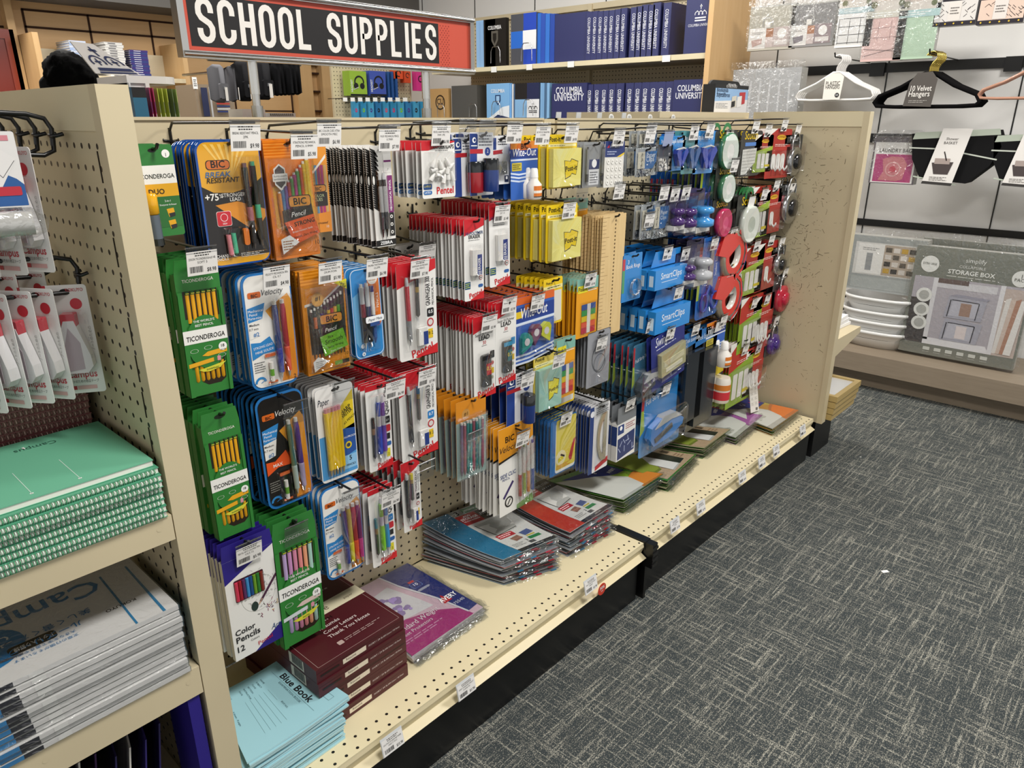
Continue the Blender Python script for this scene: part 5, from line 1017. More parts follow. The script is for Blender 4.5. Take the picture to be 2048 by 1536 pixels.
rw('cmdhook', 'adhesive_hook_pack', 'adhesive hooks', 'red card with white hooks on top', (1540, 258, 1574, 353), 3, .03, (1550, 238, 'COMMAND HOOKS', '', '$6.98'))
rw('locksteel', 'padlock_pack', 'padlock', 'steel padlock card high by the end panel', (1572, 270, 1598, 345), 2, .03, (1576, 249, 'LOCK', '', '$8.98'))
rw('tubepurple', 'clip_dispenser_pack', 'clip dispenser', 'purple clip dispenser pack, upper left', (1331, 390, 1352, 462), 1, .03, (1334, 377, 'CLIP MAGNET', '', '$3.98'))
rw('tubepurple', 'clip_dispenser_pack', 'clip dispenser', 'purple clip dispenser pack, upper middle', (1352, 388, 1374, 466), 1, .03, (1369, 373, 'PUSH PINS', '', '$3.98'))
rw('tubeblue', 'clip_dispenser_pack', 'clip dispenser', 'light blue clip dispenser pack', (1377, 380, 1403, 466), 2, .03, None)
rw('cmdstrip', 'adhesive_strip_pack', 'adhesive strips', 'red and white strip card in second row', (1508, 375, 1532, 470), 3, .02, (1508, 380, 'COMMAND', '', '$5.98'))
rw('cmdhook1', 'adhesive_hook_pack', 'adhesive hooks', 'large white hook card in second row', (1528, 382, 1556, 462), 3, .022, (1535, 362, 'COMMAND LARGE', '', '$7.98'))
rw('locksteel', 'padlock_pack', 'padlock', 'steel padlock card below the top one', (1560, 372, 1592, 432), 2, .03, (1564, 368, 'LOCK', '', '$8.98'))
rw('bookring', 'book_ring_pack', 'book rings', 'blue card with two metal rings', (1246, 512, 1280, 595), 2, .02, None)
rw('bluebox', 'clip_carton', 'clip carton', 'blue carton of clips on the upper hook', (1298, 508, 1356, 562), 5, .034, (1322, 496, 'SMARTCLIPS 100', '', '$2.98'))
rw('bluebox', 'clip_carton', 'clip carton', 'blue carton of clips on the lower hook', (1300, 585, 1364, 642), 5, .034, (1358, 572, 'JUMBO CLIPS', '100', '$2.98'))
rw('tubepurple', 'clip_dispenser_pack', 'clip dispenser', 'purple clip dispenser pack, lower', (1352, 508, 1374, 566), 2, .03, (1365, 497, 'MAGNET CLIP', '', '$3.98'))
rw('tubesilver', 'clip_dispenser_pack', 'clip dispenser', 'silver topped clip dispenser pack', (1374, 482, 1400, 570), 2, .035, None)
rw('redtape', 'packing_tape_dispenser', 'tape dispenser', 'red packing tape dispenser, upper one', (1432, 472, 1483, 534), 2, .04, (1465, 457, 'TAPE PACKING', 'DISP', '$6.98'))
rw('redtape', 'packing_tape_dispenser', 'tape dispenser', 'red packing tape dispenser, lower one', (1425, 557, 1474, 617), 2, .04, (1455, 551, 'TAPE PACKING', 'DISP', '$6.98'))
rw('mountcard', 'mounting_tape_pack', 'mounting tape', 'grey mounting strip card between tape dispensers', (1462, 530, 1488, 582), 5, .02, None)
rw('cmdstrip', 'adhesive_strip_pack', 'adhesive strips', 'red card of white strips in third row', (1486, 500, 1520, 580), 5, .016, (1491, 487, 'COMMAND STRIPS', '', '$5.98'))
rw('cmdhook1', 'adhesive_hook_pack', 'adhesive hooks', 'large white hook card in third row', (1518, 490, 1546, 572), 3, .024, (1518, 476, 'COMMAND HOOK', '', '$7.98'))
rw('locksteel', 'padlock_pack', 'padlock', 'steel padlock card in third row', (1544, 497, 1566, 540), 2, .03, (1547, 479, 'LOCK', '', '$8.98'))
rw('lockred', 'padlock_pack', 'padlock', 'red dial padlock card by the end panel', (1548, 555, 1574, 612), 3, .024, (1568, 537, 'LOCK', '', '$9.98'))
rw('lockpurple', 'padlock_pack', 'padlock', 'purple dial padlock card low down', (1534, 648, 1554, 702), 2, .024, ('blank', 1552, 632))
rw('cmdgreen', 'adhesive_strip_pack', 'adhesive strips', 'green based strip card in fourth row', (1484, 600, 1515, 690), 8, .012, (1473, 610, 'COMMAND', '', '$5.98'))
rw('cmdhook', 'adhesive_hook_pack', 'adhesive hooks', 'red card of three white hooks in fourth row', (1510, 598, 1538, 688), 3, .024, (1536, 588, 'COMMAND', '', '$6.98'))
rw('cmdgreen', 'adhesive_strip_pack', 'adhesive strips', 'green boxed strip pack at the bottom', (1463, 690, 1498, 792), 6, .013, (1490, 690, 'COMMAND', '', '$5.98'))
rw('cmdhook', 'adhesive_hook_pack', 'adhesive hooks', 'clear cable hook pack at the bottom', (1494, 705, 1520, 775), 3, .024, (1518, 687, 'COMMAND', '', '$6.98'))
rw('sharpenerpack', 'sharpener_pack', 'sharpener pack', 'large clear pack with grey hand sharpener', (1268, 692, 1312, 790), 6, .022, (1265, 652, '1 HOLE SHARPENER', '', '$1.98'))
rw('swing', 'staple_pack', 'staples', 'tilted navy card with box of staples', (1302, 672, 1360, 752), 2, .012, (1340, 655, 'SWINGLINE STAPLES', '5M', '$4.98'), tilt=-8, yF=-.225)
rw('combs', 'binding_comb_pack', 'binding combs', 'tall black binding comb case, left of two', (1363, 672, 1392, 836), 1, .02, (1380, 652, 'PENCIL SHARPENER', 'ASST', '$4.98'))
rw('combs', 'binding_comb_pack', 'binding combs', 'tall black binding comb case, right of two', (1388, 665, 1418, 838), 3, .03, None)
rw('witeout', 'correction_fluid_pack', 'correction fluid', 'blue fluid bottle card among the black cases', (1414, 648, 1444, 722), 2, .034, ('blank', 1420, 648))
rw('glue', 'glue_pack', 'glue', 'yellow and black glue tube card', (1415, 722, 1441, 792), 2, .03, (1448, 630, 'ELMERS GLUE', '', '$2.98'))
rw('stbox', 'pencil_carton', 'pencil carton', 'white and navy carton with grey header', (1237, 818, 1268, 904), 4, .026, (1246, 803, 'STAEDTLER MASTER', 'COMPASS', '$3.98'))
rw('stapler', 'stapler_pack', 'stapler', 'blue stapler in a clear pack, frontmost pair', (1287, 772, 1358, 872), 2, .045, (1325, 771, 'DESK STAPLER FULL', 'STRIP', '$9.98'), hdesc='the blue stapler packs')
rw('sharpenerpack', 'compass_pack', 'compass pack', 'dark compass pack above the staplers', (1288, 760, 1318, 815), 3, .03, (1283, 792, 'GLUE DISPENSER', '', '$3.98'), yF=-.15)
# ---------------------------------------------------------------- goods lying on the base decks
class SH(K):
    """artwork laid on a sheet with four corners (BL, BR, TR, TL) and a sag along its depth"""
    def __init__(s, w, h, cs, sag=0, eps=.0003, n=1):
        K.__init__(s, w, h, eps); C = [Vector(c) for c in cs]
        def f(p):
            a = p[0]/w+.5; b = -p[2]/h
            q = (C[3]*(1-a)+C[2]*a)*(1-b)+(C[0]*(1-a)+C[1]*a)*b
            return (q.x, q.y, q.z-sag*4*b*(1-b)-p[1])
        s.xf = f
def slab(g, w, h, th, col, n=8, side=None):
    N = n+1
    for sy, rev in ((0, 0), (th, 1)):
        vs = [(-w/2+w*i/n, sy, -h*j/n) for j in range(N) for i in range(N)]
        g.add(vs, [(j*N+i, j*N+i+1, (j+1)*N+i+1, (j+1)*N+i) for j in range(n) for i in range(n)], col)
    e = [(i/n, 0) for i in range(n)]+[(1, j/n) for j in range(n)]+[(1-i/n, 1) for i in range(n)]+[(0, 1-j/n) for j in range(n)]
    k = len(e); g.add([(-w/2+w*a, 0, -h*b) for a, b in e]+[(-w/2+w*a, th, -h*b) for a, b in e], [(i, (i+1) % k, k+(i+1) % k, k+i) for i in range(k)], side or col)
def ruffle(w, h, cs, sag, seed=1, ext=.018, name='clear_sleeve', parent=None, drop=.006):
    """thin clear film over the sheet, crinkled past its front and right edges"""
    g = SH(w, h, cs, sag); rn = random.Random(seed); n = 22
    g.add([(-w/2+w*i/8, -.0012, -h*j/8) for j in range(9) for i in range(9)], [(j*9+i, j*9+i+1, j*9+i+10, j*9+i+9) for j in range(8) for i in range(8)], 'ffffff', True)
    for side in (0, 1):
        vs = []
        for i in range(n+1):
            f = i/n
            for k, (e, z) in enumerate(((0, -.0012), (ext*.4, rn.uniform(-.004, .002)), (ext, rn.uniform(-.002, drop)))):
                e += rn.uniform(-.003, .003)*(k > 0)
                vs.append((-w/2+w*f, z, -h-e) if side == 0 else (w/2+e, z, -h*f))
        g.add(vs, [(3*i+k, 3*i+k+1, 3*i+k+4, 3*i+k+3) for i in range(n) for k in range(2)], 'ffffff', True)
    return g.build(name, 'film', parent)
def stack(name, cat, desc, fn, cs, w, h, n, dz, sag, group, jit=.004, film=True, th=.0018, zmin=.002, tw=0):
    """n sheets piled up; fn(g, i) draws the cover"""
    C = [Vector(c) for c in cs]; lo = [Vector(c) for c in cs]
    base = sum(C, Vector())/4; cover = None; rn = random.Random(int(base.x*1000))
    words = ['topmost', 'second from top', 'third from top', 'fourth from top', 'fifth from top', 'sixth from top', 'seventh from top', 'eighth from top', 'ninth from top', 'tenth from top', 'eleventh from top', 'twelfth from top']
    for i in range(n):
        f = i/(n-1) if n > 1 else 0
        cz = [Vector((c.x+rn.uniform(-jit, jit)*(i > 0), c.y+rn.uniform(-jit, jit)*(i > 0), c.z*(1-f)+(zmin)*f)) for c in C]
        t = empty(name, (base.x, base.y, min(c.z for c in cz)-sag)); o = t.location
        lc = [c-o for c in cz]; sg = sag*(1-f)
        g = SH(w, h, lc, sg); fn(g, i, w, h, th); g.build('printed_sheet', 'gloss' if film else 'card', t)
        if film: ruffle(w, h, lc, sg, i+1, parent=t)
        tag(t, desc+', '+(words[i] if i < n-1 or n == 1 else 'at the bottom')+(' of its pile' if n > 1 else ''), cat, group)
def resume():
    for i in range(5):
        z = .0305*(4-i); rn = random.Random(i+3); dx, dy = rn.uniform(-.003, .003), rn.uniform(-.003, .003)
        t = empty('paper_box', (.298+dx, -.168+dy, z+.001), (0, 0, R(rn.uniform(-1.2, 1.2)+1.5))); w, d, hh = .214, .284, .0298
        g = G(); g.B(-w/2, w/2, -d/2, d/2, 0, hh, '4a141c'); g.build('carton', 'card', t)
        if i == 0:
            g = K(w, d, .0002); g.xf = lambda p: (p[0], p[2]+d/2, hh-p[1])
            for b in (.13, .985): g.ln(.04, b, .96, b, .004, 'a08a84', 1)
            for a in (.04, .96): g.ln(a, .13, a, .985, .004, 'a08a84', 1)
            g.r(0, .42, 1, .55, 'dcd3b4', 2); g.t('Résumé', .42, .515, .085, '4a3a30', 3, al='c'); g.t('paper', .84, .505, .035, '6a5a44', 3)
            g.t('REFERENCES', .4, .24, .028, 'c8b4b0', 3); g.tx(.3, .27, .8, .31, 1, 'a8908c', 3)
            g.p([(.16, .02), (.5, .0), (.62, .1), (.2, .2)], 'b7aa92', 3)
            for k, s in enumerate(('Résumés', 'Cover Letters', 'Thank You Notes')): g.t(s, .34, .68+.06*k, .047, 'e0d2ce', 3, al='l', bold=.01)
            g.tx(.34, .6, .5, .62, 1, 'b8a4a0', 3); g.ro(.34, .87, .4, .91, .01, 'b8a09a', 3); g.tx(.42, .87, .85, .905, 2, 'a8908c', 3)
            g.t('SOUTHWORTH', .3, .62, .05, '1c0a0c', 3); g.build('printed_lid', 'card', t)
        g = G(.0002); g.xf = lambda p: (p[0], p[1]-d/2, p[2]); g.LN(-w*.5, hh*.72, w*.5, hh*.72, .0006, '2c0a10', 1)
        g.R(-w*.22, hh*.25, w*.04, hh*.62, 'e2d6c0', 2); g.T('Résumé', -w*.13, hh*.38, .0055, '4a3a30', 3, al='c'); g.R(-w*.46, hh*.35, -w*.26, hh*.5, '1c0a0c', 2)
        g.T('IVORY / 24 lb.', w*.07, hh*.36, .0045, 'e0d2ce', 3, al='l'); g.T('100% Cotton / 100 Sheets', w*.24, hh*.36, .004, 'e0d2ce', 3, al='l', wmax=w*.2); g.build('printed_side', 'card', t)
        g = G(.0002); g.xf = lambda p: (-w/2+p[1], -p[0], p[2]); rn = random.Random(1); k = .06
        g.R(.05, hh*.1, .1, hh*.92, 'd8d0c4', 1)
        while k < .096: q = .0005+.001*rn.random(); g.R(k, hh*.2, k+q, hh*.9, '1c1c1c', 2); k += q+.0006
        g.build('barcode_label', 'card', t)
        tag(t, ('topmost', 'second', 'third', 'fourth', 'bottom')[i]+' dark red paper box in the stack of five', 'paper box', 'stacked dark red paper boxes')
resume()
def bb(g, i, w, h, th):
    slab(g, w, h, th, '9ccbd6', 6, 'b6dbe2')
    if i: return
    g.ln(.1, .09, .9, .09, .003, '35555f', 1); g.ln(.1, .15, .9, .15, .003, '35555f', 1); g.ln(.1, .09, .1, .15, .003, '35555f', 1); g.ln(.9, .09, .9, .15, .003, '35555f', 1)
    g.t('USE YOUR IMAGINATION', .5, .135, .028, '3a5a64', 2, wm=.7); g.t('Blue Book', .5, .29, .095, '15161a', 2, bold=.05); g.t('EXAMINATION BOOK', .5, .35, .03, '3a5a64', 2); g.ln(.1, .31, .9, .31, .003, '35555f', 1)
    for k, s in enumerate(('NAME', 'SUBJECT', 'CLASS', 'SECTION', 'INSTRUCTOR', 'DATE')): g.t(s, .12, .48+.055*k, .022, '35555f', 2, al='l'); g.ln(.3, .485+.055*k, .8 if k else .5, .485+.055*k, .002, '35555f', 1)
    g.t('BOX NO.', .55, .47, .022, '35555f', 2, al='l'); g.t('8.5x7', .14, .88, .022, '35555f', 2); g.t('4 sheets - 8 pages', .45, .92, .022, '35555f', 2)
# booklets: text reads towards the aisle, so the sheet's top edge lies on the right
A, B_, C_, D_ = (.215, -.165, .095), (.236, -.345, .088), (.024, -.352, .094), (.06, -.17, .1)
words = ORD
NB = 22
for i in range(NB):
    rn = random.Random(i*5+2); j = .0 if i == 0 else .006
    dz = .0042*i; q = [(p[0]+rn.uniform(-j, j)-(.0 if i < 7 else .02), p[1]+rn.uniform(-j, j)-(.0 if i < 7 else .004), max(p[2]-dz, .003+.0002*(NB-i))) for p in (D_, C_, B_, A)]
    o = Vector((.13, -.26, q[0][2]-.002)); t = empty('exam_booklet', o)
    cs = [Vector(q[1])-o, Vector(q[2])-o, Vector(q[3])-o, Vector(q[0])-o]     # BL, BR, TR, TL in world layout
    cs = [cs[3], cs[0], cs[1], cs[2]]                                         # turned so the top faces right
    g = SH(.178, .21, cs, .004 if i < 7 else 0); bb(g, i, .178, .21, .0032); g.build('printed_cover', 'matte', t)
    tag(t, 'light blue exam booklet, '+('topmost with its title showing' if i == 0 else ('number %s under the topmost' % ('one two three four five six seven eight nine ten eleven twelve thirteen fourteen fifteen sixteen seventeen eighteen nineteen twenty twenty-one'.split()[i-1]))), 'exam booklet', 'light blue exam booklets in one pile')
def pink(g, i, w, h, th):
    slab(g, w, h, th, 'e2c3d3' if i == 0 else 'c9c6ca', 8, 'd8d4d8')
    if i: return
    g.p([(0, .62), (.3, .63), (.62, .72), (.83, .86), (.86, 1), (0, 1)], 'b23a82', 1); g.p([(.56, 0), (1, 0), (1, .93), (.86, .94), (.78, .6), (.62, .22)], '27357e', 1); g.p([(.54, 0), (.56, 0), (.62, .22), (.78, .6), (.86, .94), (.84, .95), (.76, .62), (.6, .24)], 'e8e6ee', 2)
    g.p([(.1, .22), (.5, .17), (.62, .5), (.66, .66), (.4, .64), (.1, .6)], 'e9e7ec', 2)
    rn = random.Random(6)
    for k in range(16): a, b = .22+.28*rn.random(), .3+.26*rn.random(); g.c(a, b, .02+.035*rn.random(), 'a08cc0', 3+k % 3, n=7)
    g.t('Standard Weight', .06, .74, .075, 'f4e4ee', 3, al='l', bold=.02, wm=.6); g.t('Sheet Protectors', .06, .8, .05, 'f4e4ee', 3, al='l', bold=.01, wm=.44); g.tx(.06, .83, .6, .88, 2, 'dca0c4', 3)
    g.ro(.7, .28, .84, .37, .02, '5a78c0', 3); g.ro(.71, .285, .83, .365, .02, '27357e', 4); g.t('10', .77, .34, .05, 'e8ecf8', 5); g.r(.72, .25, .8, .28, 'c83a48', 4); g.ro(.7, .4, .88, .43, .03, 'aab0c8', 3)
    g.p([(.76, .72), (.82, .6), (.88, .72)], 'd02a3a', 3); g.t('AVERY', .86, .7, .075, 'ffffff', 5, bold=.04, wm=.24); g.t('75540', .9, .8, .045, 'e8ecf8', 4)
stack('sheet_protector_pack', 'sheet protectors', 'pink and navy pack of sheet protectors', pink, [(.437, -.29, .022), (.664, -.282, .02), (.655, -.012, .026), (.446, -.012, .03)], .225, .28, 7, .004, .0, 'packs of sheet protectors', th=.0025)
def star(c):
    def f(g, i, w, h, th):
        cc = c if i == 0 else 'a4a9b0'
        slab(g, w, h, th, cc, 8, ('b4b9bf', '9a9fa6', 'c0c4c8', 'a03a44', 'b4b9bf', '5a7a90')[i % 6])
        if i: 
            for k in range(3): g.add([(-w/2+w*(.2+.27*k+.05*(i % 3)), -.0004, -h*1.0), (-w/2+w*(.3+.27*k+.05*(i % 3)), -.0004, -h*1.0), (-w/2+w*(.3+.27*k+.05*(i % 3)), .001, -h*1.02), (-w/2+w*(.2+.27*k+.05*(i % 3)), .001, -h*1.02)], [(0, 1, 2, 3)], ('c02434', '3a8ab4', 'c8324a')[(k+i) % 3])
            return
        g.r(.34, 0, 1, .94, 'e8e8e4', 2, 6, 8); g.r(.34, 0, .97, .1, '8f938e', 3); g.ro(.5, .015, .84, .085, .01, '2e7a4e', 4); g.t('NOTEBOOK DIVIDERS', .67, .065, .03, 'e4f0e8', 5, bold=.02, wm=.3); g.t('3', .42, .085, .08, '1c1c1c', 5, bold=.03)
        g.r(.34, .1, .62, .28, 'b82c34', 3); g.t('ADD', .48, .15, .035, 'ffffff', 5, bold=.03); g.t('STORAGE', .48, .195, .045, 'ffffff', 5, bold=.04, wm=.24); g.t('TO YOUR NOTEBOOK', .48, .23, .025, 'ffffff', 5, bold=.02, wm=.24)
        g.r(.62, .1, 1, .28, '1f1f20', 3); g.t('FIVE STAR', .8, .19, .05, 'c8c8c4', 5, bold=.02, wm=.3)
        for k in range(5): g.c(.7+.05*k, .235, .012, 'c8c8c4', 5, n=6)
        g.p([(.4, .32), (.9, .3), (.8, .58), (.45, .62)], 'cfcfca', 3); g.ln(.4, .32, .45, .6, .01, '3a3a3c', 4); g.ln(.45, .6, .8, .56, .01, '3a3a3c', 4); g.r(.4, .6, .66, .68, 'c0303a', 4); g.tx(.42, .61, .64, .67, 2, 'f0d8d8', 5)
        g.p([(.7, .68), (.86, .66), (.88, .74), (.72, .76)], '5a6a9c', 4); g.p([(.5, .72), (.64, .7), (.66, .78), (.52, .8)], '9a7060', 4); g.r(.72, .765, .86, .785, 'd8c43c', 4); g.r(.7, .8, .9, .85, '2e8a50', 4); g.t('3', .64, .86, .05, '1c1c1c', 5); g.tx(.38, .83, .58, .9, 3, '9a9a98', 4); g.bars(.62, .87, .72, .92, 4); g.r(.34, .94, 1, 1, '2a2b2e', 3); g.t('100% IN', .7, .98, .03, 'c8c8c4', 5)
    return f
stack('pocket_divider_pack', 'pocket dividers', 'teal blue pocket divider pack in clear film', star('2d7fa8'), [(.782, -.238, .076), (.94, -.288, .09), (.935, -.05, .12), (.715, -.01, .12)], .235, .285, 12, .01, .008, 'blue divider packs on the deck', jit=.008, th=.002)
stack('pocket_divider_pack', 'pocket dividers', 'red pocket divider pack in clear film', star('c8402e'), [(1.0, -.282, .075), (1.182, -.292, .085), (1.15, -.035, .105), (.975, -.04, .11)], .225, .285, 11, .01, .008, 'red divider packs on the deck', jit=.008, th=.002)
def aver(c1, c2, c3, band='27357e', num='8'):
    def f(g, i, w, h, th):
        slab(g, w, h, th, '5f7a3c' if i else c1, 8, ('6a8a4a', 'a8a8a2', '4a4f48')[i % 3] if c1 == '3f9a2c' else ('b8b4ac', c2, '8a8a86')[i % 3])
        if i: return
        g.p([(0, .1), (.45, .2), (.75, .5), (.6, 1), (0, 1)], 'cfd2cc', 1); g.p([(.5, .3), (.8, .35), (1, .6), (.6, .75)], c2, 2); g.p([(.62, .62), (1, .5), (1, 1), (.5, 1)], c3, 3)
        g.p([(.1, .1), (.98, .1), (.98, .42), (.7, .44), (.35, .28)], band, 4); g.ro(.5, .16, .62, .27, .01, 'e4e8f4', 5); g.ro(.51, .165, .61, .265, .01, band, 6); g.t(num, .56, .245, .06, 'f2f4fa', 7); g.p([(.72, .36), (.77, .2), (.84, .36)], 'd02a3a', 5); g.t('AVERY', .78, .33, .06, 'ffffff', 7, bold=.04, rot=18, wm=.2); g.r(.9, .16, .95, .36, 'c83a48', 5)
        for k in range(3): g.ln(.15+.16*k, .35, .12+.16*k, .75, .012, '2a2e30', 2)
    return f
def aver2(c1, c2, c3):
    def f(g, i, w, h, th):
        slab(g, w, h, th, c1 if i == 0 else '7a8a60', 8, ('3c7a2c', 'c8b8a0', '4a4a46')[i % 3])
        if i: return
        g.r(.04, .06, .97, .98, 'e0c3a0', 1, 6, 6); g.p([(.04, .1), (.5, .06), (.6, .4), (.3, .8), (.04, .8)], c2, 2); g.p([(.04, .1), (.25, .06), (.3, .4), (.04, .5)], c3, 3); g.p([(.35, .35), (.75, .3), (.78, .9), (.35, .95)], 'dcdedb', 3); g.c(.35, .25, .07, 'a8aa98', 4, rz=.04*w)
        g.p([(.55, .3), (.78, .26), (.78, .9), (.6, .92)], '2c332c', 4); g.p([(.58, .34), (.75, .31), (.75, .86), (.63, .88)], 'e4e6e3', 5); g.ln(.4, .4, .36, .9, .012, '2a2e30', 5); g.bars(.84, .5, .93, .62, 4); g.tx(.82, .7, .94, .85, 3, 'b08c70', 4)
    return f
stack('divider_pack', 'index dividers', 'green and navy index divider pack', aver('3f9a2c', '8fb83a', 'd98a3a'), [(1.285, -.262, .05), (1.53, -.25, .04), (1.485, -.05, .035), (1.235, -.01, .045)], .25, .26, 8, .006, .006, 'green divider packs on the deck', jit=.006)
stack('divider_pack', 'index dividers', 'cream divider pack with green edge, nearer', aver2('3f8a2c', '86963c', '8a5a40'), [(1.5, -.285, .04), (1.75, -.25, .035), (1.69, -.03, .035), (1.46, -.01, .04)], .25, .26, 7, .006, .006, 'nearer cream divider packs', jit=.006)
stack('divider_pack', 'index dividers', 'cream divider pack with green edge, farther', aver2('cdbd9a', '86963c', '7a7a40'), [(1.8, -.25, .04), (2.03, -.235, .035), (1.95, -.01, .035), (1.72, -.01, .045)], .25, .26, 7, .006, .006, 'farther cream divider packs', jit=.006)
stack('divider_pack', 'index dividers', 'purple and teal divider pack', aver('4f8a96', '8f6aa8', 'a060a0', num='5'), [(1.98, -.28, .03), (2.25, -.26, .03), (2.21, -.03, .03), (2.0, -.02, .03)], .25, .26, 5, .006, .004, 'purple divider packs on the deck', jit=.006)
stack('divider_pack', 'index dividers', 'orange and yellow divider pack by end panel', aver('dcc850', 'e0a040', 'e07a34', num='8'), [(2.15, -.345, .03), (2.41, -.34, .026), (2.40, -.1, .026), (2.2, -.1, .03)], .25, .26, 5, .006, .003, 'orange divider packs on the deck', jit=.006)
def strip():
    t = empty('instruction_card', at(1500, 820, y=-.2)); a = at(1515, 747, y=-.16); h = a.z-t.location.z
    g = K(.075, h); g.base('e6e4dd', .03, .001)
    for r_ in range(4):
        for c_ in range(2): g.ro(.1+.45*c_, .1+.18*r_, .45+.45*c_, .24+.18*r_, .02, 'b8b6b0', 1); g.ro(.11+.45*c_, .103+.18*r_, .44+.45*c_, .237+.18*r_, .02, 'e6e4dd', 2); g.tx(.14+.45*c_, .12+.18*r_, .4+.45*c_, .22+.18*r_, 3, '9a9890', 3)
    g.bars(.6, .86, .85, .96, 3); g.xf = None; o = g.build('card', 'card', t, (0, 0, h)); o.rotation_euler = (R(-14), R(8), 0); tag(t, 'white instruction card leaning at the far end of the deck', 'card')
strip()
# price tags on the front edge of the decks
TG = [(782, 1470, 'SOUTHSTOP RESUME PAPER', '100CT IVO', '$25.98'), (930, 1362, 'AVERY STANDARD WEIGHT', 'CLEAR SH', '$3.98'), (1180, 1158, 'FIVE STAR POCKET', 'INSERT', '$3.98'), (1349, 1040, 'AVERY DIVIDERS', '8 TAB', '$3.98'), (1401, 1005, 'AVERY DIVIDERS', '', '$3.98'), (1484, 945, 'AVERY DIVIDERS', '', '$4.98'), (1523, 915, 'AVERY BIG TAB', '', '$4.98'), (1552, 893, 'AVERY BIG TAB', '', '$4.98'), (1605, 853, 'AVERY TABS', '', '$5.98')]
for i, (u, v, a, b, p_) in enumerate(TG):
    q = at(u, v, y=-.412); w, h = .05, .034
    t = empty('edge_tag', q, (R(-12), 0, 0)); g = G(); g.xf = lambda p: (p[0], p[1]-.001, p[2]); tagart(g, a, b, p_, -w/2, w/2, -h, 0, 40+i); g.build('price_label', 'card', t)
    g = G(); g.B(-w/2-.001, w/2+.001, 0, .0012, -h-.001, .004, 'dfe2e4'); g.build('tag_holder', 'gloss', t)
    tag(t, 'white price tag on the deck edge, '+('nearest one', 'second nearest', 'beside the red half-price disc', 'first on the farther deck', 'second on the farther deck', 'third on the farther deck', 'fourth on the farther deck', 'fifth on the farther deck', 'farthest one by the end panel')[i], 'price tag')
q = at(1204, 1178, y=-.415); t = empty('sale_disc', q); g = G(); g.EX([(.017*math.cos(R(a)), .017*math.sin(R(a))) for a in range(0, 360, 12)], -.0005, .0005, 'd0402c'); g.eps = .0008; g.T('50%', 0, .001, .009, 'ffffff', 1, bold=.03); g.T('OFF', 0, -.007, .004, 'ffffff', 1)
g.build('disc', 'card', t); tag(t, 'round red half-price disc on the nearer deck edge', 'sale sign')
# scraps on the carpet
for (u, v, s, d) in ((1770, 1143, .02, 'white paper scrap on the carpet in the open aisle'), (1721, 914, .006, 'tiny white speck on the carpet farther up the aisle')):
    q = at(u, v, z=FZ+.001); g = G(); g.B(-s*.55, s*.55, -s*.3, s*.3, 0, .0006, 'efefec'); o = g.build('paper_scrap', 'matte'); o.location = q; o.rotation_euler = (0, 0, R(-35)); tag(o, d, 'paper scrap')
# ---------------------------------------------------------------- left fixture: shelves, notebooks and hooks on its side panel
LX = -.0375
def lshelf(z, lip, label):
    t = empty('shelf', (-.62, -.19, z-.03)); g = G(); o = t.location; g.xf = lambda p: (p[0]-o.x, p[1]-o.y, p[2]-o.z)
    g.B(-1.2, LX-.001, -.385, .0, z-.006, z, 'd6c8a6'); g.build('shelf_board', 'beige', t)
    g = G(); g.xf = lambda p: (p[0]-o.x, p[1]-o.y, p[2]-o.z); g.B(-1.2, LX-.001, -.392, -.385, z-lip, z, 'd6c8a6')
    for x in (-.045-.012, -.245): g.C(x, z-lip*.35, .0035, '17120e', 1, n=10) if 0 else g.add([(x+.0035*math.cos(a*.5236), -.3923, z-lip*.4+.0035*math.sin(a*.5236)) for a in range(12)], [tuple(range(12))], '17120e')
    g.build('front_lip', 'beige', t); tag(t, label, 'shelf')
lshelf(.617, .038, 'upper beige shelf of the left fixture under green notebooks')
lshelf(.362, .048, 'lower beige shelf of the left fixture under white paper packs')
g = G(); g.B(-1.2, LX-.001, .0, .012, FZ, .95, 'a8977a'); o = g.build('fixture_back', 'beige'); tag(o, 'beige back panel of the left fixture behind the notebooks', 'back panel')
g = G(); g.B(-1.2, LX-.001, -.385, 0, .0, .03, 'd6c8a6'); tag(g.build('base_shelf', 'beige'), 'bottom shelf of the left fixture holding dark folders', 'shelf')
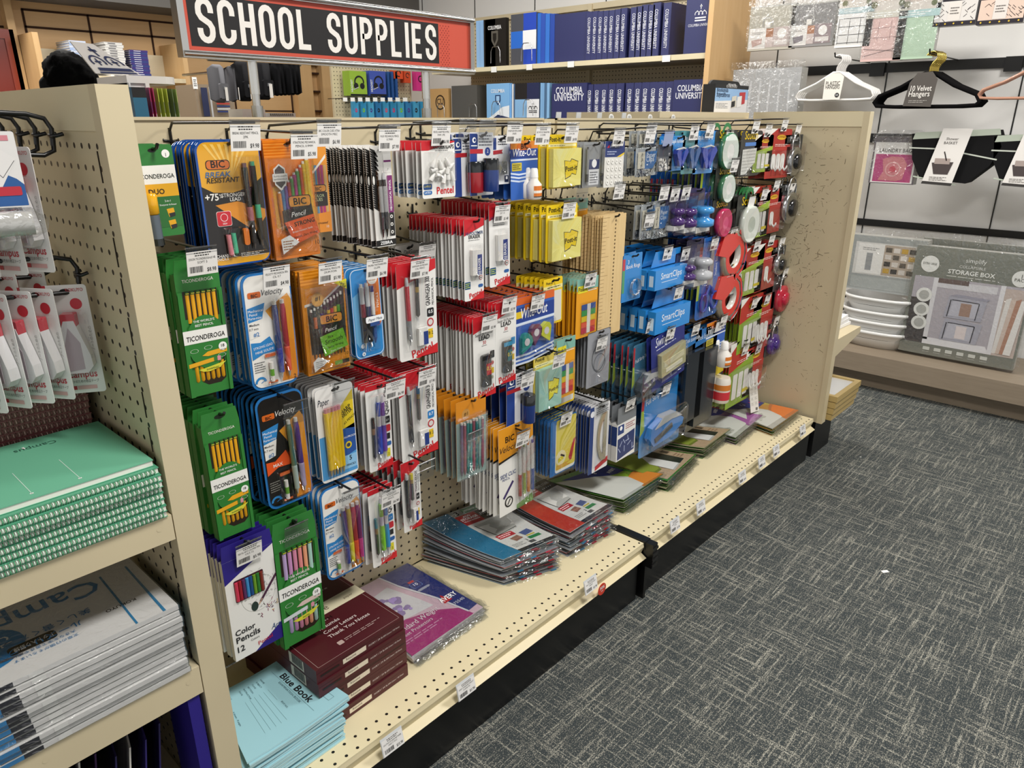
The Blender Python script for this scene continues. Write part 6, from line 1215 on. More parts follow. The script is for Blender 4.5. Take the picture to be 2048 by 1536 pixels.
# the goods stored beyond the open top of the fixture
for i, (x0, x1, c) in enumerate(((-.5, -.2, 'b09a5a'), (-.19, -.06, '8a7a66'))):
    g = G(); g.B(x0, x1, .06, .2, .951, 1.0+.02*i, c); g.B(x0+.01, x1-.01, .058, .06, .955, .99, '6a5a48'); tag(g.build('carton', 'card'), ('tan', 'brown')[i]+' carton glimpsed behind the hanging correction tapes', 'carton')
def wires(g, x0, x1, y, z, c1, c2, n, r=.0028):
    for i in range(n):
        x = x0+(x1-x0)*(i+.5)/n
        g.TB([(x, y+r*1.2, z+r*.3), (x, y+r*.5, z+r), (x, y-r*.6, z+r*.6), (x, y-r, z-r*.3), (x, y, z-r), (x, y+r*1.2, z-r*.6)], .0007, c1 if i % 2 else c2, 4, caps=False)
def notebook(x0, x1, y0, y1, z, th, cov, wc, label, group, top=False, spiral='front', sh=0):
    t = empty('spiral_notebook', ((x0+x1)/2, (y0+y1)/2, z)); o = t.location
    def ng(e=EPS): g = G(e); g.xf = lambda p: (p[0]-o.x, p[1]-o.y, p[2]-o.z); return g
    g = ng(); g.B(x0, x1, y0+.004, y1, z+.0006, z+th-.0012, 'e9e8df' if group[0] == 'g' else '8a6a62'); g.build('pages', 'matte', t)
    g = ng(); g.B(x0-.001, x1+.001, y0+.003, y1+.001, z+th-.0012, z+th, cov); g.B(x0-.001, x1+.001, y0+.003, y1+.001, z, z+.0006, cov); g.build('cover', 'card', t)
    g = ng(); wires(g, x0+.004, x1-.004, (y0+.003) if spiral == 'front' else y1, z+th/2, wc[0], wc[1], 104 if group[0] == 'g' else 84, th*.36); g.build('spiral', 'gloss', t)
    if top:
        g = ng(); f = lambda a, b: (x1-a*(x1-x0), y0+b*(y1-y0))
        def L_(a0, b0, a1, b1, w_, c):
            p, q = Vector(f(a0, b0)), Vector(f(a1, b1)); d = (q-p).normalized(); nn = Vector((-d.y, d.x))*w_
            g.add([(p.x-nn.x, p.y-nn.y, z+th+.0003), (q.x-nn.x, q.y-nn.y, z+th+.0003), (q.x+nn.x, q.y+nn.y, z+th+.0003), (p.x+nn.x, p.y+nn.y, z+th+.0003)], [(0, 1, 2, 3)], c)
        for a in (.3, .48): L_(a-.02, .08, a-.02, .48, .0004, 'cfe6da'); L_(a-.02, .075, a-.02, .09, .002, 'f2f2ee'); L_(a+.05, .84, a+.05, .88, .0015, 'f2f2ee')
        for k in range(6): L_(.72+.04*k, .12, .72+.04*k, .6, .0003, '3a7a62')
        v, fc, w_ = glyphs('Campus', .0, 0); k = .016
        q = f(.22, .86); g.add([(q[0]-a*k, q[1]-b*k, z+th+.0003) for a, b in v], fc, '2c5a4a'); g.build('cover_print', 'card', t)
    tag(t, label, 'notebook', group)
NW = 'one two three four five six seven eight nine ten eleven twelve thirteen fourteen fifteen'.split()
n = 9; th = .0092; rn = random.Random(2)
for i in range(n):
    z = .618+th*(n-1-i); d = rn.uniform(-.003, .003)*(i > 0); xr = -.046-.0012*(i == 0)+.0012*(i > 0)
    notebook(xr-.297, xr, -.392+d+(.004 if i == 0 else -.006), -.392+d+.2, z, th-.0004, '6db595' if i == 0 else '4f9a78', ('3f9a68', 'dcefe0'), 'green spiral notebook, '+('topmost with its cover showing' if i == 0 else 'number %s under the topmost' % NW[i-1]), 'green spiral notebooks in one pile', i == 0, 'back' if i in (0,) else 'front')
n = 15
for i in range(n):
    z = .618+.0102*(n-1-i)
    notebook(-.345, -.048-.001*(i % 3), -.178+rn.uniform(-.003, .003), -.005, z, .0098, '80484a', ('c09c94', '7a4648'), 'burgundy spiral notebook behind the green pile, '+('topmost' if i == 0 else 'number %s from the top' % NW[i]), 'burgundy spiral notebooks in one pile')
# loose leaf packs in clear wrap
n = 13; th = .0089
for i in range(n):
    z = .3635+th*(n-1-i); t = empty('loose_leaf_pack', (-.19, -.29, z)); o = t.location; x0, x1, y0, y1 = -.345, -.05-rn.uniform(0, .004), -.395+rn.uniform(-.003, .003), -.19
    def ng(e=EPS): g = G(e); g.xf = lambda p: (p[0]-o.x, p[1]-o.y, p[2]-o.z); return g
    g = ng(); g.B(x0, x1, y0, y1, z+.0004, z+th-.0012, 'e6e4e2'); g.build('paper_ream', 'matte', t)
    g = ng(.0003); yy = y0-.0004
    for xa, xb, c in ((-.345, -.277, '2f86c4'), (-.277, -.255, '1a1c2c'), (-.238, -.222, 'f6f5f2')):
        xa += .001*i; xb += .001*i; g.add([(xa, yy, z+.0008), (xb, yy, z+.0008), (xb, yy, z+th-.0016), (xa, yy, z+th-.0016)], [(0, 1, 2, 3)], c)
    g.add([(x1+.0004, y0, z+.001), (x1+.0004, y1, z+.001), (x1+.0004, y1, z+th-.002), (x1+.0004, y0, z+th-.002)], [(0, 1, 2, 3)], '3f9cc8')
    if i == 0:
        zt = z+th-.001; W_, H_ = x1-x0, y1-y0
        def TT(s, a, b, hh, c, bold=0, rot=0, wm=None):
            v, fc, w_ = glyphs(s, bold, 0); k = hh/.73; kx = k if not wm or w_*k < wm else wm/w_; q = (x1-a*W_, y0+b*H_); cr, sr = math.cos(R(rot)), math.sin(R(rot))
            g.add([(q[0]-(u*kx*cr-w2*k*sr), q[1]-(u*kx*sr+w2*k*cr), zt+.0005) for u, w2 in v], fc, c)
        for k in range(14): g.add([(x1-.02-.017*k+.003*math.cos(a), y1-.012+.003*math.sin(a), zt) for a in [j*.785 for j in range(8)]], [tuple(range(8))], '8a8680')
        for a0 in (.06, .185): g.add([(x1-a0*W_+.001*(a0 < .1), y0+(0 if a0 < .1 else 0), zt+.0002), (x1-a0*W_-.003, y0, zt+.0002), (x1-(a0-.02)*W_-.003, y1-.05, zt+.0002), (x1-(a0-.02)*W_, y1-.05, zt+.0002)], [(0, 1, 2, 3)], '2f86b8')
        TT('Campus', .2, .76, .042, '2a7fbc', .02, wm=.25); TT('美しく書くための', .3, .42, .011, '2a7fbc', .02, rot=-60+60); TT('ルーズリーフ', .36, .32, .011, '2a7fbc', .02); TT('KOKUYO', .12, .3, .007, '2c2c2c', .02); TT('大きな文字で書きやすい', .4, .24, .005, '2a7fbc'); TT('文章の行頭がそろいます', .4, .19, .005, '2a7fbc')
        q = (x1-.56*W_, y0+.3*H_); g.add([(q[0]+a, q[1]+b, zt+.0002) for a, b in rr(-.028, -.01, .028, .01, .006)], [tuple(range(24))], '17181a'); TT('ドット入り罫線', .48, .32, .008, 'f2f2f2', .02, wm=.045); TT('大学受験向け', .66, .26, .005, '3a3a3a')
        g.add([(x0+.07+.056*math.cos(a), y0+.085+.05*math.sin(a), zt+.0001) for a in [j*.2618 for j in range(24)]], [tuple(range(24))], '2a86c6'); TT('さらさら', .62, .5, .022, 'eef4f8', rot=0)
        g.add([(x0+.03, y0+.0, zt+.0003), (x0+.075, y0+.0, zt+.0003), (x0+.08, y0+.05, zt+.0003), (x0+.05, y0+.07, zt+.0003), (x0+.035, y0+.05, zt+.0003)], [(0, 1, 2, 3, 4)], 'efede9')
        g.add([(x0+.03, y0+.05, zt+.0006), (x0+.115, y0+.045, zt+.0006), (x0+.115, y0+.049, zt+.0006), (x0+.03, y0+.056, zt+.0006)], [(0, 1, 2, 3)], '8a8c90')
    g.build('printed_wrap', 'gloss', t)
    g = ng(); g.B(x0-.001, x1+.0015, y0-.0012, y1, z, z+th-.0004, 'ffffff'); g.build('clear_wrap', 'film', t)
    tag(t, 'white loose leaf paper pack in clear wrap, '+('topmost' if i == 0 else 'number %s from the top' % NW[i]), 'paper pack', 'loose leaf packs on the lower shelf')
# dark folders standing below
rn = random.Random(9)
for i in range(16):
    x = -.455+i*.0215; c = ('2a2356', 'd8d4cc', '332a70', '2a2356', 'c9c5bd', '3a1c4c')[i % 6]; h = rn.uniform(.22, .262)
    g = G(); n_ = 7; w_ = .3; vs = []
    for k in range(n_+1):
        f = k/n_; bx = .03*math.sin(f*2.2)+rn.uniform(-.001, .001)
        for s in (-.0012, .0012): vs += [(bx+s, -.36+f*.34, 0), (bx+s+.035*1.0, -.36+f*.34, h*(1-.12*f))]
    fs = []
    for k in range(n_):
        a = 4*k; b = a+4; fs += [(a, b, b+1, a+1), (a+2, a+3, b+3, b+2), (a+1, b+1, b+3, a+3), (a, a+2, b+2, b)]
    fs += [(0, 1, 3, 2), (4*n_, 4*n_+2, 4*n_+3, 4*n_+1)]
    g.add(vs, fs, c); o = g.build('folder', 'gloss'); o.location = (x, 0, .031)
    tag(o, ('navy', 'white', 'violet', 'navy', 'pale grey', 'plum')[i % 6]+' folder standing on the bottom left shelf, '+(NW+['sixteen'])[i].replace('one', 'first')+' counted from the frame edge', 'folder', 'folders standing on the bottom left shelf')
g = G(); g.B(-.062, -.044, -.388, -.3, .031, .31, '2b2080'); tag(g.build('file_box', 'card'), 'purple file box end beside the left post', 'file box')
# hooks on the side panel, reaching left
def shook(y, z, L_, rise, label):
    t = empty('display_hook', (LX-.004, y, z)); B = '111112'
    g = G(); g.TB([(.002, -.0127, .006), (-.006, -.0127, .004), (-.008, 0, .003), (-.006, .0127, .004), (.002, .0127, .006)], .0026, B, 6); g.build('back_plate', 'wire', t)
    g = G(); g.TB([(-.008, 0, -.008), (-.006, 0, .012), (-.012, 0, .024), (-.03, 0, .029), (-L_, 0, .03+rise)], .003, B, 8); g.build('tag_arm', 'wire', t)
    g = G(); g.TB([(-.006, 0, .006), (-.008, 0, -.014), (-.02, 0, -.019), (-L_+.01, 0, -.015+rise), (-L_, 0, -.008+rise)], .003, B, 8); g.build('goods_arm', 'wire', t)
    tag(t, label, 'peg hook')
HK = [(-.254, 1.1, 'nearest of the upper hooks on the left side panel'), (-.19, 1.1, 'second of the upper hooks on the left side panel'), (-.12, 1.1, 'third of the upper hooks on the left side panel'), (-.045, 1.1, 'rearmost of the upper hooks on the left side panel'), (-.243, .925, 'nearer hook of the lower row on the left side panel'), (-.123, .93, 'farther hook of the lower row on the left side panel')]
for y, z, d in HK: shook(y, z, .26, .012, 'black wire hook, '+d)
@kind
def ctape(t, w, h):
    g = K(w, h).base('e6e4e2', .08, .001); g.r(0, .0, .08, 1, 'b8323e', 1); g.t('KOKUYO', .72, .06, .09, 'b8323e', 3, bold=.02, wm=.4); g.c(.7, .17, .14, 'c4303e', 2, rz=.05*h); g.T('ノートのための', *g.q(.93, .6), .07*w, '8a8886', 3, rot=90, al='l', wmax=.4*h)
    g.t('Campus', .5, .85, .2, 'b8323e', 3, bold=.03, wm=.72); g.t('ノートのための修正テープ', .5, .9, .07, '5a5856', 3, wm=.74); g.r(.2, .93, .32, .965, 'b8323e', 3); g.r(.34, .93, .8, .965, 'd8a8a8', 3); g.build('card', 'card', t)
    b = G(); b.EX([(-.1*w, -.3*h), (.14*w, -.3*h), (.38*w, -.62*h), (.4*w, -.72*h), (.25*w, -.78*h), (-.28*w, -.78*h), (-.36*w, -.68*h), (-.22*w, -.4*h)][::-1], -.016, -.001, 'e4e2e4'); b.EX([(-.02*w, -.36*h), (.2*w, -.5*h), (.2*w, -.74*h), (-.26*w, -.76*h), (-.3*w, -.66*h)][::-1], -.0165, -.016, 'b8aab2'); b.T('Campus', -.02*w, -.7*h, .1*w, 'b8607a', 0, rot=90); b.build('correction_tape', 'gloss', t)
    b = G(); b.EX(rr(-.16*w, -.36*h, .18*w, -.24*h, .03*w), -.015, -.001, 'c8404e'); b.build('cap', 'gloss', t); clr(w, h, .08, .22, .94, .8, .019, t, r=.15)
def sidepack(k, nm, cat, desc, y, z, xs, w, h, yaw0, yaw, group):
    for i, x in enumerate(xs):
        t = proto(k, w, h); t.name = nm; t.location = (x, y, z-.018+.001*i); t.rotation_euler = (0, 0, R(yaw0 if i == 0 else yaw+(i % 3)*4))
        tag(t, desc+', '+('closest to the panel' if i == 0 else 'number %s from the panel' % NW[i]), cat, group)
sidepack('ctape', 'correction_tape_pack', 'correction tape', 'pink and white correction tape card on the lower nearer hook', -.243, .925+.01, (-.068, -.102, -.128, -.152, -.18, -.205, -.235), .052, .152, -32, -62, 'correction tape cards on lower nearer hook')
sidepack('ctape', 'correction_tape_pack', 'correction tape', 'pink and white correction tape card on the lower farther hook', -.123, .93+.01, (-.075, -.11, -.14, -.17, -.2, -.23), .052, .152, -60, -64, 'correction tape cards on lower farther hook')
sidepack('ctape', 'correction_tape_pack', 'correction tape', 'pink and white correction tape card on the upper nearest hook', -.254, 1.1+.01, (-.095, -.125, -.155, -.185, -.215, -.245), .052, .152, -62, -66, 'correction tape cards on upper nearest hook')
@kind
def ctube(t, w, h):
    g = K(w, h).base('e9e8e6', .04, .001); g.t('消しゴム', .3, .1, .08, 'c4303e', 3, wm=.3); g.r(.5, .05, .9, .12, 'd88a94', 2); g.p([(0, .3), (.5, .45), (.9, .62), (1, .7), (1, .98), (0, .98)], '2c5e9e', 1); g.p([(.2, .2), (.6, .14), (.95, .36), (.6, .8), (.3, .6)], 'eceae8', 2)
    g.ln(.35, .25, .7, .6, .008, '4a4a4e', 3); g.ln(.7, .6, .92, .38, .008, '4a4a4e', 3); g.ln(.35, .25, .55, .18, .008, '4a4a4e', 3); g.ro(.55, .72, .94, .84, .03, 'c4303e', 4); g.build('card', 'card', t)
    b = G(); b.TB([(-.55*w, -.014, -1.2*h), (.5*w, -.014, -1.2*h)], .0145, 'd2d0cc', 14); b.TB([(-.5*w, -.0141, -1.2*h), (-.1*w, -.0141, -1.2*h)], .0147, 'e8e4d8', 14); b.build('eraser_roll', 'gloss', t)
    b = G(); b.TB([(-.6*w, -.014, -1.2*h), (.5*w, -.014, -1.2*h), (.72*w, -.014, -1.24*h)], [.018, .018, .008], 'ffffff', 12); b.build('clear_wrap', 'film', t)
q = at(50, 262, y=-.29); t = proto('ctube', .065, .085); t.name = 'eraser_pack'; t.location = (q.x-.046, -.29, q.z); t.rotation_euler = (0, 0, R(-12)); tag(t, 'blue and white card with clear wrapped roll at left edge', 'eraser pack')
def thick(g, pts, t, col, L):
    n = len(pts); A = []
    for i in range(n):
        p0 = Vector(pts[max(i-1, 0)]); p1 = Vector(pts[i]); p2 = Vector(pts[min(i+1, n-1)]); d1 = (p1-p0).normalized() if i else (p2-p1).normalized(); d2 = (p2-p1).normalized() if i < n-1 else d1
        m_ = Vector((-(d1.y+d2.y), d1.x+d2.x)).normalized(); c_ = max(m_.dot(Vector((-d1.y, d1.x))), .5); A.append((p1+m_*t/2/c_, p1-m_*t/2/c_))
    for i in range(n-1): g.P([tuple(A[i][1]), tuple(A[i+1][1]), tuple(A[i+1][0]), tuple(A[i][0])], col, L)
def arcp(cx, cy, r, a0, a1, n=8): return [(cx+r*math.cos(R(a0+(a1-a0)*i/n)), cy+r*1.15*math.sin(R(a0+(a1-a0)*i/n))) for i in range(n+1)]
LET = {'S': [[(.4, .68)]+arcp(.235, .76, .165, 0, 180)+[(.07, .66), (.13, .56), (.34, .44), (.4, .34)]+arcp(.235, .24, .165, 0, -180)+[(.07, .32)]],
 'C': [[(.4, .66)]+arcp(.235, .76, .165, 0, 180)+arcp(.235, .24, .165, 180, 360)+[(.4, .34)]], 'O': [[(.4, .5)]+arcp(.235, .76, .165, 0, 180)+arcp(.235, .24, .165, 180, 360)+[(.4, .5)]],
 'H': [[(.08, 0), (.08, 1)], [(.39, 0), (.39, 1)], [(.08, .5), (.39, .5)]], 'L': [[(.08, 1), (.08, .07), (.41, .07)]], 'U': [[(.07, 1)]+arcp(.235, .24, .165, 180, 360)+[(.4, 1)]],
 'P': [[(.08, 0), (.08, .93), (.2, .93)]+[(.24+.16*math.cos(R(a)), .71+.22*math.sin(R(a))) for a in (90, 60, 30, 0, -30, -60, -90)]+[(.08, .49)]], 'I': [[(.08, 0), (.08, 1)]], 'E': [[(.4, .93), (.08, .93), (.08, .07), (.4, .07)], [(.08, .5), (.36, .5)]]}
def sign_text(g, s, x0, x1, z, h, col):
    wd = [.16 if c == 'I' else .3 if c == ' ' else .47 for c in s]; k = (x1-x0)/(sum(wd)+.12*(len(s)-1)); x = x0
    for c, w_ in zip(s, wd):
        for q_, st in enumerate(LET.get(c, [])): thick(g, [(x+a*k, z+b*h) for a, b in st], .15*k, col, 2+q_*.08)
        x += (w_+.12)*k
# ---------------------------------------------------------------- hanging sign over the first bay
x0, x1 = at(343, 60, y=-.006).x, at(946, 90, y=-.006).x; z0 = at(945, 149, y=-.006).z; z1 = at(945, 36, y=-.006).z; x0 = at(366, 118, y=-.006).x
t = empty('store_sign', ((x0+x1)/2, 0, TOP)); o = t.location; w, h = x1-x0, z1-z0; tag(t, 'red and black hanging sign with white capitals above the first bay', 'sign')
cx, cz = 0, (z0+z1)/2-TOP
for nm, xx in (('post', .381), ('post', .798)):
    g = G(); X = xx-o.x; g.TB([(X, .008, 0), (X, .008, z0-TOP)], .0075, 'c9c9c6', 12); g.TB([(X, .008, .04), (X, .008, z0-TOP)], .009, 'd4d4d0', 12); g.TB([(X, .008, 0), (X, .008, .02)], .011, 'b8b8b4', 12); g.build(nm, 'metal', t)
f = .0115; g = G()
g.B(-w/2, w/2, -.01, .012, z0-TOP, z0-TOP+f, 'c8c8c6'); g.B(-w/2, w/2, -.01, .012, z1-TOP-f, z1-TOP, 'c8c8c6'); g.B(-w/2, -w/2+f, -.0101, .0121, z0-TOP+f, z1-TOP-f, 'c8c8c6'); g.B(w/2-f, w/2, -.0101, .0121, z0-TOP+f, z1-TOP-f, 'c8c8c6')
for z in (z0-TOP+f*.5, z1-TOP-f*.5): g.TB([(-w/2+.001, -.011, z), (w/2-.001, -.011, z)], f*.38, 'd8d8d6', 8)
g.build('chrome_frame', 'metal', t)
g = G(.0004); g.xf = lambda p: (p[0], p[1]-.004, p[2]+cz); H = h/2-f; g.B(-w/2+f, w/2-f, 0, .006, -H, H, 'c8503c'); bx0, bx1 = -w/2+f+.008, w/2-.105
g.R(bx0, -H+.007, bx1, H-.009, '161314', 1); sign_text(g, 'SCHOOL SUPPLIES', bx0+.014, bx1-.008, -.034, .068, 'e9e5de')
for i in range(7):
    for j in range(10 if i % 2 == 0 else 9): g.C(bx1+.006+.0042*i, H-.012-.0092*j-(.0046 if i % 2 else 0), .0013, '8c2c22', 1, n=8)
g.build('sign_face', 'card', t)

# ---------------------------------------------------------------- far shelves of binders on the right hand wall
BX = 3.5
def fx(u0, v0, u1, v1, X):
    a = at(u0, v0, x=X); b = at(u1, v1, x=X); return (a.y+b.y)/2, a.z, a.y-b.y, a.z-b.z
def onwall(nm, cat, label, u0, v0, u1, v1, X, fn, m='card', group=None, parts=None, yaw=0, rx=0, zb=None, **k):
    """a thing on a plane facing the aisle; fn(g, w, h) draws it, origin at its top centre"""
    y, z, w, h = fx(u0, v0, u1, v1, X); zb = (zA if v1 < 140 else zB) if X < 3.6 and u1 < 1440 else zb; h = z-zb-.0006 if zb is not None else h; t = empty(nm, (X, y, z), (R(rx), 0, R(-90+yaw)))
    g = K(w, h, .0006); fn(g, w, h); g.build('front', m, t)
    if parts: parts(t, w, h)
    return tag(t, label, cat, group)
zA = at(1400, 106, x=BX).z; zB = at(1405, 232, x=BX).z-.03
yN, yF = .80, 3.02
t = empty('binder_shelving', (BX+.2, (yN+yF)/2, FZ)); o = t.location
def ng(): g = G(); g.xf = lambda p: (p[0]-o.x, p[1]-o.y, p[2]-o.z); return g
g = ng(); g.B(BX+.4, BX+.42, yN, yF, FZ, 1.80, 'd6c8a6'); g.build('back_panel', 'pegyz', t)
g = ng(); g.B(BX+.38, BX+.42, yN, yF, 1.80, 1.835, 'd6c8a6'); g.build('top_rail', 'beige', t)
for z in (zA, zB, .6):
    g = ng(); g.B(BX, BX+.4, yN, yF, z-.028, z, 'e3d7b4'); g.build('shelf_board', 'cream', t)
g = ng(); g.B(BX+.37, BX+.4, 1.86, 1.89, FZ, 1.83, 'cfc09b'); g.build('upright', 'beige', t)
tag(t, 'beige shelving of university binders against the right wall', 'shelving')
g = G(); g.B(BX-.02, WX, yN-.03, yN, FZ, 2.4, 'dcb987'); tag(g.build('maple_partition', 'maplev'), 'tall maple end panel beside the university binders', 'wooden panel')
def crown(g, a, b, s, c, L):
    g.r(a-.5*s, b+.28*s, a+.5*s, b+.34*s, c, L); g.r(a-.5*s, b+.16*s, a+.5*s, b+.22*s, c, L)
    for k in (-.32, 0, .32): g.ARC(*g.q(a+k*s, b+.02*s), .2*s*g.w, .05*s*g.w, -20, 200, c, L, 10); g.c(a+k*s, b-.12*s, .05*s, c, L)
    g.r(a-.03*s, b-.42*s, a+.03*s, b-.2*s, c, L); g.r(a-.1*s, b-.36*s, a+.1*s, b-.31*s, c, L)
def box_(col, d=.05): return lambda g, w, h: g.B(-w/2, w/2, 0, d, -h, 0, col)
NB_ = '262a58'
def spine(g, w, h):
    g.B(-w/2, w/2, 0, .24, -h, 0, NB_); g.r(.06, .01, .94, .99, '2c3162', 1); g.T('COLUMBIA UNIVERSITY', *g.q(.28, .12), .42*w, 'd9dbe4', 2, rot=-90, al='l', bold=.03, wmax=.74*h)
def spine2(g, w, h):
    g.B(-w/2, w/2, 0, .24, -h, 0, NB_); g.r(.06, .01, .94, .99, '2c3162', 1); g.T('COLUMBIA UNIVERSITY', *g.q(.28, .16), .42*w, 'e4e6ee', 2, rot=-90, al='l', bold=.05, wmax=.8*h)
sp = [(1173, 24), (1184, 23), (1195, 23), (1206, 22), (1217, 21), (1230, 19), (1241, 17), (1262, 15), (1273, 13), (1284, 10), (1296, 10), (1307, 6), (1328, 6)]
for i, (u, v) in enumerate(sp):
    onwall('ring_binder', 'binder', 'navy binder spine on the upper shelf, %s from the left' % (ORD+['x'])[i].replace('frontmost', 'first'), u, v, u+10, 134-(u-950)*.0638-15.5, BX+.03, spine, group='upper shelf binder spines')
def bfront(big):
    def f(g, w, h):
        g.B(-w/2, w/2, 0, .04, -h, 0, NB_); g.r(.01, .01, .99, .99, '2b3060', 1)
        if big == 1: g.t('COLUMBIA', .5, .27, .15, 'e4e6ee', 2, bold=.03, wm=.76); g.t('UNIVERSITY', .5, .45, .15, 'e4e6ee', 2, bold=.03, wm=.84)
        if big == 2: crown(g, .55, .27, .4, 'e9ebf2', 2); g.t('COLUMBIA UNIVERSITY', .55, .5, .085, 'e4e6ee', 2, wm=.86)
    return f
onwall('ring_binder', 'binder', 'navy binder lying face out left of the upper spines', 1110, 30, 1173, 121, BX+.04, bfront(0))
onwall('ring_binder', 'binder', 'navy binder with a white crown at the maple panel', 1374, 0, 1420, 104, BX+.02, bfront(2))
onwall('ring_binder', 'binder', 'navy binder with two-line white lettering, lower shelf left', 1104, 168, 1172, 246, BX+.02, bfront(1))
onwall('ring_binder', 'binder', 'navy binder with two-line white lettering by the maple panel', 1348, 160, 1412, 242, BX+.02, bfront(1))
sp2 = [1172, 1187, 1201, 1216, 1232, 1252, 1268, 1283, 1299, 1315, 1331]
for i, u in enumerate(sp2):
    onwall('ring_binder', 'binder', 'navy binder spine on the lower shelf, %s from the left' % ORD[i].replace('frontmost', 'first'), u, 169-i*.6, u+13, 246, BX+.03, spine2, group='lower shelf binder spines')
def chk(c):
    def f(g, w, h):
        g.B(-w/2, w/2, 0, .06, -h, 0, c[0])
        for i in range(2):
            for j in range(3): g.r(.5*i, j/3, .5*i+.5, (j+1)/3, c[(i+2*j) % len(c)], 1)
        g.r(.48, .33, 1, .7, 'eef0f2', 2)
    return f
def blank(c, c2=None, d=.03, tx=None):
    def f(g, w, h):
        g.B(-w/2, w/2, 0, d, -h, 0, c)
        if c2: g.p([(.35, .25), (.65, .25), (.65, .45), (.5, .6), (.35, .45)], c2, 1); g.p([(.42, .3), (.58, .3), (.58, .42), (.5, .52), (.42, .42)], c, 2)
        if tx: g.t(tx, .5, .22, .12, 'f2f2f2' if c != 'c29a63' else '3a2c1c', 2, bold=.03, wm=.6)
    return f
for i in range(3): onwall('folder', 'folder', 'pale blue folder beside the sign on the upper shelf, %s' % ('rearmost', 'middle', 'nearest')[i], 952+9*i, 42-i, 973+9*i, 133-i, BX+.05-.01*i, blank('8fb8e4', None, .004), group='pale blue folders upper shelf')
onwall('folder', 'folder', 'black crest folder on the upper shelf', 967, 40, 1012, 130, BX+.03, blank('17130f', '5a564e', .03, 'COLUMBIA'))
onwall('notebook', 'notebook', 'blue checkered notebook face out on the upper shelf', 1022, 30, 1072, 127, BX+.03, chk(('4a4c54', '2448b8', '2768c8', '2440a4')))
for i in range(4): onwall('notebook', 'notebook', 'blue notebook spine beside the checkered one, %s from left' % ('first', 'second', 'third', 'fourth')[i], 1073+9*i, 27+i*.4, 1081+9*i, 126-i*.5, BX+.04, blank(('2a6ac8', '2a50b0', '3272cc', '2448a4')[i], None, .15), group='blue notebook spines upper shelf')
onwall('notebook', 'notebook', 'brown kraft notebook with a round seal', 860, 178, 898, 246, BX+.02, lambda g, w, h: (g.B(-w/2, w/2, 0, .03, -h, 0, 'c29a63'), g.ARC(*g.q(.55, .42), .24*w, .05*w, 0, 360, '3a2c1c', 1, 20), g.t('CU', .55, .47, .2, '3a2c1c', 2, bold=.02)))
onwall('folder', 'folder', 'dark grey folder stack on the lower shelf', 903, 172, 955, 246, BX+.02, blank('55534f', None, .1))
onwall('notebook', 'notebook', 'light blue notebook with a shield and white wave', 973, 168, 1019, 246, BX+.02, lambda g, w, h: (g.B(-w/2, w/2, 0, .03, -h, 0, '7fb3e2'), g.t('COLUMBIA', .5, .24, .11, 'f2f6fa', 2, bold=.03, wm=.6), g.p([(.38, .3), (.62, .3), (.62, .46), (.5, .58), (.38, .46)], '24406e', 1), g.p([(.43, .33), (.57, .33), (.57, .44), (.5, .53), (.43, .44)], '9cc4ea', 2), g.p([(0, .95), (.3, .82), (.7, .62), (1, .58), (1, 1), (0, 1)], 'e6ecf2', 3), g.p([(.1, 1), (.5, .82), (1, .9), (1, 1)], '24345e', 4)))
for i in range(3): onwall('notebook', 'notebook', 'thin pale notebook spine after the wave one, %s from left' % ('first', 'second', 'third')[i], 1020+4*i, 168, 1023+4*i, 246, BX+.03, blank(('7fb3e2', 'd8dce0', '4a6a94')[i], None, .15), group='pale notebook spines lower shelf')
def chk2(g, w, h):
    g.B(-w/2, w/2, 0, .05, -h, 0, '26283a'); g.r(0, 0, .5, .42, '1c1a1c', 1); g.r(.5, 0, 1, .42, '20284e', 1); g.r(0, .42, .5, .9, '86b4de', 1); g.r(.5, .42, 1, .9, 'e9ebee', 1); crown(g, .75, .66, .34, '1a1a1c', 2)
onwall('notebook', 'notebook', 'black and pale blue notebook with a dark crown', 1030, 167, 1078, 246, BX+.02, chk2)
for i in range(4): onwall('notebook', 'notebook', 'pale blue and black spine before the navy binders, %s' % ('first', 'second', 'third', 'fourth')[i], 1079+5*i, 166, 1083+5*i, 246, BX+.03, blank(('86b4de', '7aa8d4', '4a6a8c', '86b4de')[i], None, .15), group='spines before the navy binders')
for i, (u, v, s) in enumerate(((991, 126, 30), (1053, 122, 32), (882, 234, 26), (946, 234, 26), (992, 232, 28), (1056, 232, 30))):
    q = at(u, v, x=BX-.005); r = s/2/1453*4.2; t = G(); t.TB([(0, -r, 0), (0, -r*.95, r*1.7), (0, -r*.6, r*2.3), (0, r*.6, r*2.3), (0, r*.95, r*1.7), (0, r, 0)], .0028, 'd0d0d0', 6, caps=False)
    ob = t.build('wire_bookend', 'metal', None, q); tag(ob, 'bent wire bookend on the %s shelf, %s from the left' % (('upper', 'first'), ('upper', 'second'), ('lower', 'first'), ('lower', 'second'), ('lower', 'third'), ('lower', 'fourth'))[i], 'bookend')
for i, (u, v) in enumerate(((988, 135), (1059, 130), (1142, 124), (1333, 112))):
    q = at(u, v, x=BX-.004); g = G(); g.B(-.003, 0, -.025, .025, -.03, .004, 'efefec'); tag(g.build('shelf_tag', 'card', None, q), 'small white shelf tag under the upper binders, %s from left' % ('first', 'second', 'third', 'fourth')[i], 'shelf tag')
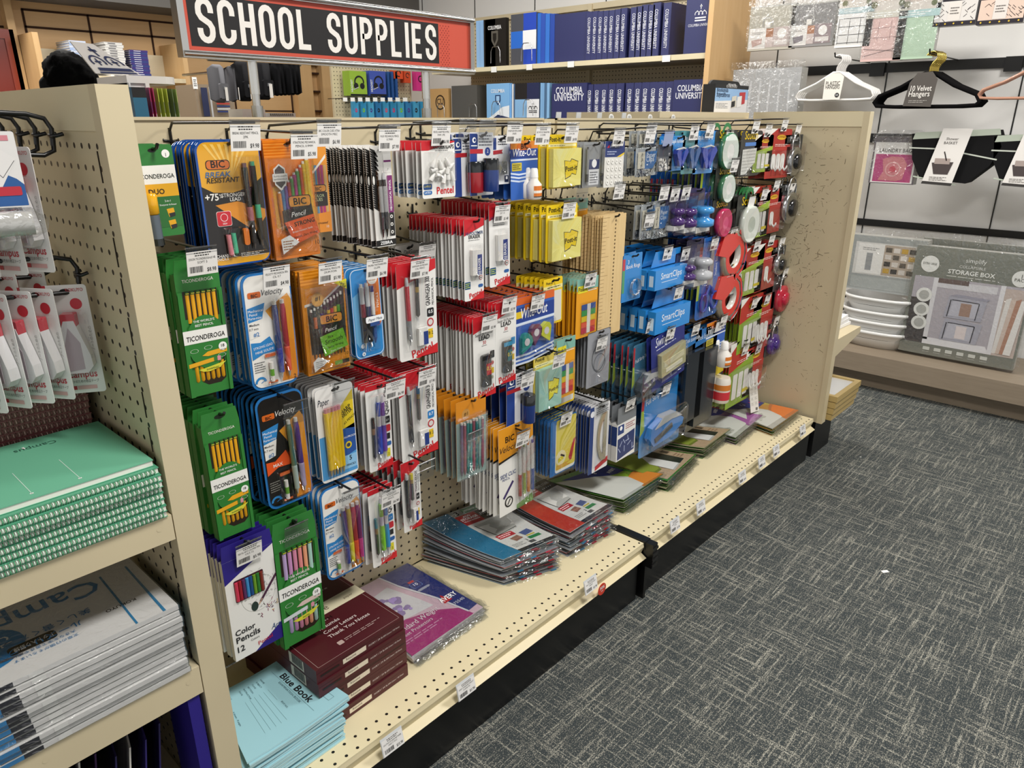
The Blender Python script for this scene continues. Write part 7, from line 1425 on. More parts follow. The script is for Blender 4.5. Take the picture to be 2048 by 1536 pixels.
# clear and white clips along the top rail of the bays
for i, (u, ht, c) in enumerate(((1112, 14, 'clear'), (1152, 14, 'clear'), (1194, 15, 'clear'), (1218, 12, 'card'), (1243, 15, 'clear'), (1254, 12, 'card'), (1296, 12, 'card'), (1342, 12, 'card'))):
    q = at(u, 236, y=.02); r = .012; g = G()
    if c == 'card':
        g.EX([(r*math.cos(R(a)), r*1.0*math.sin(R(a))) for a in range(0, 181, 20)], -.001, .001, 'eeeeea'); [g.R(-r*.5+r*.35*k, .001, -r*.3+r*.35*k, r*.6, '8a8a88', 7) for k in range(3)]
    else: g.EX([(-r*.9, 0), (r*.9, 0), (r*1.0, r*1.3), (-r*.7, r*1.3)], -.001, .001, 'c9cbc9')
    tag(g.build('rail_clip', 'card' if c == 'card' else 'plastic', None, (q.x, .012, TOP)), '%s clip on the top rail before the binders, %s from left' % ('round white' if c == 'card' else 'frosted square', ORD[i].replace('frontmost', 'first')), 'sign clip')
# bookend carton on the counter
def bkbox(g, w, h):
    g.EX(rr(-w/2*.93, -h*.3, w/2*.93, 0, w*.12, bot=False), .03, .04, '17181a'); g.B(-w/2, w/2, 0, .05, -h, -.14*h, '1b1c20'); g.r(.01, .14, .99, .26, '17181a', 1); g.ro(.32, .15, .62, .23, .01, 'e8e8e8', 2); g.ro(.33, .155, .61, .225, .01, '17181a', 3); g.t('STEELMASTER', .47, .21, .045, 'f0f0f0', 4, wm=.24)
    g.p([(.01, .26), (.99, .26), (.99, .58), (.5, .62), (.01, .66)], '8fb4dc', 2); g.p([(.01, .66), (.5, .62), (.99, .58), (.99, .99), (.01, .99)], 'dddcdc', 2); g.t('Bookends', .05, .37, .06, '2a3f5c', 4, al='l', bold=.02); g.t('Sujetalibros', .05, .52, .06, '2a3f5c', 4, al='l', bold=.02); g.tx(.05, .4, .3, .46, 1, '4a6484', 4); g.tx(.05, .7, .4, .88, 4, '8a8c90', 4)
    g.p([(.5, .5), (.64, .46), (.64, .82), (.5, .86)], 'cfcabc', 5); g.p([(.5, .66), (.6, .62), (.6, .8), (.5, .84)], '1f2022', 6); g.p([(.66, .5), (.8, .46), (.8, .8), (.66, .84)], 'e4e2de', 5); g.p([(.72, .36), (.9, .34), (.9, .7), (.8, .74), (.8, .46), (.72, .46)], 'b8383c', 6)
y_ = .10; a, b_, z0_, z1_ = px(1432, 158, 1492, 229, y_); t = empty('bookend_box', ((a+b_)/2, y_, z1_)); g = K(b_-a, z1_-1.149, .0004); bkbox(g, b_-a, z1_-1.149); g.build('carton', 'card', t); tag(t, 'bookend carton with blue sky panel on the beige counter', 'carton')

# ---------------------------------------------------------------- rounded stand with a crown board behind the left fixture
def pl(nm, cat, label, u0, v0, u1, v1, Y, fn, m='card', group=None, parts=None):
    a, b, z0, z1 = px(u0, v0, u1, v1, Y); t = empty(nm, ((a+b)/2, Y, z1)); g = K(b-a, z1-z0, .0005); fn(g, b-a, z1-z0); g.build('front', m, t)
    if parts: parts(t, b-a, z1-z0)
    return tag(t, label, cat, group)
SY = .75
t = empty('display_stand', at(300, 165, y=SY)); o = t.location.copy()
def ng(): g = G(.0005); g.xf = lambda p: (p[0]-o.x, p[1]-o.y, p[2]-o.z); return g
zt = at(300, 152, y=SY).z; a = at(192, 150, y=SY+.2).x; b = at(332, 160, y=SY).x
g = ng(); g.B(a, b, SY, SY+.2, zt-.018, zt, 'eceae6'); n_ = 14; pts = [(b+.05*math.sin(math.pi*k/n_), SY+.1-.1*math.cos(math.pi*k/n_)) for k in range(n_+1)]
g.add([(p_[0], p_[1], zt-.018) for p_ in pts]+[(p_[0], p_[1], zt) for p_ in pts], [tuple(range(n_+1)), tuple(range(2*n_+1, n_, -1))]+[(k, k+1, n_+2+k, n_+1+k) for k in range(n_)], 'eceae6'); g.build('top_shelf', 'plastic', t)
xa, xb = at(258, 170, y=SY).x, at(291, 170, y=SY).x; g = ng(); g.B(xa, xa+.004, SY, SY+.2, FZ, zt-.018, 'e6e4e0'); g.B(xb, xb+.01, SY, SY+.2, FZ, zt-.018, 'f0eeea'); g.B(xa, xb, SY+.01, SY+.3, zt-.07, zt-.018, 'f0eeea'); g.build('divider_panel', 'plastic', t)
g = ng(); P1 = [at(u, v, y=SY+.02) for u, v in ((140, 82), (186, 88), (282, 150), (192, 147))]; g.add([tuple(p_) for p_ in P1]+[(p_.x, p_.y+.006, p_.z) for p_ in P1], [(0, 3, 2, 1), (4, 5, 6, 7), (0, 1, 5, 4), (1, 2, 6, 5), (2, 3, 7, 6), (3, 0, 4, 7)], 'dcdad8'); g.build('crown_board', 'card', t)
g = K(.1, .1, .0008); L3, R3, R2, L2 = P1[3], P1[2], P1[1], P1[0]
def cb(p):
    a_ = p[0]/.1+.5; b_ = -p[2]/.1; q = (L2*(1-a_)+R2*a_)*(1-b_)+(L3*(1-a_)+R3*a_)*b_; return (q.x-o.x, q.y-.001+p[1]-o.y, q.z-o.z)
g.xf = cb; g.p([(.12, .93), (.95, .93), (.95, 1.0-.02), (.12, .98)], '22305a', 1); g.p([(.15, .8), (.95, .8), (.95, .9), (.15, .9)], '22305a', 1)
for aa in (.32, .78): g.ARC(*g.q(aa, .6), .018, .005, -30, 210, '22305a', 1, 12); g.r(aa-.02, .5, aa+.02, .72, '22305a', 1); g.r(aa-.08, .58, aa+.08, .63, '22305a', 1)
g.r(.52, .12, .58, .42, '22305a', 1); g.r(.42, .2, .68, .27, '22305a', 1)
g2 = G(); g2.v = g.v; g2.f = g.f; g2.cl = g.cl; g2.sm = g.sm; g2.build('crown_emblem', 'card', t)
tag(t, 'white rounded stand with grey crown board behind left fixture', 'display stand')
pl('book_box', 'box', 'teal and black boxed set right of the left post', 262, 174, 300, 238, SY-.06, lambda g, w, h: (g.B(-w/2, w/2, 0, .1, -h, 0, '2a6c8c'), g.r(0, 0, 1, .32, '17191c', 1)))
for i, (u, c) in enumerate(((299, 'a82a5c'), (306, 'b83264'), (315, 'b9c84a'), (324, 'c3cf58'), (333, 'c3cf58'), (344, '6d7f5a'), (352, 'a9c46a'))):
    pl('study_book', 'book', '%s spined study book on the stand, %s from left' % (('magenta', 'magenta', 'lime', 'lime', 'lime', 'olive', 'green')[i], ORD[i].replace('frontmost', 'first')), u, 175+i*.5, u+8, 238, SY-.04, lambda g, w, h: (g.B(-w/2, w/2, 0, .12, -h, 0, c), g.r(.25, .45, .75, .8, '26366e', 1), g.r(.3, .84, .75, .97, 'eeeeee', 1)), group='study books on the rounded stand')
# person standing behind the left fixture, seen from the back of the head
t = empty('person', (.56, 1.75, FZ)); q = at(138, 168, y=1.75); HX, HZ = q.x-.56, q.z-FZ
def blob(nm, mt, parts_, col, sub=2, disp=0):
    me = bpy.data.meshes.new(nm); vs, fs = [], []
    for (c_, r_) in parts_:
        n0 = len(vs); N, Mm = 16, 10
        for j in range(Mm+1):
            th_ = math.pi*j/Mm
            for i_ in range(N):
                ph = 2*math.pi*i_/N; k_ = 1+disp*(random.random()-.5); vs.append((c_[0]+r_[0]*k_*math.sin(th_)*math.cos(ph), c_[1]+r_[1]*k_*math.sin(th_)*math.sin(ph), c_[2]+r_[2]*k_*math.cos(th_)))
        for j in range(Mm):
            for i_ in range(N): fs.append((n0+j*N+i_, n0+j*N+(i_+1) % N, n0+(j+1)*N+(i_+1) % N, n0+(j+1)*N+i_))
    me.from_pydata(vs, [], fs); at_ = me.attributes.new('Col', 'FLOAT_COLOR', 'CORNER'); at_.data.foreach_set('color', list(lin(col))*len(me.loops)); me.materials.append(M[mt]); ob = bpy.data.objects.new(nm, me); link(ob, t)
    md = ob.modifiers.new('join', 'REMESH'); md.mode = 'VOXEL'; md.voxel_size = .009; md.use_smooth_shade = True; md2 = ob.modifiers.new('smooth', 'SMOOTH'); md2.factor = .6; md2.iterations = 4
    return ob
S_ = HZ-.10
blob('body', 'matte', [((HX, 0, HZ), (.075, .092, .115)), ((HX, .01, HZ-.13), (.055, .055, .1)), ((HX-.085, 0, HZ-.01), (.012, .02, .03)), ((HX+.085, 0, HZ-.01), (.012, .02, .03)), ((HX, .09, HZ-.01), (.015, .02, .03)), ((HX, -.0, S_-.13), (.19, .1, .1)), ((HX, 0, S_-.35), (.16, .1, .26)), ((HX-.2, 0, S_-.3), (.05, .055, .2)), ((HX+.2, 0, S_-.3), (.05, .055, .2)), ((HX-.21, .05, S_-.55), (.038, .04, .17)), ((HX+.21, .05, S_-.55), (.038, .04, .17)), ((HX-.09, 0, S_-.75), (.085, .09, .26)), ((HX+.09, 0, S_-.75), (.085, .09, .26)), ((HX-.09, 0, .27), (.055, .06, .26)), ((HX+.09, 0, .27), (.055, .06, .26)), ((HX-.09, .04, .04), (.045, .12, .04)), ((HX+.09, .04, .04), (.045, .12, .04))], '8a6650')
blob('jacket', 'fabric', [((HX, 0, S_-.115), (.205, .118, .1)), ((HX, 0, S_-.35), (.18, .118, .29)), ((HX-.2, 0, S_-.3), (.066, .072, .22)), ((HX+.2, 0, S_-.3), (.066, .072, .22)), ((HX-.21, .05, S_-.53), (.052, .056, .17)), ((HX+.21, .05, S_-.53), (.052, .056, .17)), ((HX, -.01, S_-.03), (.085, .085, .045))], '17181c')
blob('trousers', 'fabric', [((HX-.09, 0, S_-.75), (.1, .105, .27)), ((HX+.09, 0, S_-.75), (.1, .105, .27)), ((HX-.09, 0, .32), (.072, .075, .27)), ((HX+.09, 0, .32), (.072, .075, .27))], '1c1e26')
blob('hair', 'fabric', [((HX-.026, -.03, HZ+.024), (.056, .078, .078)), ((HX+.03, -.03, HZ+.014), (.055, .078, .074)), ((HX, -.035, HZ-.045), (.076, .066, .07)), ((HX, -.01, HZ+.05), (.066, .085, .058))], '14100e', disp=.09)
hr = t.children[-1] if t.children[-1].name.startswith('hair') else [c for c in t.children if c.name.startswith('hair')][0]
txh = bpy.data.textures.new('hair_noise', 'CLOUDS'); txh.noise_scale = .022; dm = hr.modifiers.new('strands', 'DISPLACE'); dm.texture = txh; dm.strength = .022; dm.mid_level = .5
tag(t, 'person in a dark jacket with short black hair, seen from behind', 'person')

# ---------------------------------------------------------------- far timber wall: bookcase, garments, headsets
YB = BY-.32
t = empty('bookcase', at(215, 200, y=YB)); o = t.location.copy(); o.z = FZ; t.location = o
def ng(): g = G(); g.xf = lambda p: (p[0]-o.x, p[1]-o.y, p[2]-o.z); return g
xa, xb = at(92, 150, y=YB).x, at(370, 150, y=YB).x; zt = at(95, 66, y=YB).z; zs = at(215, 152, y=YB).z
for x in (xa-.03, xb): g = ng(); g.B(x, x+.03, YB, BY-.002, FZ, zt, 'd2ab78'); g.build('side_panel', 'maplev', t)
g = ng(); g.B(xa, xb, BY-.03, BY-.004, zs-.4, zt-.06, 'e0d4b8'); g.build('back_panel', 'card', t)
for z in (zs, zs-.32): g = ng(); g.B(xa, xb, YB, BY-.03, z-.025, z, 'e3d2ae'); g.build('shelf_board', 'card', t)
tag(t, 'maple bookcase with stacks of books on the far timber wall', 'bookcase')
def pile(nm, lab, u0, u1, v0, v1, n, cols, grp):
    a, b, z0, z1 = px(u0, v0, u1, v1, YB+.03); z0 = zs+.0; th = (z1-z0)/n
    for i in range(n):
        g = G(.001); w = b-a; g.B(-w/2+.002, w/2-.002, 0, .22, .002, th-.003, 'eae8e2'); g.B(-w/2, w/2, 0, .22, th-.004, th-.0005, cols[i % len(cols)]); g.B(-w/2, w/2, 0, .22, 0, .002, cols[i % len(cols)])
        if cols[0] != 'ecebe8': g.B(-w/2, w/2, -.002, 0, 0, th-.0005, cols[i % len(cols)])
        g.R(-w*.3, th*.3, w*.1, th*.6, 'd8dae6' if cols[0] != 'ecebe8' else '6a6a70', 3); ob = g.build(nm, 'card', None, ((a+b)/2+random.uniform(-.004, .004), YB+.03, z0+th*i)); tag(ob, lab+', number %s from the bottom' % (NW+['sixteen', 'seventeen', 'eighteen'])[i], 'book', grp)
pile('paperback_book', 'pale blue paperback in the left bookcase stack', 137, 183, 80, 150, 14, ('9fb6dc', 'c9d4e8'), 'pale blue paperbacks in the bookcase')
pile('magazine', 'white magazine in the middle bookcase stack', 208, 256, 83, 150, 14, ('ecebe8', 'd8d6d4'), 'white magazines in the bookcase')
pile('paperback_book', 'purple paperback in the right bookcase stack', 259, 302, 99, 150, 13, ('3a2a78', '2c3a80'), 'purple paperbacks in the bookcase')
x0_, x1_, z0_, z1_ = px(-30, 75, 34, 200, BY-.06)
t = empty('wooden_door', ((x0_+x1_)/2, BY-.04, FZ)); g = G(); g.B(x0_-t.location.x, x1_-t.location.x, -.03, 0, 0, z1_-FZ, '7c2a1c'); g.build('door_leaf', 'gloss', t); g = G(); g.B(x1_-t.location.x, x1_-t.location.x+.05, -.04, 0, 0, z1_-FZ+.05, '8c3424'); g.B(x0_-t.location.x, x1_-t.location.x, -.04, 0, z1_-FZ, z1_-FZ+.05, '8c3424'); g.build('door_frame', 'gloss', t); tag(t, 'dark red wooden door at the far left edge', 'door')
# rack of magazines behind the sign posts
pl('magazine_rack', 'rack', 'dark rack of boxed games behind the left sign post', 398, 168, 476, 236, 2.9, lambda g, w, h: (g.B(-w/2, w/2, .02, .3, -1.7, 0, '8a7a66'), g.r(.02, .1, .2, .95, '20284a', 2), g.r(.25, .08, .3, .98, 'b8b8b8', 3), g.r(.3, .05, .9, .1, 'a83040', 3), [g.r(.42, .3+.08*k, .8, .35+.08*k, ('26366e', 'd8d8e0', '2c3050', 'b04038', '2a3a6a', 'c8c8c8', '26366e')[k], 4) for k in range(7)]))
pl('price_sign', 'sign', 'small white price sign left of the garments', 384, 154, 396, 178, 2.85, lambda g, w, h: (g.B(-w/2, w/2, 0, .003, -h, 0, 'efefec'), g.B(-.006, .006, .003, .015, -1.55, -.01, '8a7a66'), g.tx(.15, .15, .85, .8, 4, '2a2a2a', 2)))
def garment(i, u0, u1, v0, v1, c, lab, grp=None, tg=True):
    a, b, z0, z1 = px(u0, v0, u1, v1, 2.2+.03*(i % 3)); w, h = b-a, z1-z0; t = empty('backpack', ((a+b)/2, 2.2+.03*(i % 3), z1)); g = G()
    o_ = rr(-w/2, -h, w/2, 0, w*.22); n_ = len(o_); inn = rr(-w/2+.012, -h+.012, w/2-.012, -.012, w*.18)
    g.add([(p_[0], 0, p_[1]) for p_ in o_]+[(p_[0], -.04, p_[1]) for p_ in inn]+[(p_[0], .07, p_[1]) for p_ in inn], [(k, (k+1) % n_, n_+(k+1) % n_, n_+k) for k in range(n_)]+[(k, 2*n_+k, 2*n_+(k+1) % n_, (k+1) % n_) for k in range(n_)]+[tuple(range(n_, 2*n_)), tuple(range(2*n_, 3*n_))], c, True); g.build('bag_body', 'fabric', t)
    if w > .04: g = G(); g.EX(rr(-w*.38, -h*.9, w*.38, -h*.5, w*.1), -.055, -.035, c); g.B(-w*.1, w*.15, -.058, -.055, -h*.66, -h*.58, '7a7c80'); g.build('pocket', 'fabric', t)
    if tg: g = G(); g.B(-w*.05, w*.2, -.062, -.06, -h*.95, -h*.6, 'e4e0da'); g.R(0, -h*.9, w*.15, -h*.7, '8a6a5a', 340); g.build('hang_tag', 'card', t)
    tag(t, lab, 'backpack', grp)
garment(0, 421, 452, 128, 206, '66666a', 'grey backpack hanging at the left of the row')
garment(1, 455, 470, 132, 204, '58585c', 'narrow grey backpack behind the grey one')
garment(2, 468, 505, 122, 203, '1e1e20', 'black backpack with white hang tag before the sign post')
garment(1, 508, 542, 120, 200, '232325', 'charcoal backpack with white tag right of the sign post')
for i, u in enumerate((545, 553, 561, 569, 577, 586)): garment(i, u, u+12, 124, 192-i*.4, '19191b', 'slim black backpack in the packed row, %s from the left' % ('first', 'second', 'third', 'fourth', 'fifth', 'sixth')[i], 'slim black backpacks', False)
g = G(); a = at(415, 123, y=2.28); b = at(600, 121, y=2.28); g.TB([(a.x, 2.28, a.z+.01), (b.x, 2.28, a.z+.01)], .008, 'b8b4ac'); g.TB([(b.x, 2.28, a.z+.01), (b.x, BY-.36, a.z+.01)], .008, 'b8b4ac'); tag(g.build('hanging_rail', 'metal'), 'metal rail carrying the row of backpacks', 'rail')
pl('tissue_box', 'box', 'plain white box standing behind the left sign post', 484, 218, 532, 238, .2, lambda g, w, h: g.B(-w/2, w/2, 0, .06, -h, 0, 'efeeec'))
pl('ring_catalogue', 'catalogue', 'white comb bound catalogue behind the top rail', 538, 226, 592, 238, .2, lambda g, w, h: (g.B(-w/2, w/2, 0, .08, -h, 0, 'e6e4e0'), [g.r(.04+.075*k, .1, .08+.075*k, .5, '3a3a3a', 1) for k in range(12)]))
# headset display
HYB = 3.25; xa, xb = at(672, 200, y=HYB).x, 3.49
g = G(); g.B(xa-.02, xb, HYB, HYB+.02, FZ, 1.5, 'e3d9bf'); struct(g.build('wall_headsets', 'pegxz'))
def hsbox(c, c2):
    def f(g, w, h): g.B(-w/2, w/2, 0, .08, -h, 0, c); g.ARC(*g.q(.55, .45), .26*w, .08*w, -10, 190, '1a1a1c', 2, 12); g.c(.35, .6, .14, '1a1a1c', 3); g.c(.72, .6, .14, '1a1a1c', 3); g.ln(.2, .75, .5, .65, .03, 'c8c8c8', 4); g.T('HEADSET', *g.q(.16, .85), .12*w, 'e8ece8', 3, rot=90, al='l', bold=.03, wmax=.5*h); g.r(0, .93, 1, 1, '17181a', 2)
    return f
pl('headset_box', 'headset box', 'green boxed headset hanging at the far wall', 698, 141, 735, 192, HYB-.12, hsbox('8fb23a', 0))
pl('headset_box', 'headset box', 'violet blue boxed headset beside the green one', 738, 141, 773, 192, HYB-.12, hsbox('3f54a8', 0))
for i in range(3): pl('headset_box', 'headset box', 'slim blue headset box edge, %s of three' % ('first', 'second', 'third')[i], 774+8*i, 143, 781+8*i, 200, HYB-.1, blank('24508e', None, .08), group='slim blue headset boxes')
for i, (u0, u1, v1, c, n_) in enumerate(((788, 806, 158, 'd8502c', 'orange'), (808, 822, 166, 'c84a2a', 'small orange'), (832, 850, 182, 'd83a8c', 'pink'))): pl('earphone_pack', 'earphones', n_+' earphone pack high on the headset wall', u0, 138, u1, v1, HYB-.1, lambda g, w, h: (g.B(-w/2, w/2, 0, .05, -h, 0, c), g.ARC(*g.q(.5, .45), .25*w, .1*w, 0, 300, '1c1c1e', 1)))
for i in range(10):
    c = ('3f9ac8', '2f8fc0', '4aa6d0', '2a7ab4')[i % 4]; u = 706+15*i
    pl('earphone_pack', 'earphones', 'blue carded earphones in the low row, %s from left' % ORD[i].replace('frontmost', 'first'), u, 203, u+13, 238, HYB-.12, lambda g, w, h: (g.B(-w/2, w/2, 0, .03, -h, 0, c), g.c(.5, .5, .22, ('c83a6a', '7cc42c', '4a3a8c', '1c1c1e', 'd8506a')[i % 5], 1, rz=.3*w), g.c(.45, .5, .1, c, 2), g.TB([(0, -.02, -.004), (0, .12, -.004)], .003, '151515')), group='blue carded earphones low row')
for i in range(9): pl('price_tag', 'price tag', 'tiny white tag over the earphones, %s from left' % ORD[i].replace('frontmost', 'first'), 686+15*i, 195, 695+15*i, 203, HYB-.2, lambda g, w, h: (g.B(-w/2, w/2, 0, .002, -h, 0, 'f2f2ee'), g.TB([(0, .002, -.004), (0, .2, -.004)], .002, '151515')), group='tiny tags over the earphones')

zr = px(484, 218, 532, 238, .2)[2]
g = G(); g.B(.25, 1.15, .05, .4, zr-.02, zr-.001, 'd6c8a6'); g.B(.25, 1.15, .05, .07, FZ, zr-.02, 'd6c8a6'); tag(g.build('rear_shelving', 'beige'), 'beige shelf top directly behind the nearer bay', 'shelf')
# ---------------------------------------------------------------- home goods on the right hand wall
RX = 3.62
t = empty('bench', (3.7, -.6, FZ)); o = t.location.copy()
def ng(): g = G(); g.xf = lambda p: (p[0]-o.x, p[1]-o.y, p[2]-o.z); return g
g = ng(); g.B(3.45, WX-.035, -2.6, .76, -.095, 0, '8d7f6e'); g.build('bench_top', 'oak', t); g = ng(); g.B(3.53, WX-.035, -2.6, .76, FZ, -.1, '7d7060'); g.build('plinth', 'oak', t)
tag(t, 'low grey-brown wooden bench along the right wall', 'bench')
def prong(t, w, h, y=-.02):
    g = G(); g.TB([(0, .3, -.012), (0, -.03, -.012), (0, -.04, .004)], .003, '101010', 6); g.build('hook', 'wire', t)
def pack(cfn, d=.04, film=True):
    def f(g, w, h): g.B(-w/2, w/2, 0, d, -h, -.05*h, 'b8b6b0'); cfn(g)
    def p_(t, w, h):
        if film: 
            g = G(); rn = random.Random(int(w*1e4)); n = 10; vs = []
            for j in range(n+1):
                for i in range(n+1): e = (i in (0, n)) or (j in (0, n)); vs.append(((i/n-.5)*w*1.08, -.006-.008*rn.random()*(not e), -h*1.03*j/n+.02))
            g.add(vs, [(j*(n+1)+i, j*(n+1)+i+1, (j+1)*(n+1)+i+1, (j+1)*(n+1)+i) for j in range(n) for i in range(n)], 'ffffff', True); g.build('clear_bag', 'film', t)
    return f, p_
def hang(nm, cat, label, u0, v0, u1, v1, cfn, d=.04, film=True, X=RX, **k):
    f, p_ = pack(cfn, d, film); return onwall(nm, cat, label, u0, v0, u1, v1, X, f, parts=p_, **k)
def binart(c):
    def f(g): g.r(0, .08, 1, 1, c, 1); g.ARC(*g.q(.42, .42), .11*g.w, .02*g.w, -40, 220, 'b0aeaa', 3); g.r(.36, .4, .48, .52, 'ece8e2', 3); g.r(.02, .52, .4, .96, 'ece8e4', 2); g.tx(.08, .6, .34, .66, 2, '9a928c', 3); g.p([(.08, .78), (.32, .74), (.32, .86), (.12, .92)], 'c8a8a0' if c == 'b9b4a6' else '8a8288', 3); g.r(.4, .54, .56, .72, 'b07a5a', 2); g.r(.4, .72, .56, .94, 'd8c8c4', 2); g.r(.56, .52, .94, .94, 'c9b8b4' if c == 'b9b4a6' else '9a8a8c', 2); g.c(.75, .66, .1, 'f0ece8', 3); g.r(.6, .8, .9, .9, 'e4dcd8', 3)
    return f
hang('storage_bin_pack', 'storage bin pack', 'beige folded storage bin pack, top row by the maple panel', 1503, 10, 1583, 97, binart('b9b4a6'))
hang('storage_bin_pack', 'storage bin pack', 'grey folded storage bin pack, second in the top row', 1587, 5, 1664, 90, binart('8d8b8a'))
def cloth(c, lines, top):
    def f(g):
        g.r(0, .05, 1, 1, c, 1); g.r(0, 0, 1, .32, 'd9d2ca', 2); g.r(.05, .02, .9, .2, 'cbbcb0', 3); g.c(.16, .24, .08, '7a7a58', 4); g.c(.82, .24, .07, '6a7250', 4); g.r(0, .32, 1, .42, top, 3); g.tx(.15, .34, .8, .4, 2, 'f2f4f2', 4)
        if lines == 1: [g.ln(.06, b, .94, b, .012, '2c2c30', 3) for b in (.5, .64, .78, .92)]; [g.ln(a, .5, a, .94, .012, '2c2c30', 3) for a in (.06, .36, .66, .92)]
        if lines == 2: [g.ln(.1, b, .9, b, .01, 'b89a98', 3) for b in (.55, .68)]; [g.ln(a, .46, a, .72, .01, 'b89a98', 3) for a in (.35, .65)]; g.ln(.05, .93, .95, .82, .01, '6a5a5c', 3); g.ln(.05, .83, .95, .88, .01, '6a5a5c', 3)
    return f
hang('organizer_pack', 'organizer pack', 'white grid pattern pack, third in the top row', 1684, -20, 1738, 92, cloth('eeecea', 1, 'b8ccd0'))
hang('organizer_pack', 'organizer pack', 'pink grid pattern pack in the top row', 1742, -25, 1800, 120, cloth('dfbdb8', 2, 'd8d4c8'))
hang('organizer_pack', 'organizer pack', 'mint green pack in the top row', 1808, -25, 1864, 116, cloth('bcd6bc', 0, 'b4d2d2'))
def patbox(c, k_):
    def f(g):
        g.r(0, .0, 1, 1, '241f2a', 1); g.r(.02, .1, .98, .84, c, 2); rn = random.Random(k_)
        for k in range(26): a, b = rn.uniform(.05, .9), rn.uniform(.14, .74); g.ln(a, b, a+.07, b+.1*rn.choice((-1, 1)), .012, '3a3438' if k_ == 1 else '4a3c3c', 3)
        g.r(.33, .12, .62, .82, 'dcd6d0', 4); g.tx(.37, .3, .58, .6, 3, '6a6460', 5); [g.c(.1+.2*k, .92, .02, 'd8b838', 4) for k in range(5)]
    return f
hang('patterned_box', 'gift box', 'black and white marbled box hanging top right', 1874, 0, 1950, 48, patbox('d8d4d0', 1), .05, False)
hang('patterned_box', 'gift box', 'peach box with black triangles hanging top right', 1962, -4, 2046, 44, patbox('dcc4b4', 2), .05, False)
hang('garment_bag_pack', 'garment bag', 'wrinkled clear pack of grey fabric behind the bookend carton', 1468, 134, 1590, 250, lambda g: (g.r(0, .05, 1, 1, 'b9b9ba', 1), [g.ln(.15+.14*k, .25, .12+.15*k, .98, .03, 'd4d4d6', 2) for k in range(6)], g.ARC(*g.q(.2, .42), .06*g.w, .02*g.w, 0, 360, 'f2f2f2', 3)), .08)
# hangers
def hanger(t, w, h, c, r, hk, m='gloss', y=0, mh='metal'):
    g = G(); b = -h; s = -h*.38; e = r*2.2
    g.TB([(-w*.04, y, s), (-w*.25, y, s-(h*.62)*.38), (-w*.46, y, b+h*.22), (-w*.5, y, b+h*.1), (-w*.47, y, b+r), (-w*.3, y, b+r*.5), (w*.3, y, b+r*.5), (w*.47, y, b+r), (w*.5, y, b+h*.1), (w*.46, y, b+h*.22), (w*.25, y, s-(h*.62)*.38), (w*.04, y, s)], r, c, 8, closed=True); g.build('hanger_frame', m, t)
    g = G(); g.TB([(0, y, s), (0, y, s+h*.1), (w*.02, y, s+h*.18)]+[(w*.0+h*.1*math.cos(R(a)), y, -h*.1+h*.1*math.sin(R(a))) for a in (-30, 0, 40, 80, 120, 160)], r*.55 if mh == 'metal' else r*.9, hk, 6); g.build('hanger_hook', mh, t)
def hgr(nm, label, u0, v0, u1, v1, c, r, hk, n, dd, tagf, m='gloss', mh='metal'):
    y, z, w, h = fx(u0, v0, u1, v1, 3.5)
    for i in range(n):
        t = empty('clothes_hanger', (3.5+dd*i, y-.002*i, z), (0, 0, R(-90))); hanger(t, w, h, c, r, hk, m, 0, mh)
        if i == 0:
            tagf(t, w, h); g = G(); g.TB([(0, .44, -.012), (0, -.05, -.012), (0, -.06, .006)], .0035, '101010', 6); g.build('wall_hook', 'wire', t)
        tag(t, label+', '+ORD[i]+' of the set', 'clothes hanger', nm)
def wt(t, w, h): g = K(w, h, .0006); g.xf = lambda p: (p[0], p[1]-.02, p[2]); g.p([(.38, .5), (.46, .4), (.56, .4), (.62, .48), (.6, .98), (.38, .98)], 'ece8df', 1); g.t('PLASTIC', .49, .66, .05, '4a4844', 3, wm=.18); g.t('HANGERS', .49, .74, .05, '4a4844', 3, wm=.18); g.c(.56, .88, .028, '2a2a2a', 3); g.t('10', .56, .9, .025, 'ffffff', 5); g.build('paper_band', 'card', t)
def vt(t, w, h): g = K(w, h, .0006); g.xf = lambda p: (p[0], p[1]-.02, p[2]); g.p([(.34, .55), (.4, .38), (.54, .36), (.6, .5), (.58, .99), (.31, .97)], '55504c', 1); g.t('10 Velvet', .46, .7, .055, 'ece8e2', 3, bold=.02, wm=.2); g.t('Hangers', .45, .8, .055, 'ece8e2', 3, bold=.02, wm=.2); g.tx(.36, .86, .54, .92, 2, 'a8a49e', 3); g.build('paper_band', 'card', t)
hgr('white plastic hangers', 'white plastic hanger with cream paper band', 1602, 114, 1746, 200, 'e6e4e0', .006, 'dddbd8', 5, .02, wt, 'gloss', 'gloss')
hgr('black velvet hangers', 'black velvet hanger with brass hook and grey band', 1763, 108, 1956, 214, '0e0d0e', .008, 'c2ac5a', 6, .0175, vt, 'fabric')
hgr('rose hangers', 'rose gold hanger cut by the right edge', 1972, 110, 2150, 196, 'b88a74', .006, 'b88a74', 3, .014, lambda t, w, h: None)
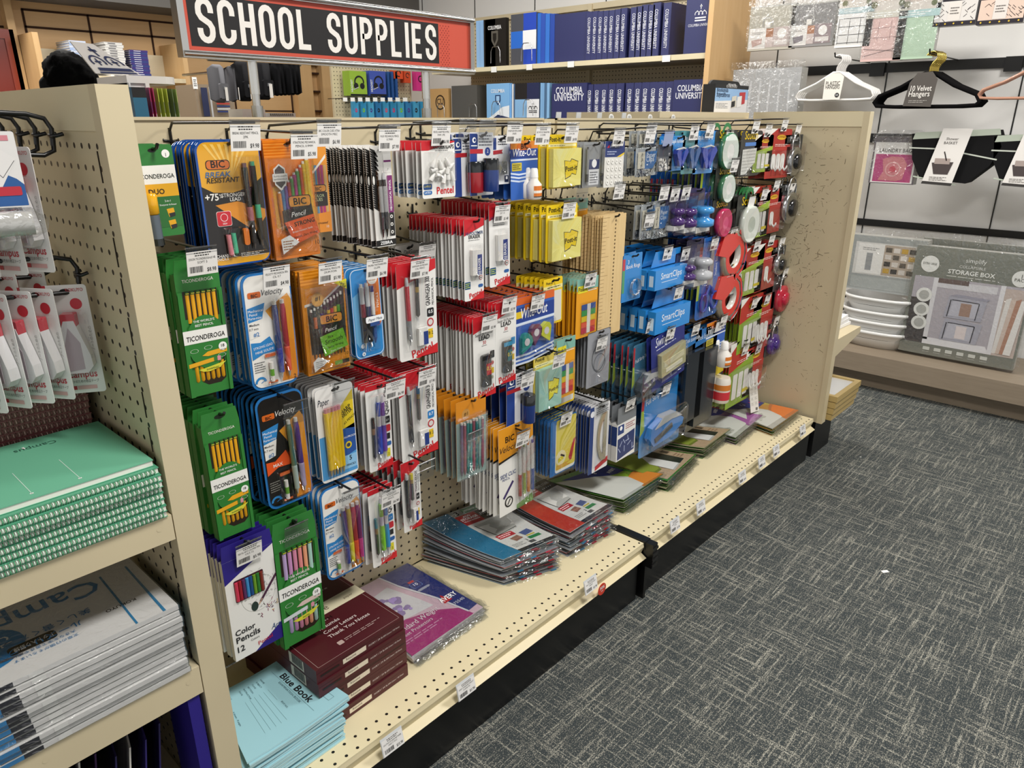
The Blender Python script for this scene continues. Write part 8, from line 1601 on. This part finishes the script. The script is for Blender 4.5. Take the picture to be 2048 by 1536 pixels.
# laundry bag, baskets
hang('laundry_bag_pack', 'laundry bag', 'pink laundry bag pack hanging left of the black basket', 1752, 268, 1826, 370, lambda g: (g.r(0, .05, 1, 1, '6a6468', 1), g.r(.04, .16, .96, .98, 'ece9e6', 2), g.t('LAUNDRY BAG', .5, .36, .09, '4a4446', 4, wm=.7), g.r(.08, .4, .92, .96, 'b8457c', 3), g.p([(.25, .5), (.45, .44), (.7, .46), (.8, .6), (.74, .9), (.6, .94), (.2, .93), (.3, .75)], 'cf7f86', 4), g.c(.5, .7, .17, 'e0a8a8', 5), g.c(.5, .7, .14, 'cf7f86', 6), g.c(.5, .7, .07, 'c84a5c', 7)), .05)
def basket(t, w, h):
    g = G(); g.EX([(-w*.5, -h*.1), (w*.42, -h*.02), (w*.5, -h*.3), (w*.42, -h*.62), (w*.2, -h*.95), (-w*.32, -h*.9), (-w*.45, -h*.55)][::-1], -.03, .1, '1b1b1c'); g.build('basket_body', 'fabric', t)
    g = G(); g.LN(-w*.5, -h*.35, -.1*w, -h*.36, .006, 'c9cfc4', 170); g.LN(.1*w, -h*.42, w*.48, -h*.52, .006, 'c9cfc4', 170); g.P([(-w*.48, -h*.2), (-w*.46, -h*.08), (w*.45, 0), (w*.47, -h*.1)], 'b9c3b4', 172); g.LN(-w*.4, -h*.86, w*.1, -h*.98, .006, 'b9c3b4', 170); g.build('trim_tape', 'card', t)
def bk(g, w, h): g.xf = lambda p: (p[0], p[1]-.05, p[2]); g.p([(.36, 0), (.68, .0), (.56, 1.0), (.22, .98)], 'e9e6e2', 1); g.t('Shower', .48, .2, .032, '5a5654', 3, shear=.2); g.t('BASKET', .47, .27, .032, '5a5654', 3, wm=.2); g.p([(.3, .6), (.54, .58), (.5, .8), (.34, .8)], '4a4242', 3); g.p([(.33, .52), (.5, .52), (.5, .62), (.33, .62)], 'a89a94', 4); g.ln(.42, .4, .46, .56, .012, '2a2626', 4); g.tx(.3, .84, .5, .92, 3, '8a8684', 3); g.p([(.23, .93), (.57, .95), (.56, 1.0), (.22, .98)], '3a3838', 3); g.xf = None
onwall('shower_basket', 'basket', 'black mesh shower basket with long white tag', 1830, 256, 1988, 375, RX, bk, parts=basket)
onwall('shower_basket', 'basket', 'second black basket cut by the right edge', 1994, 262, 2140, 378, RX, bk, parts=basket)
hang('closet_organizer_pack', 'organizer pack', 'clear pack of grey hanging organizer above the basins', 1702, 462, 1836, 595, lambda g: (g.r(0, .05, 1, 1, 'a3a7a6', 1), g.r(.1, .16, .9, .72, 'dcdad6', 2), g.r(.14, .18, .48, .7, 'f0eeea', 3), g.tx(.2, .24, .42, .3, 2, '9a9a98', 4), g.r(.26, .34, .34, .64, '9a9c9e', 4), g.r(.48, .18, .86, .7, 'b8a898', 3), [g.r(.5+.1*(k % 4), .22+.12*(k//4), .58+.1*(k % 4), .3+.12*(k//4), ('5a5248', 'e4dcd4', 'c8a040', '3a3634', 'd8d0c8')[k % 5], 4) for k in range(16)], g.r(.1, .76, .9, .96, 'b3b7b5', 2)), .07)
def sbox(g):
    g.r(0, .05, 1, 1, '80837b', 1); g.r(.03, .1, .98, .3, '7b7e76', 2); g.c(.14, .2, .08, 'eeeeea', 4); g.t('EXTRA LARGE', .14, .205, .022, '5a5c56', 6, wm=.12); g.c(.9, .24, .075, 'eeeeea', 4); g.t('1', .9, .235, .04, '5a5c56', 6); g.t('PACK', .9, .262, .03, '5a5c56', 6)
    g.t('simplify', .52, .155, .042, 'eeeeea', 4, wm=.22); g.t('COLLAPSIBLE', .5, .205, .027, 'e4e4e0', 4, wm=.34); g.t('STORAGE BOX', .5, .26, .042, 'f6f6f2', 4, bold=.04, wm=.48); g.tx(.3, .275, .72, .29, 1, 'd8d8d2', 4)
    g.r(.03, .31, .98, .9, 'b9b3bb', 2); g.r(.03, .5, .2, .9, '4a4648', 3); g.r(.2, .31, .24, .86, 'e4e2e6', 3); g.r(.24, .33, .74, .39, 'd9d7dc', 3); g.r(.24, .31, .5, .35, '6a5a58', 4); g.p([(.2, .84), (.74, .84), (.78, .9), (.2, .9)], 'eceaee', 3)
    for b in (.45, .65): g.p([(.36, b), (.68, b+.01), (.66, b+.19), (.34, b+.19)], 'b1b0bd', 5); g.p([(.4, b+.03), (.62, b+.035), (.61, b+.17), (.38, b+.17)], 'c4c3cf', 6); g.r(.47, b+.05, .56, b+.16, 'a88a7c' if b < .5 else 'e8dcdc', 7); g.ln(.39, b+.03, .62, b+.035, .008, '3c3c46', 7); g.ln(.38, b+.03, .37, b+.18, .008, '3c3c46', 7); g.ln(.62, b+.035, .61, b+.18, .008, '3c3c46', 7)
    g.p([(.36, .45), (.42, .43), (.7, .44), (.68, .46)], 'a19fae', 6); g.r(.76, .31, .8, .9, 'e8e6ea', 4); g.r(.8, .33, .98, .9, 'c9b8b0', 3); [g.p([(.82+.04*k, .42), (.86+.04*k, .4), (.86+.03*k, .88), (.8+.03*k, .88)], ('e9e4e0', 'd8c4b8', 'b88a74', 'f0ece8')[k], 4+k) for k in range(4)]
    for b in (.47, .6, .72): g.c(.14, b, .07, 'eeeeea', 5); g.c(.14, b, .045, 'b8b8b4', 6)
    g.r(.03, .9, .98, 1, '7b7e76', 3); [g.ro(.22+.1*k, .925, .28+.1*k, .955, .005, 'd8dad4', 5) for k in range(6)]; [g.tx(.22+.1*k, .965, .28+.1*k, .975, 1, 'c8cac4', 5) for k in range(6)]
q = onwall('storage_box_pack', 'storage box pack', 'large flat storage box pack leaning on the bench', 1838, 478, 2030, 722, 3.6, pack(sbox, .05)[0], parts=pack(sbox, .05)[1], rx=0, zb=.016)
hang('storage_box_pack', 'storage box pack', 'second storage box pack hanging behind the leaning one', 1850, 470, 2046, 600, lambda g: (g.r(0, .05, 1, 1, '777a72', 1), g.t('simplify', .5, .3, .07, 'd8d8d4', 3)), .03, X=3.72)
y, z, w, h = fx(1676, 560, 1834, 690, 3.62)
for i in range(4):
    zz = .002+.052*(3-i) if i else .175; W_ = .36; D_ = .26; t = empty('plastic_basin', (3.69-.0*i, y, zz)); g = G(); n = 28
    def ring(a, b, z): return [(b*math.copysign(abs(math.sin(2*math.pi*k/n))**.75, math.sin(2*math.pi*k/n)), a*math.copysign(abs(math.cos(2*math.pi*k/n))**.75, math.cos(2*math.pi*k/n)), z) for k in range(n)]
    rs = [ring(W_*.38, D_*.36, 0), ring(W_*.45, D_*.44, .045), ring(W_*.5, D_*.5, .075), ring(W_*.52, D_*.52, .078), ring(W_*.52, D_*.52, .09), ring(W_*.49, D_*.49, .092), ring(W_*.44, D_*.43, .045), ring(W_*.36, D_*.34, .006)]
    vs = [p_ for r_ in rs for p_ in r_]; g.add(vs, [(j*n+k, j*n+(k+1) % n, (j+1)*n+(k+1) % n, (j+1)*n+k) for j in range(7) for k in range(n)]+[tuple(range(n-1, -1, -1)), tuple(range(7*n, 8*n))], 'e8e8e6', True); g.build('bowl', 'gloss', t)
    g = G(); g.B(-.02, .02, -W_*.52-.012, -W_*.5, .05, .07, '17181a'); g.B(-.02, .02, W_*.5, W_*.52+.012, .05, .07, '17181a'); g.build('handle', 'gloss', t)
    g = G(); vs = ring(W_*.455, D_*.452, .05)+ring(W_*.46, D_*.458, .058); g.add(vs, [(k, (k+1) % n, n+(k+1) % n, n+k) for k in range(n)], '17181a', True); g.build('collapsible_band', 'gloss', t)
    tag(t, 'white collapsible basin on the bench, '+('topmost of the stack', 'second from the top', 'third from the top', 'at the bottom of the stack')[i], 'basin', 'white basins in one stack')
# goods on the outer face of the end panel
EX = 2.479
yN_ = -.42; zS = .32
t = empty('end_shelf', (EX+.16, yN_+.25, zS)); o = t.location.copy()
g = G(); g.xf = lambda p: (p[0]-o.x, p[1]-o.y, p[2]-o.z); g.B(EX, EX+.27, yN_, -.01, zS-.006, zS, 'd6c8a6'); g.build('shelf_board', 'beige', t); g = G(); g.xf = lambda p: (p[0]-o.x, p[1]-o.y, p[2]-o.z); g.add([(EX, yN_-.002, zS-.07), (EX+.27, yN_-.002, zS-.025), (EX+.27, yN_-.002, zS), (EX, yN_-.002, zS)], [(0, 1, 2, 3)], 'd6c8a6'); g.build('bracket', 'beige', t)
tag(t, 'beige shelf on the outer side of the scratched end panel', 'shelf')
for i in range(3):
    g = G(); n_ = 6; g.EX(rr(-.14, 0, .14, .013, .006), -.11, .11, 'ecebea' if i != 1 else 'dedddc'); ob = g.build('folded_towel', 'fabric', None, (EX+.145-.006*i, (yN_+.02)+.14, zS+.001+.0135*i), (0, 0, R(3*i-3))); tag(ob, 'white folded towel on the end shelf, '+('bottom', 'middle', 'top')[i]+' one', 'towel', 'folded towels on the end shelf')
g = G(); g.B(EX, EX+.2, -.4, 0, -.03, -.014, 'd6c8a6'); g.B(EX, EX+.19, -.39, 0, FZ, -.03, '0f0f10'); tag(g.build('low_deck', 'card'), 'low deck outside the end panel carrying the gold frames', 'shelf')
for i in range(4):
    z = -.013+.0265*i; a, b, c, d = EX+.004, EX+.265+.004*i, -.445-.004*i, -.15
    t = empty('picture_frame', ((a+b)/2, (c+d)/2, z)); o = t.location.copy(); g = G(); g.xf = lambda p: (p[0]-o.x, p[1]-o.y, p[2]-o.z)
    for (p0, p1, p2, p3) in ((a, b, c, c+.02), (a, b, d-.02, d), (a, a+.02, c+.0201, d-.0201), (b-.02, b, c+.0201, d-.0201)): g.B(p0, p1, p2, p3, z, z+.024, 'bfa56a')
    g.build('moulding', 'plastic', t); g = G(); g.xf = lambda p: (p[0]-o.x, p[1]-o.y, p[2]-o.z); g.B(a+.015, b-.015, c+.015, d-.015, z+.006, z+.017, 'd9d9d8'); g.build('picture', 'gloss', t)
    tag(t, 'gold framed picture lying outside the end panel, '+('lowest', 'second', 'third', 'topmost')[i], 'picture frame', 'gold frames in one stack')
bpy.data.objects.remove(_fo)
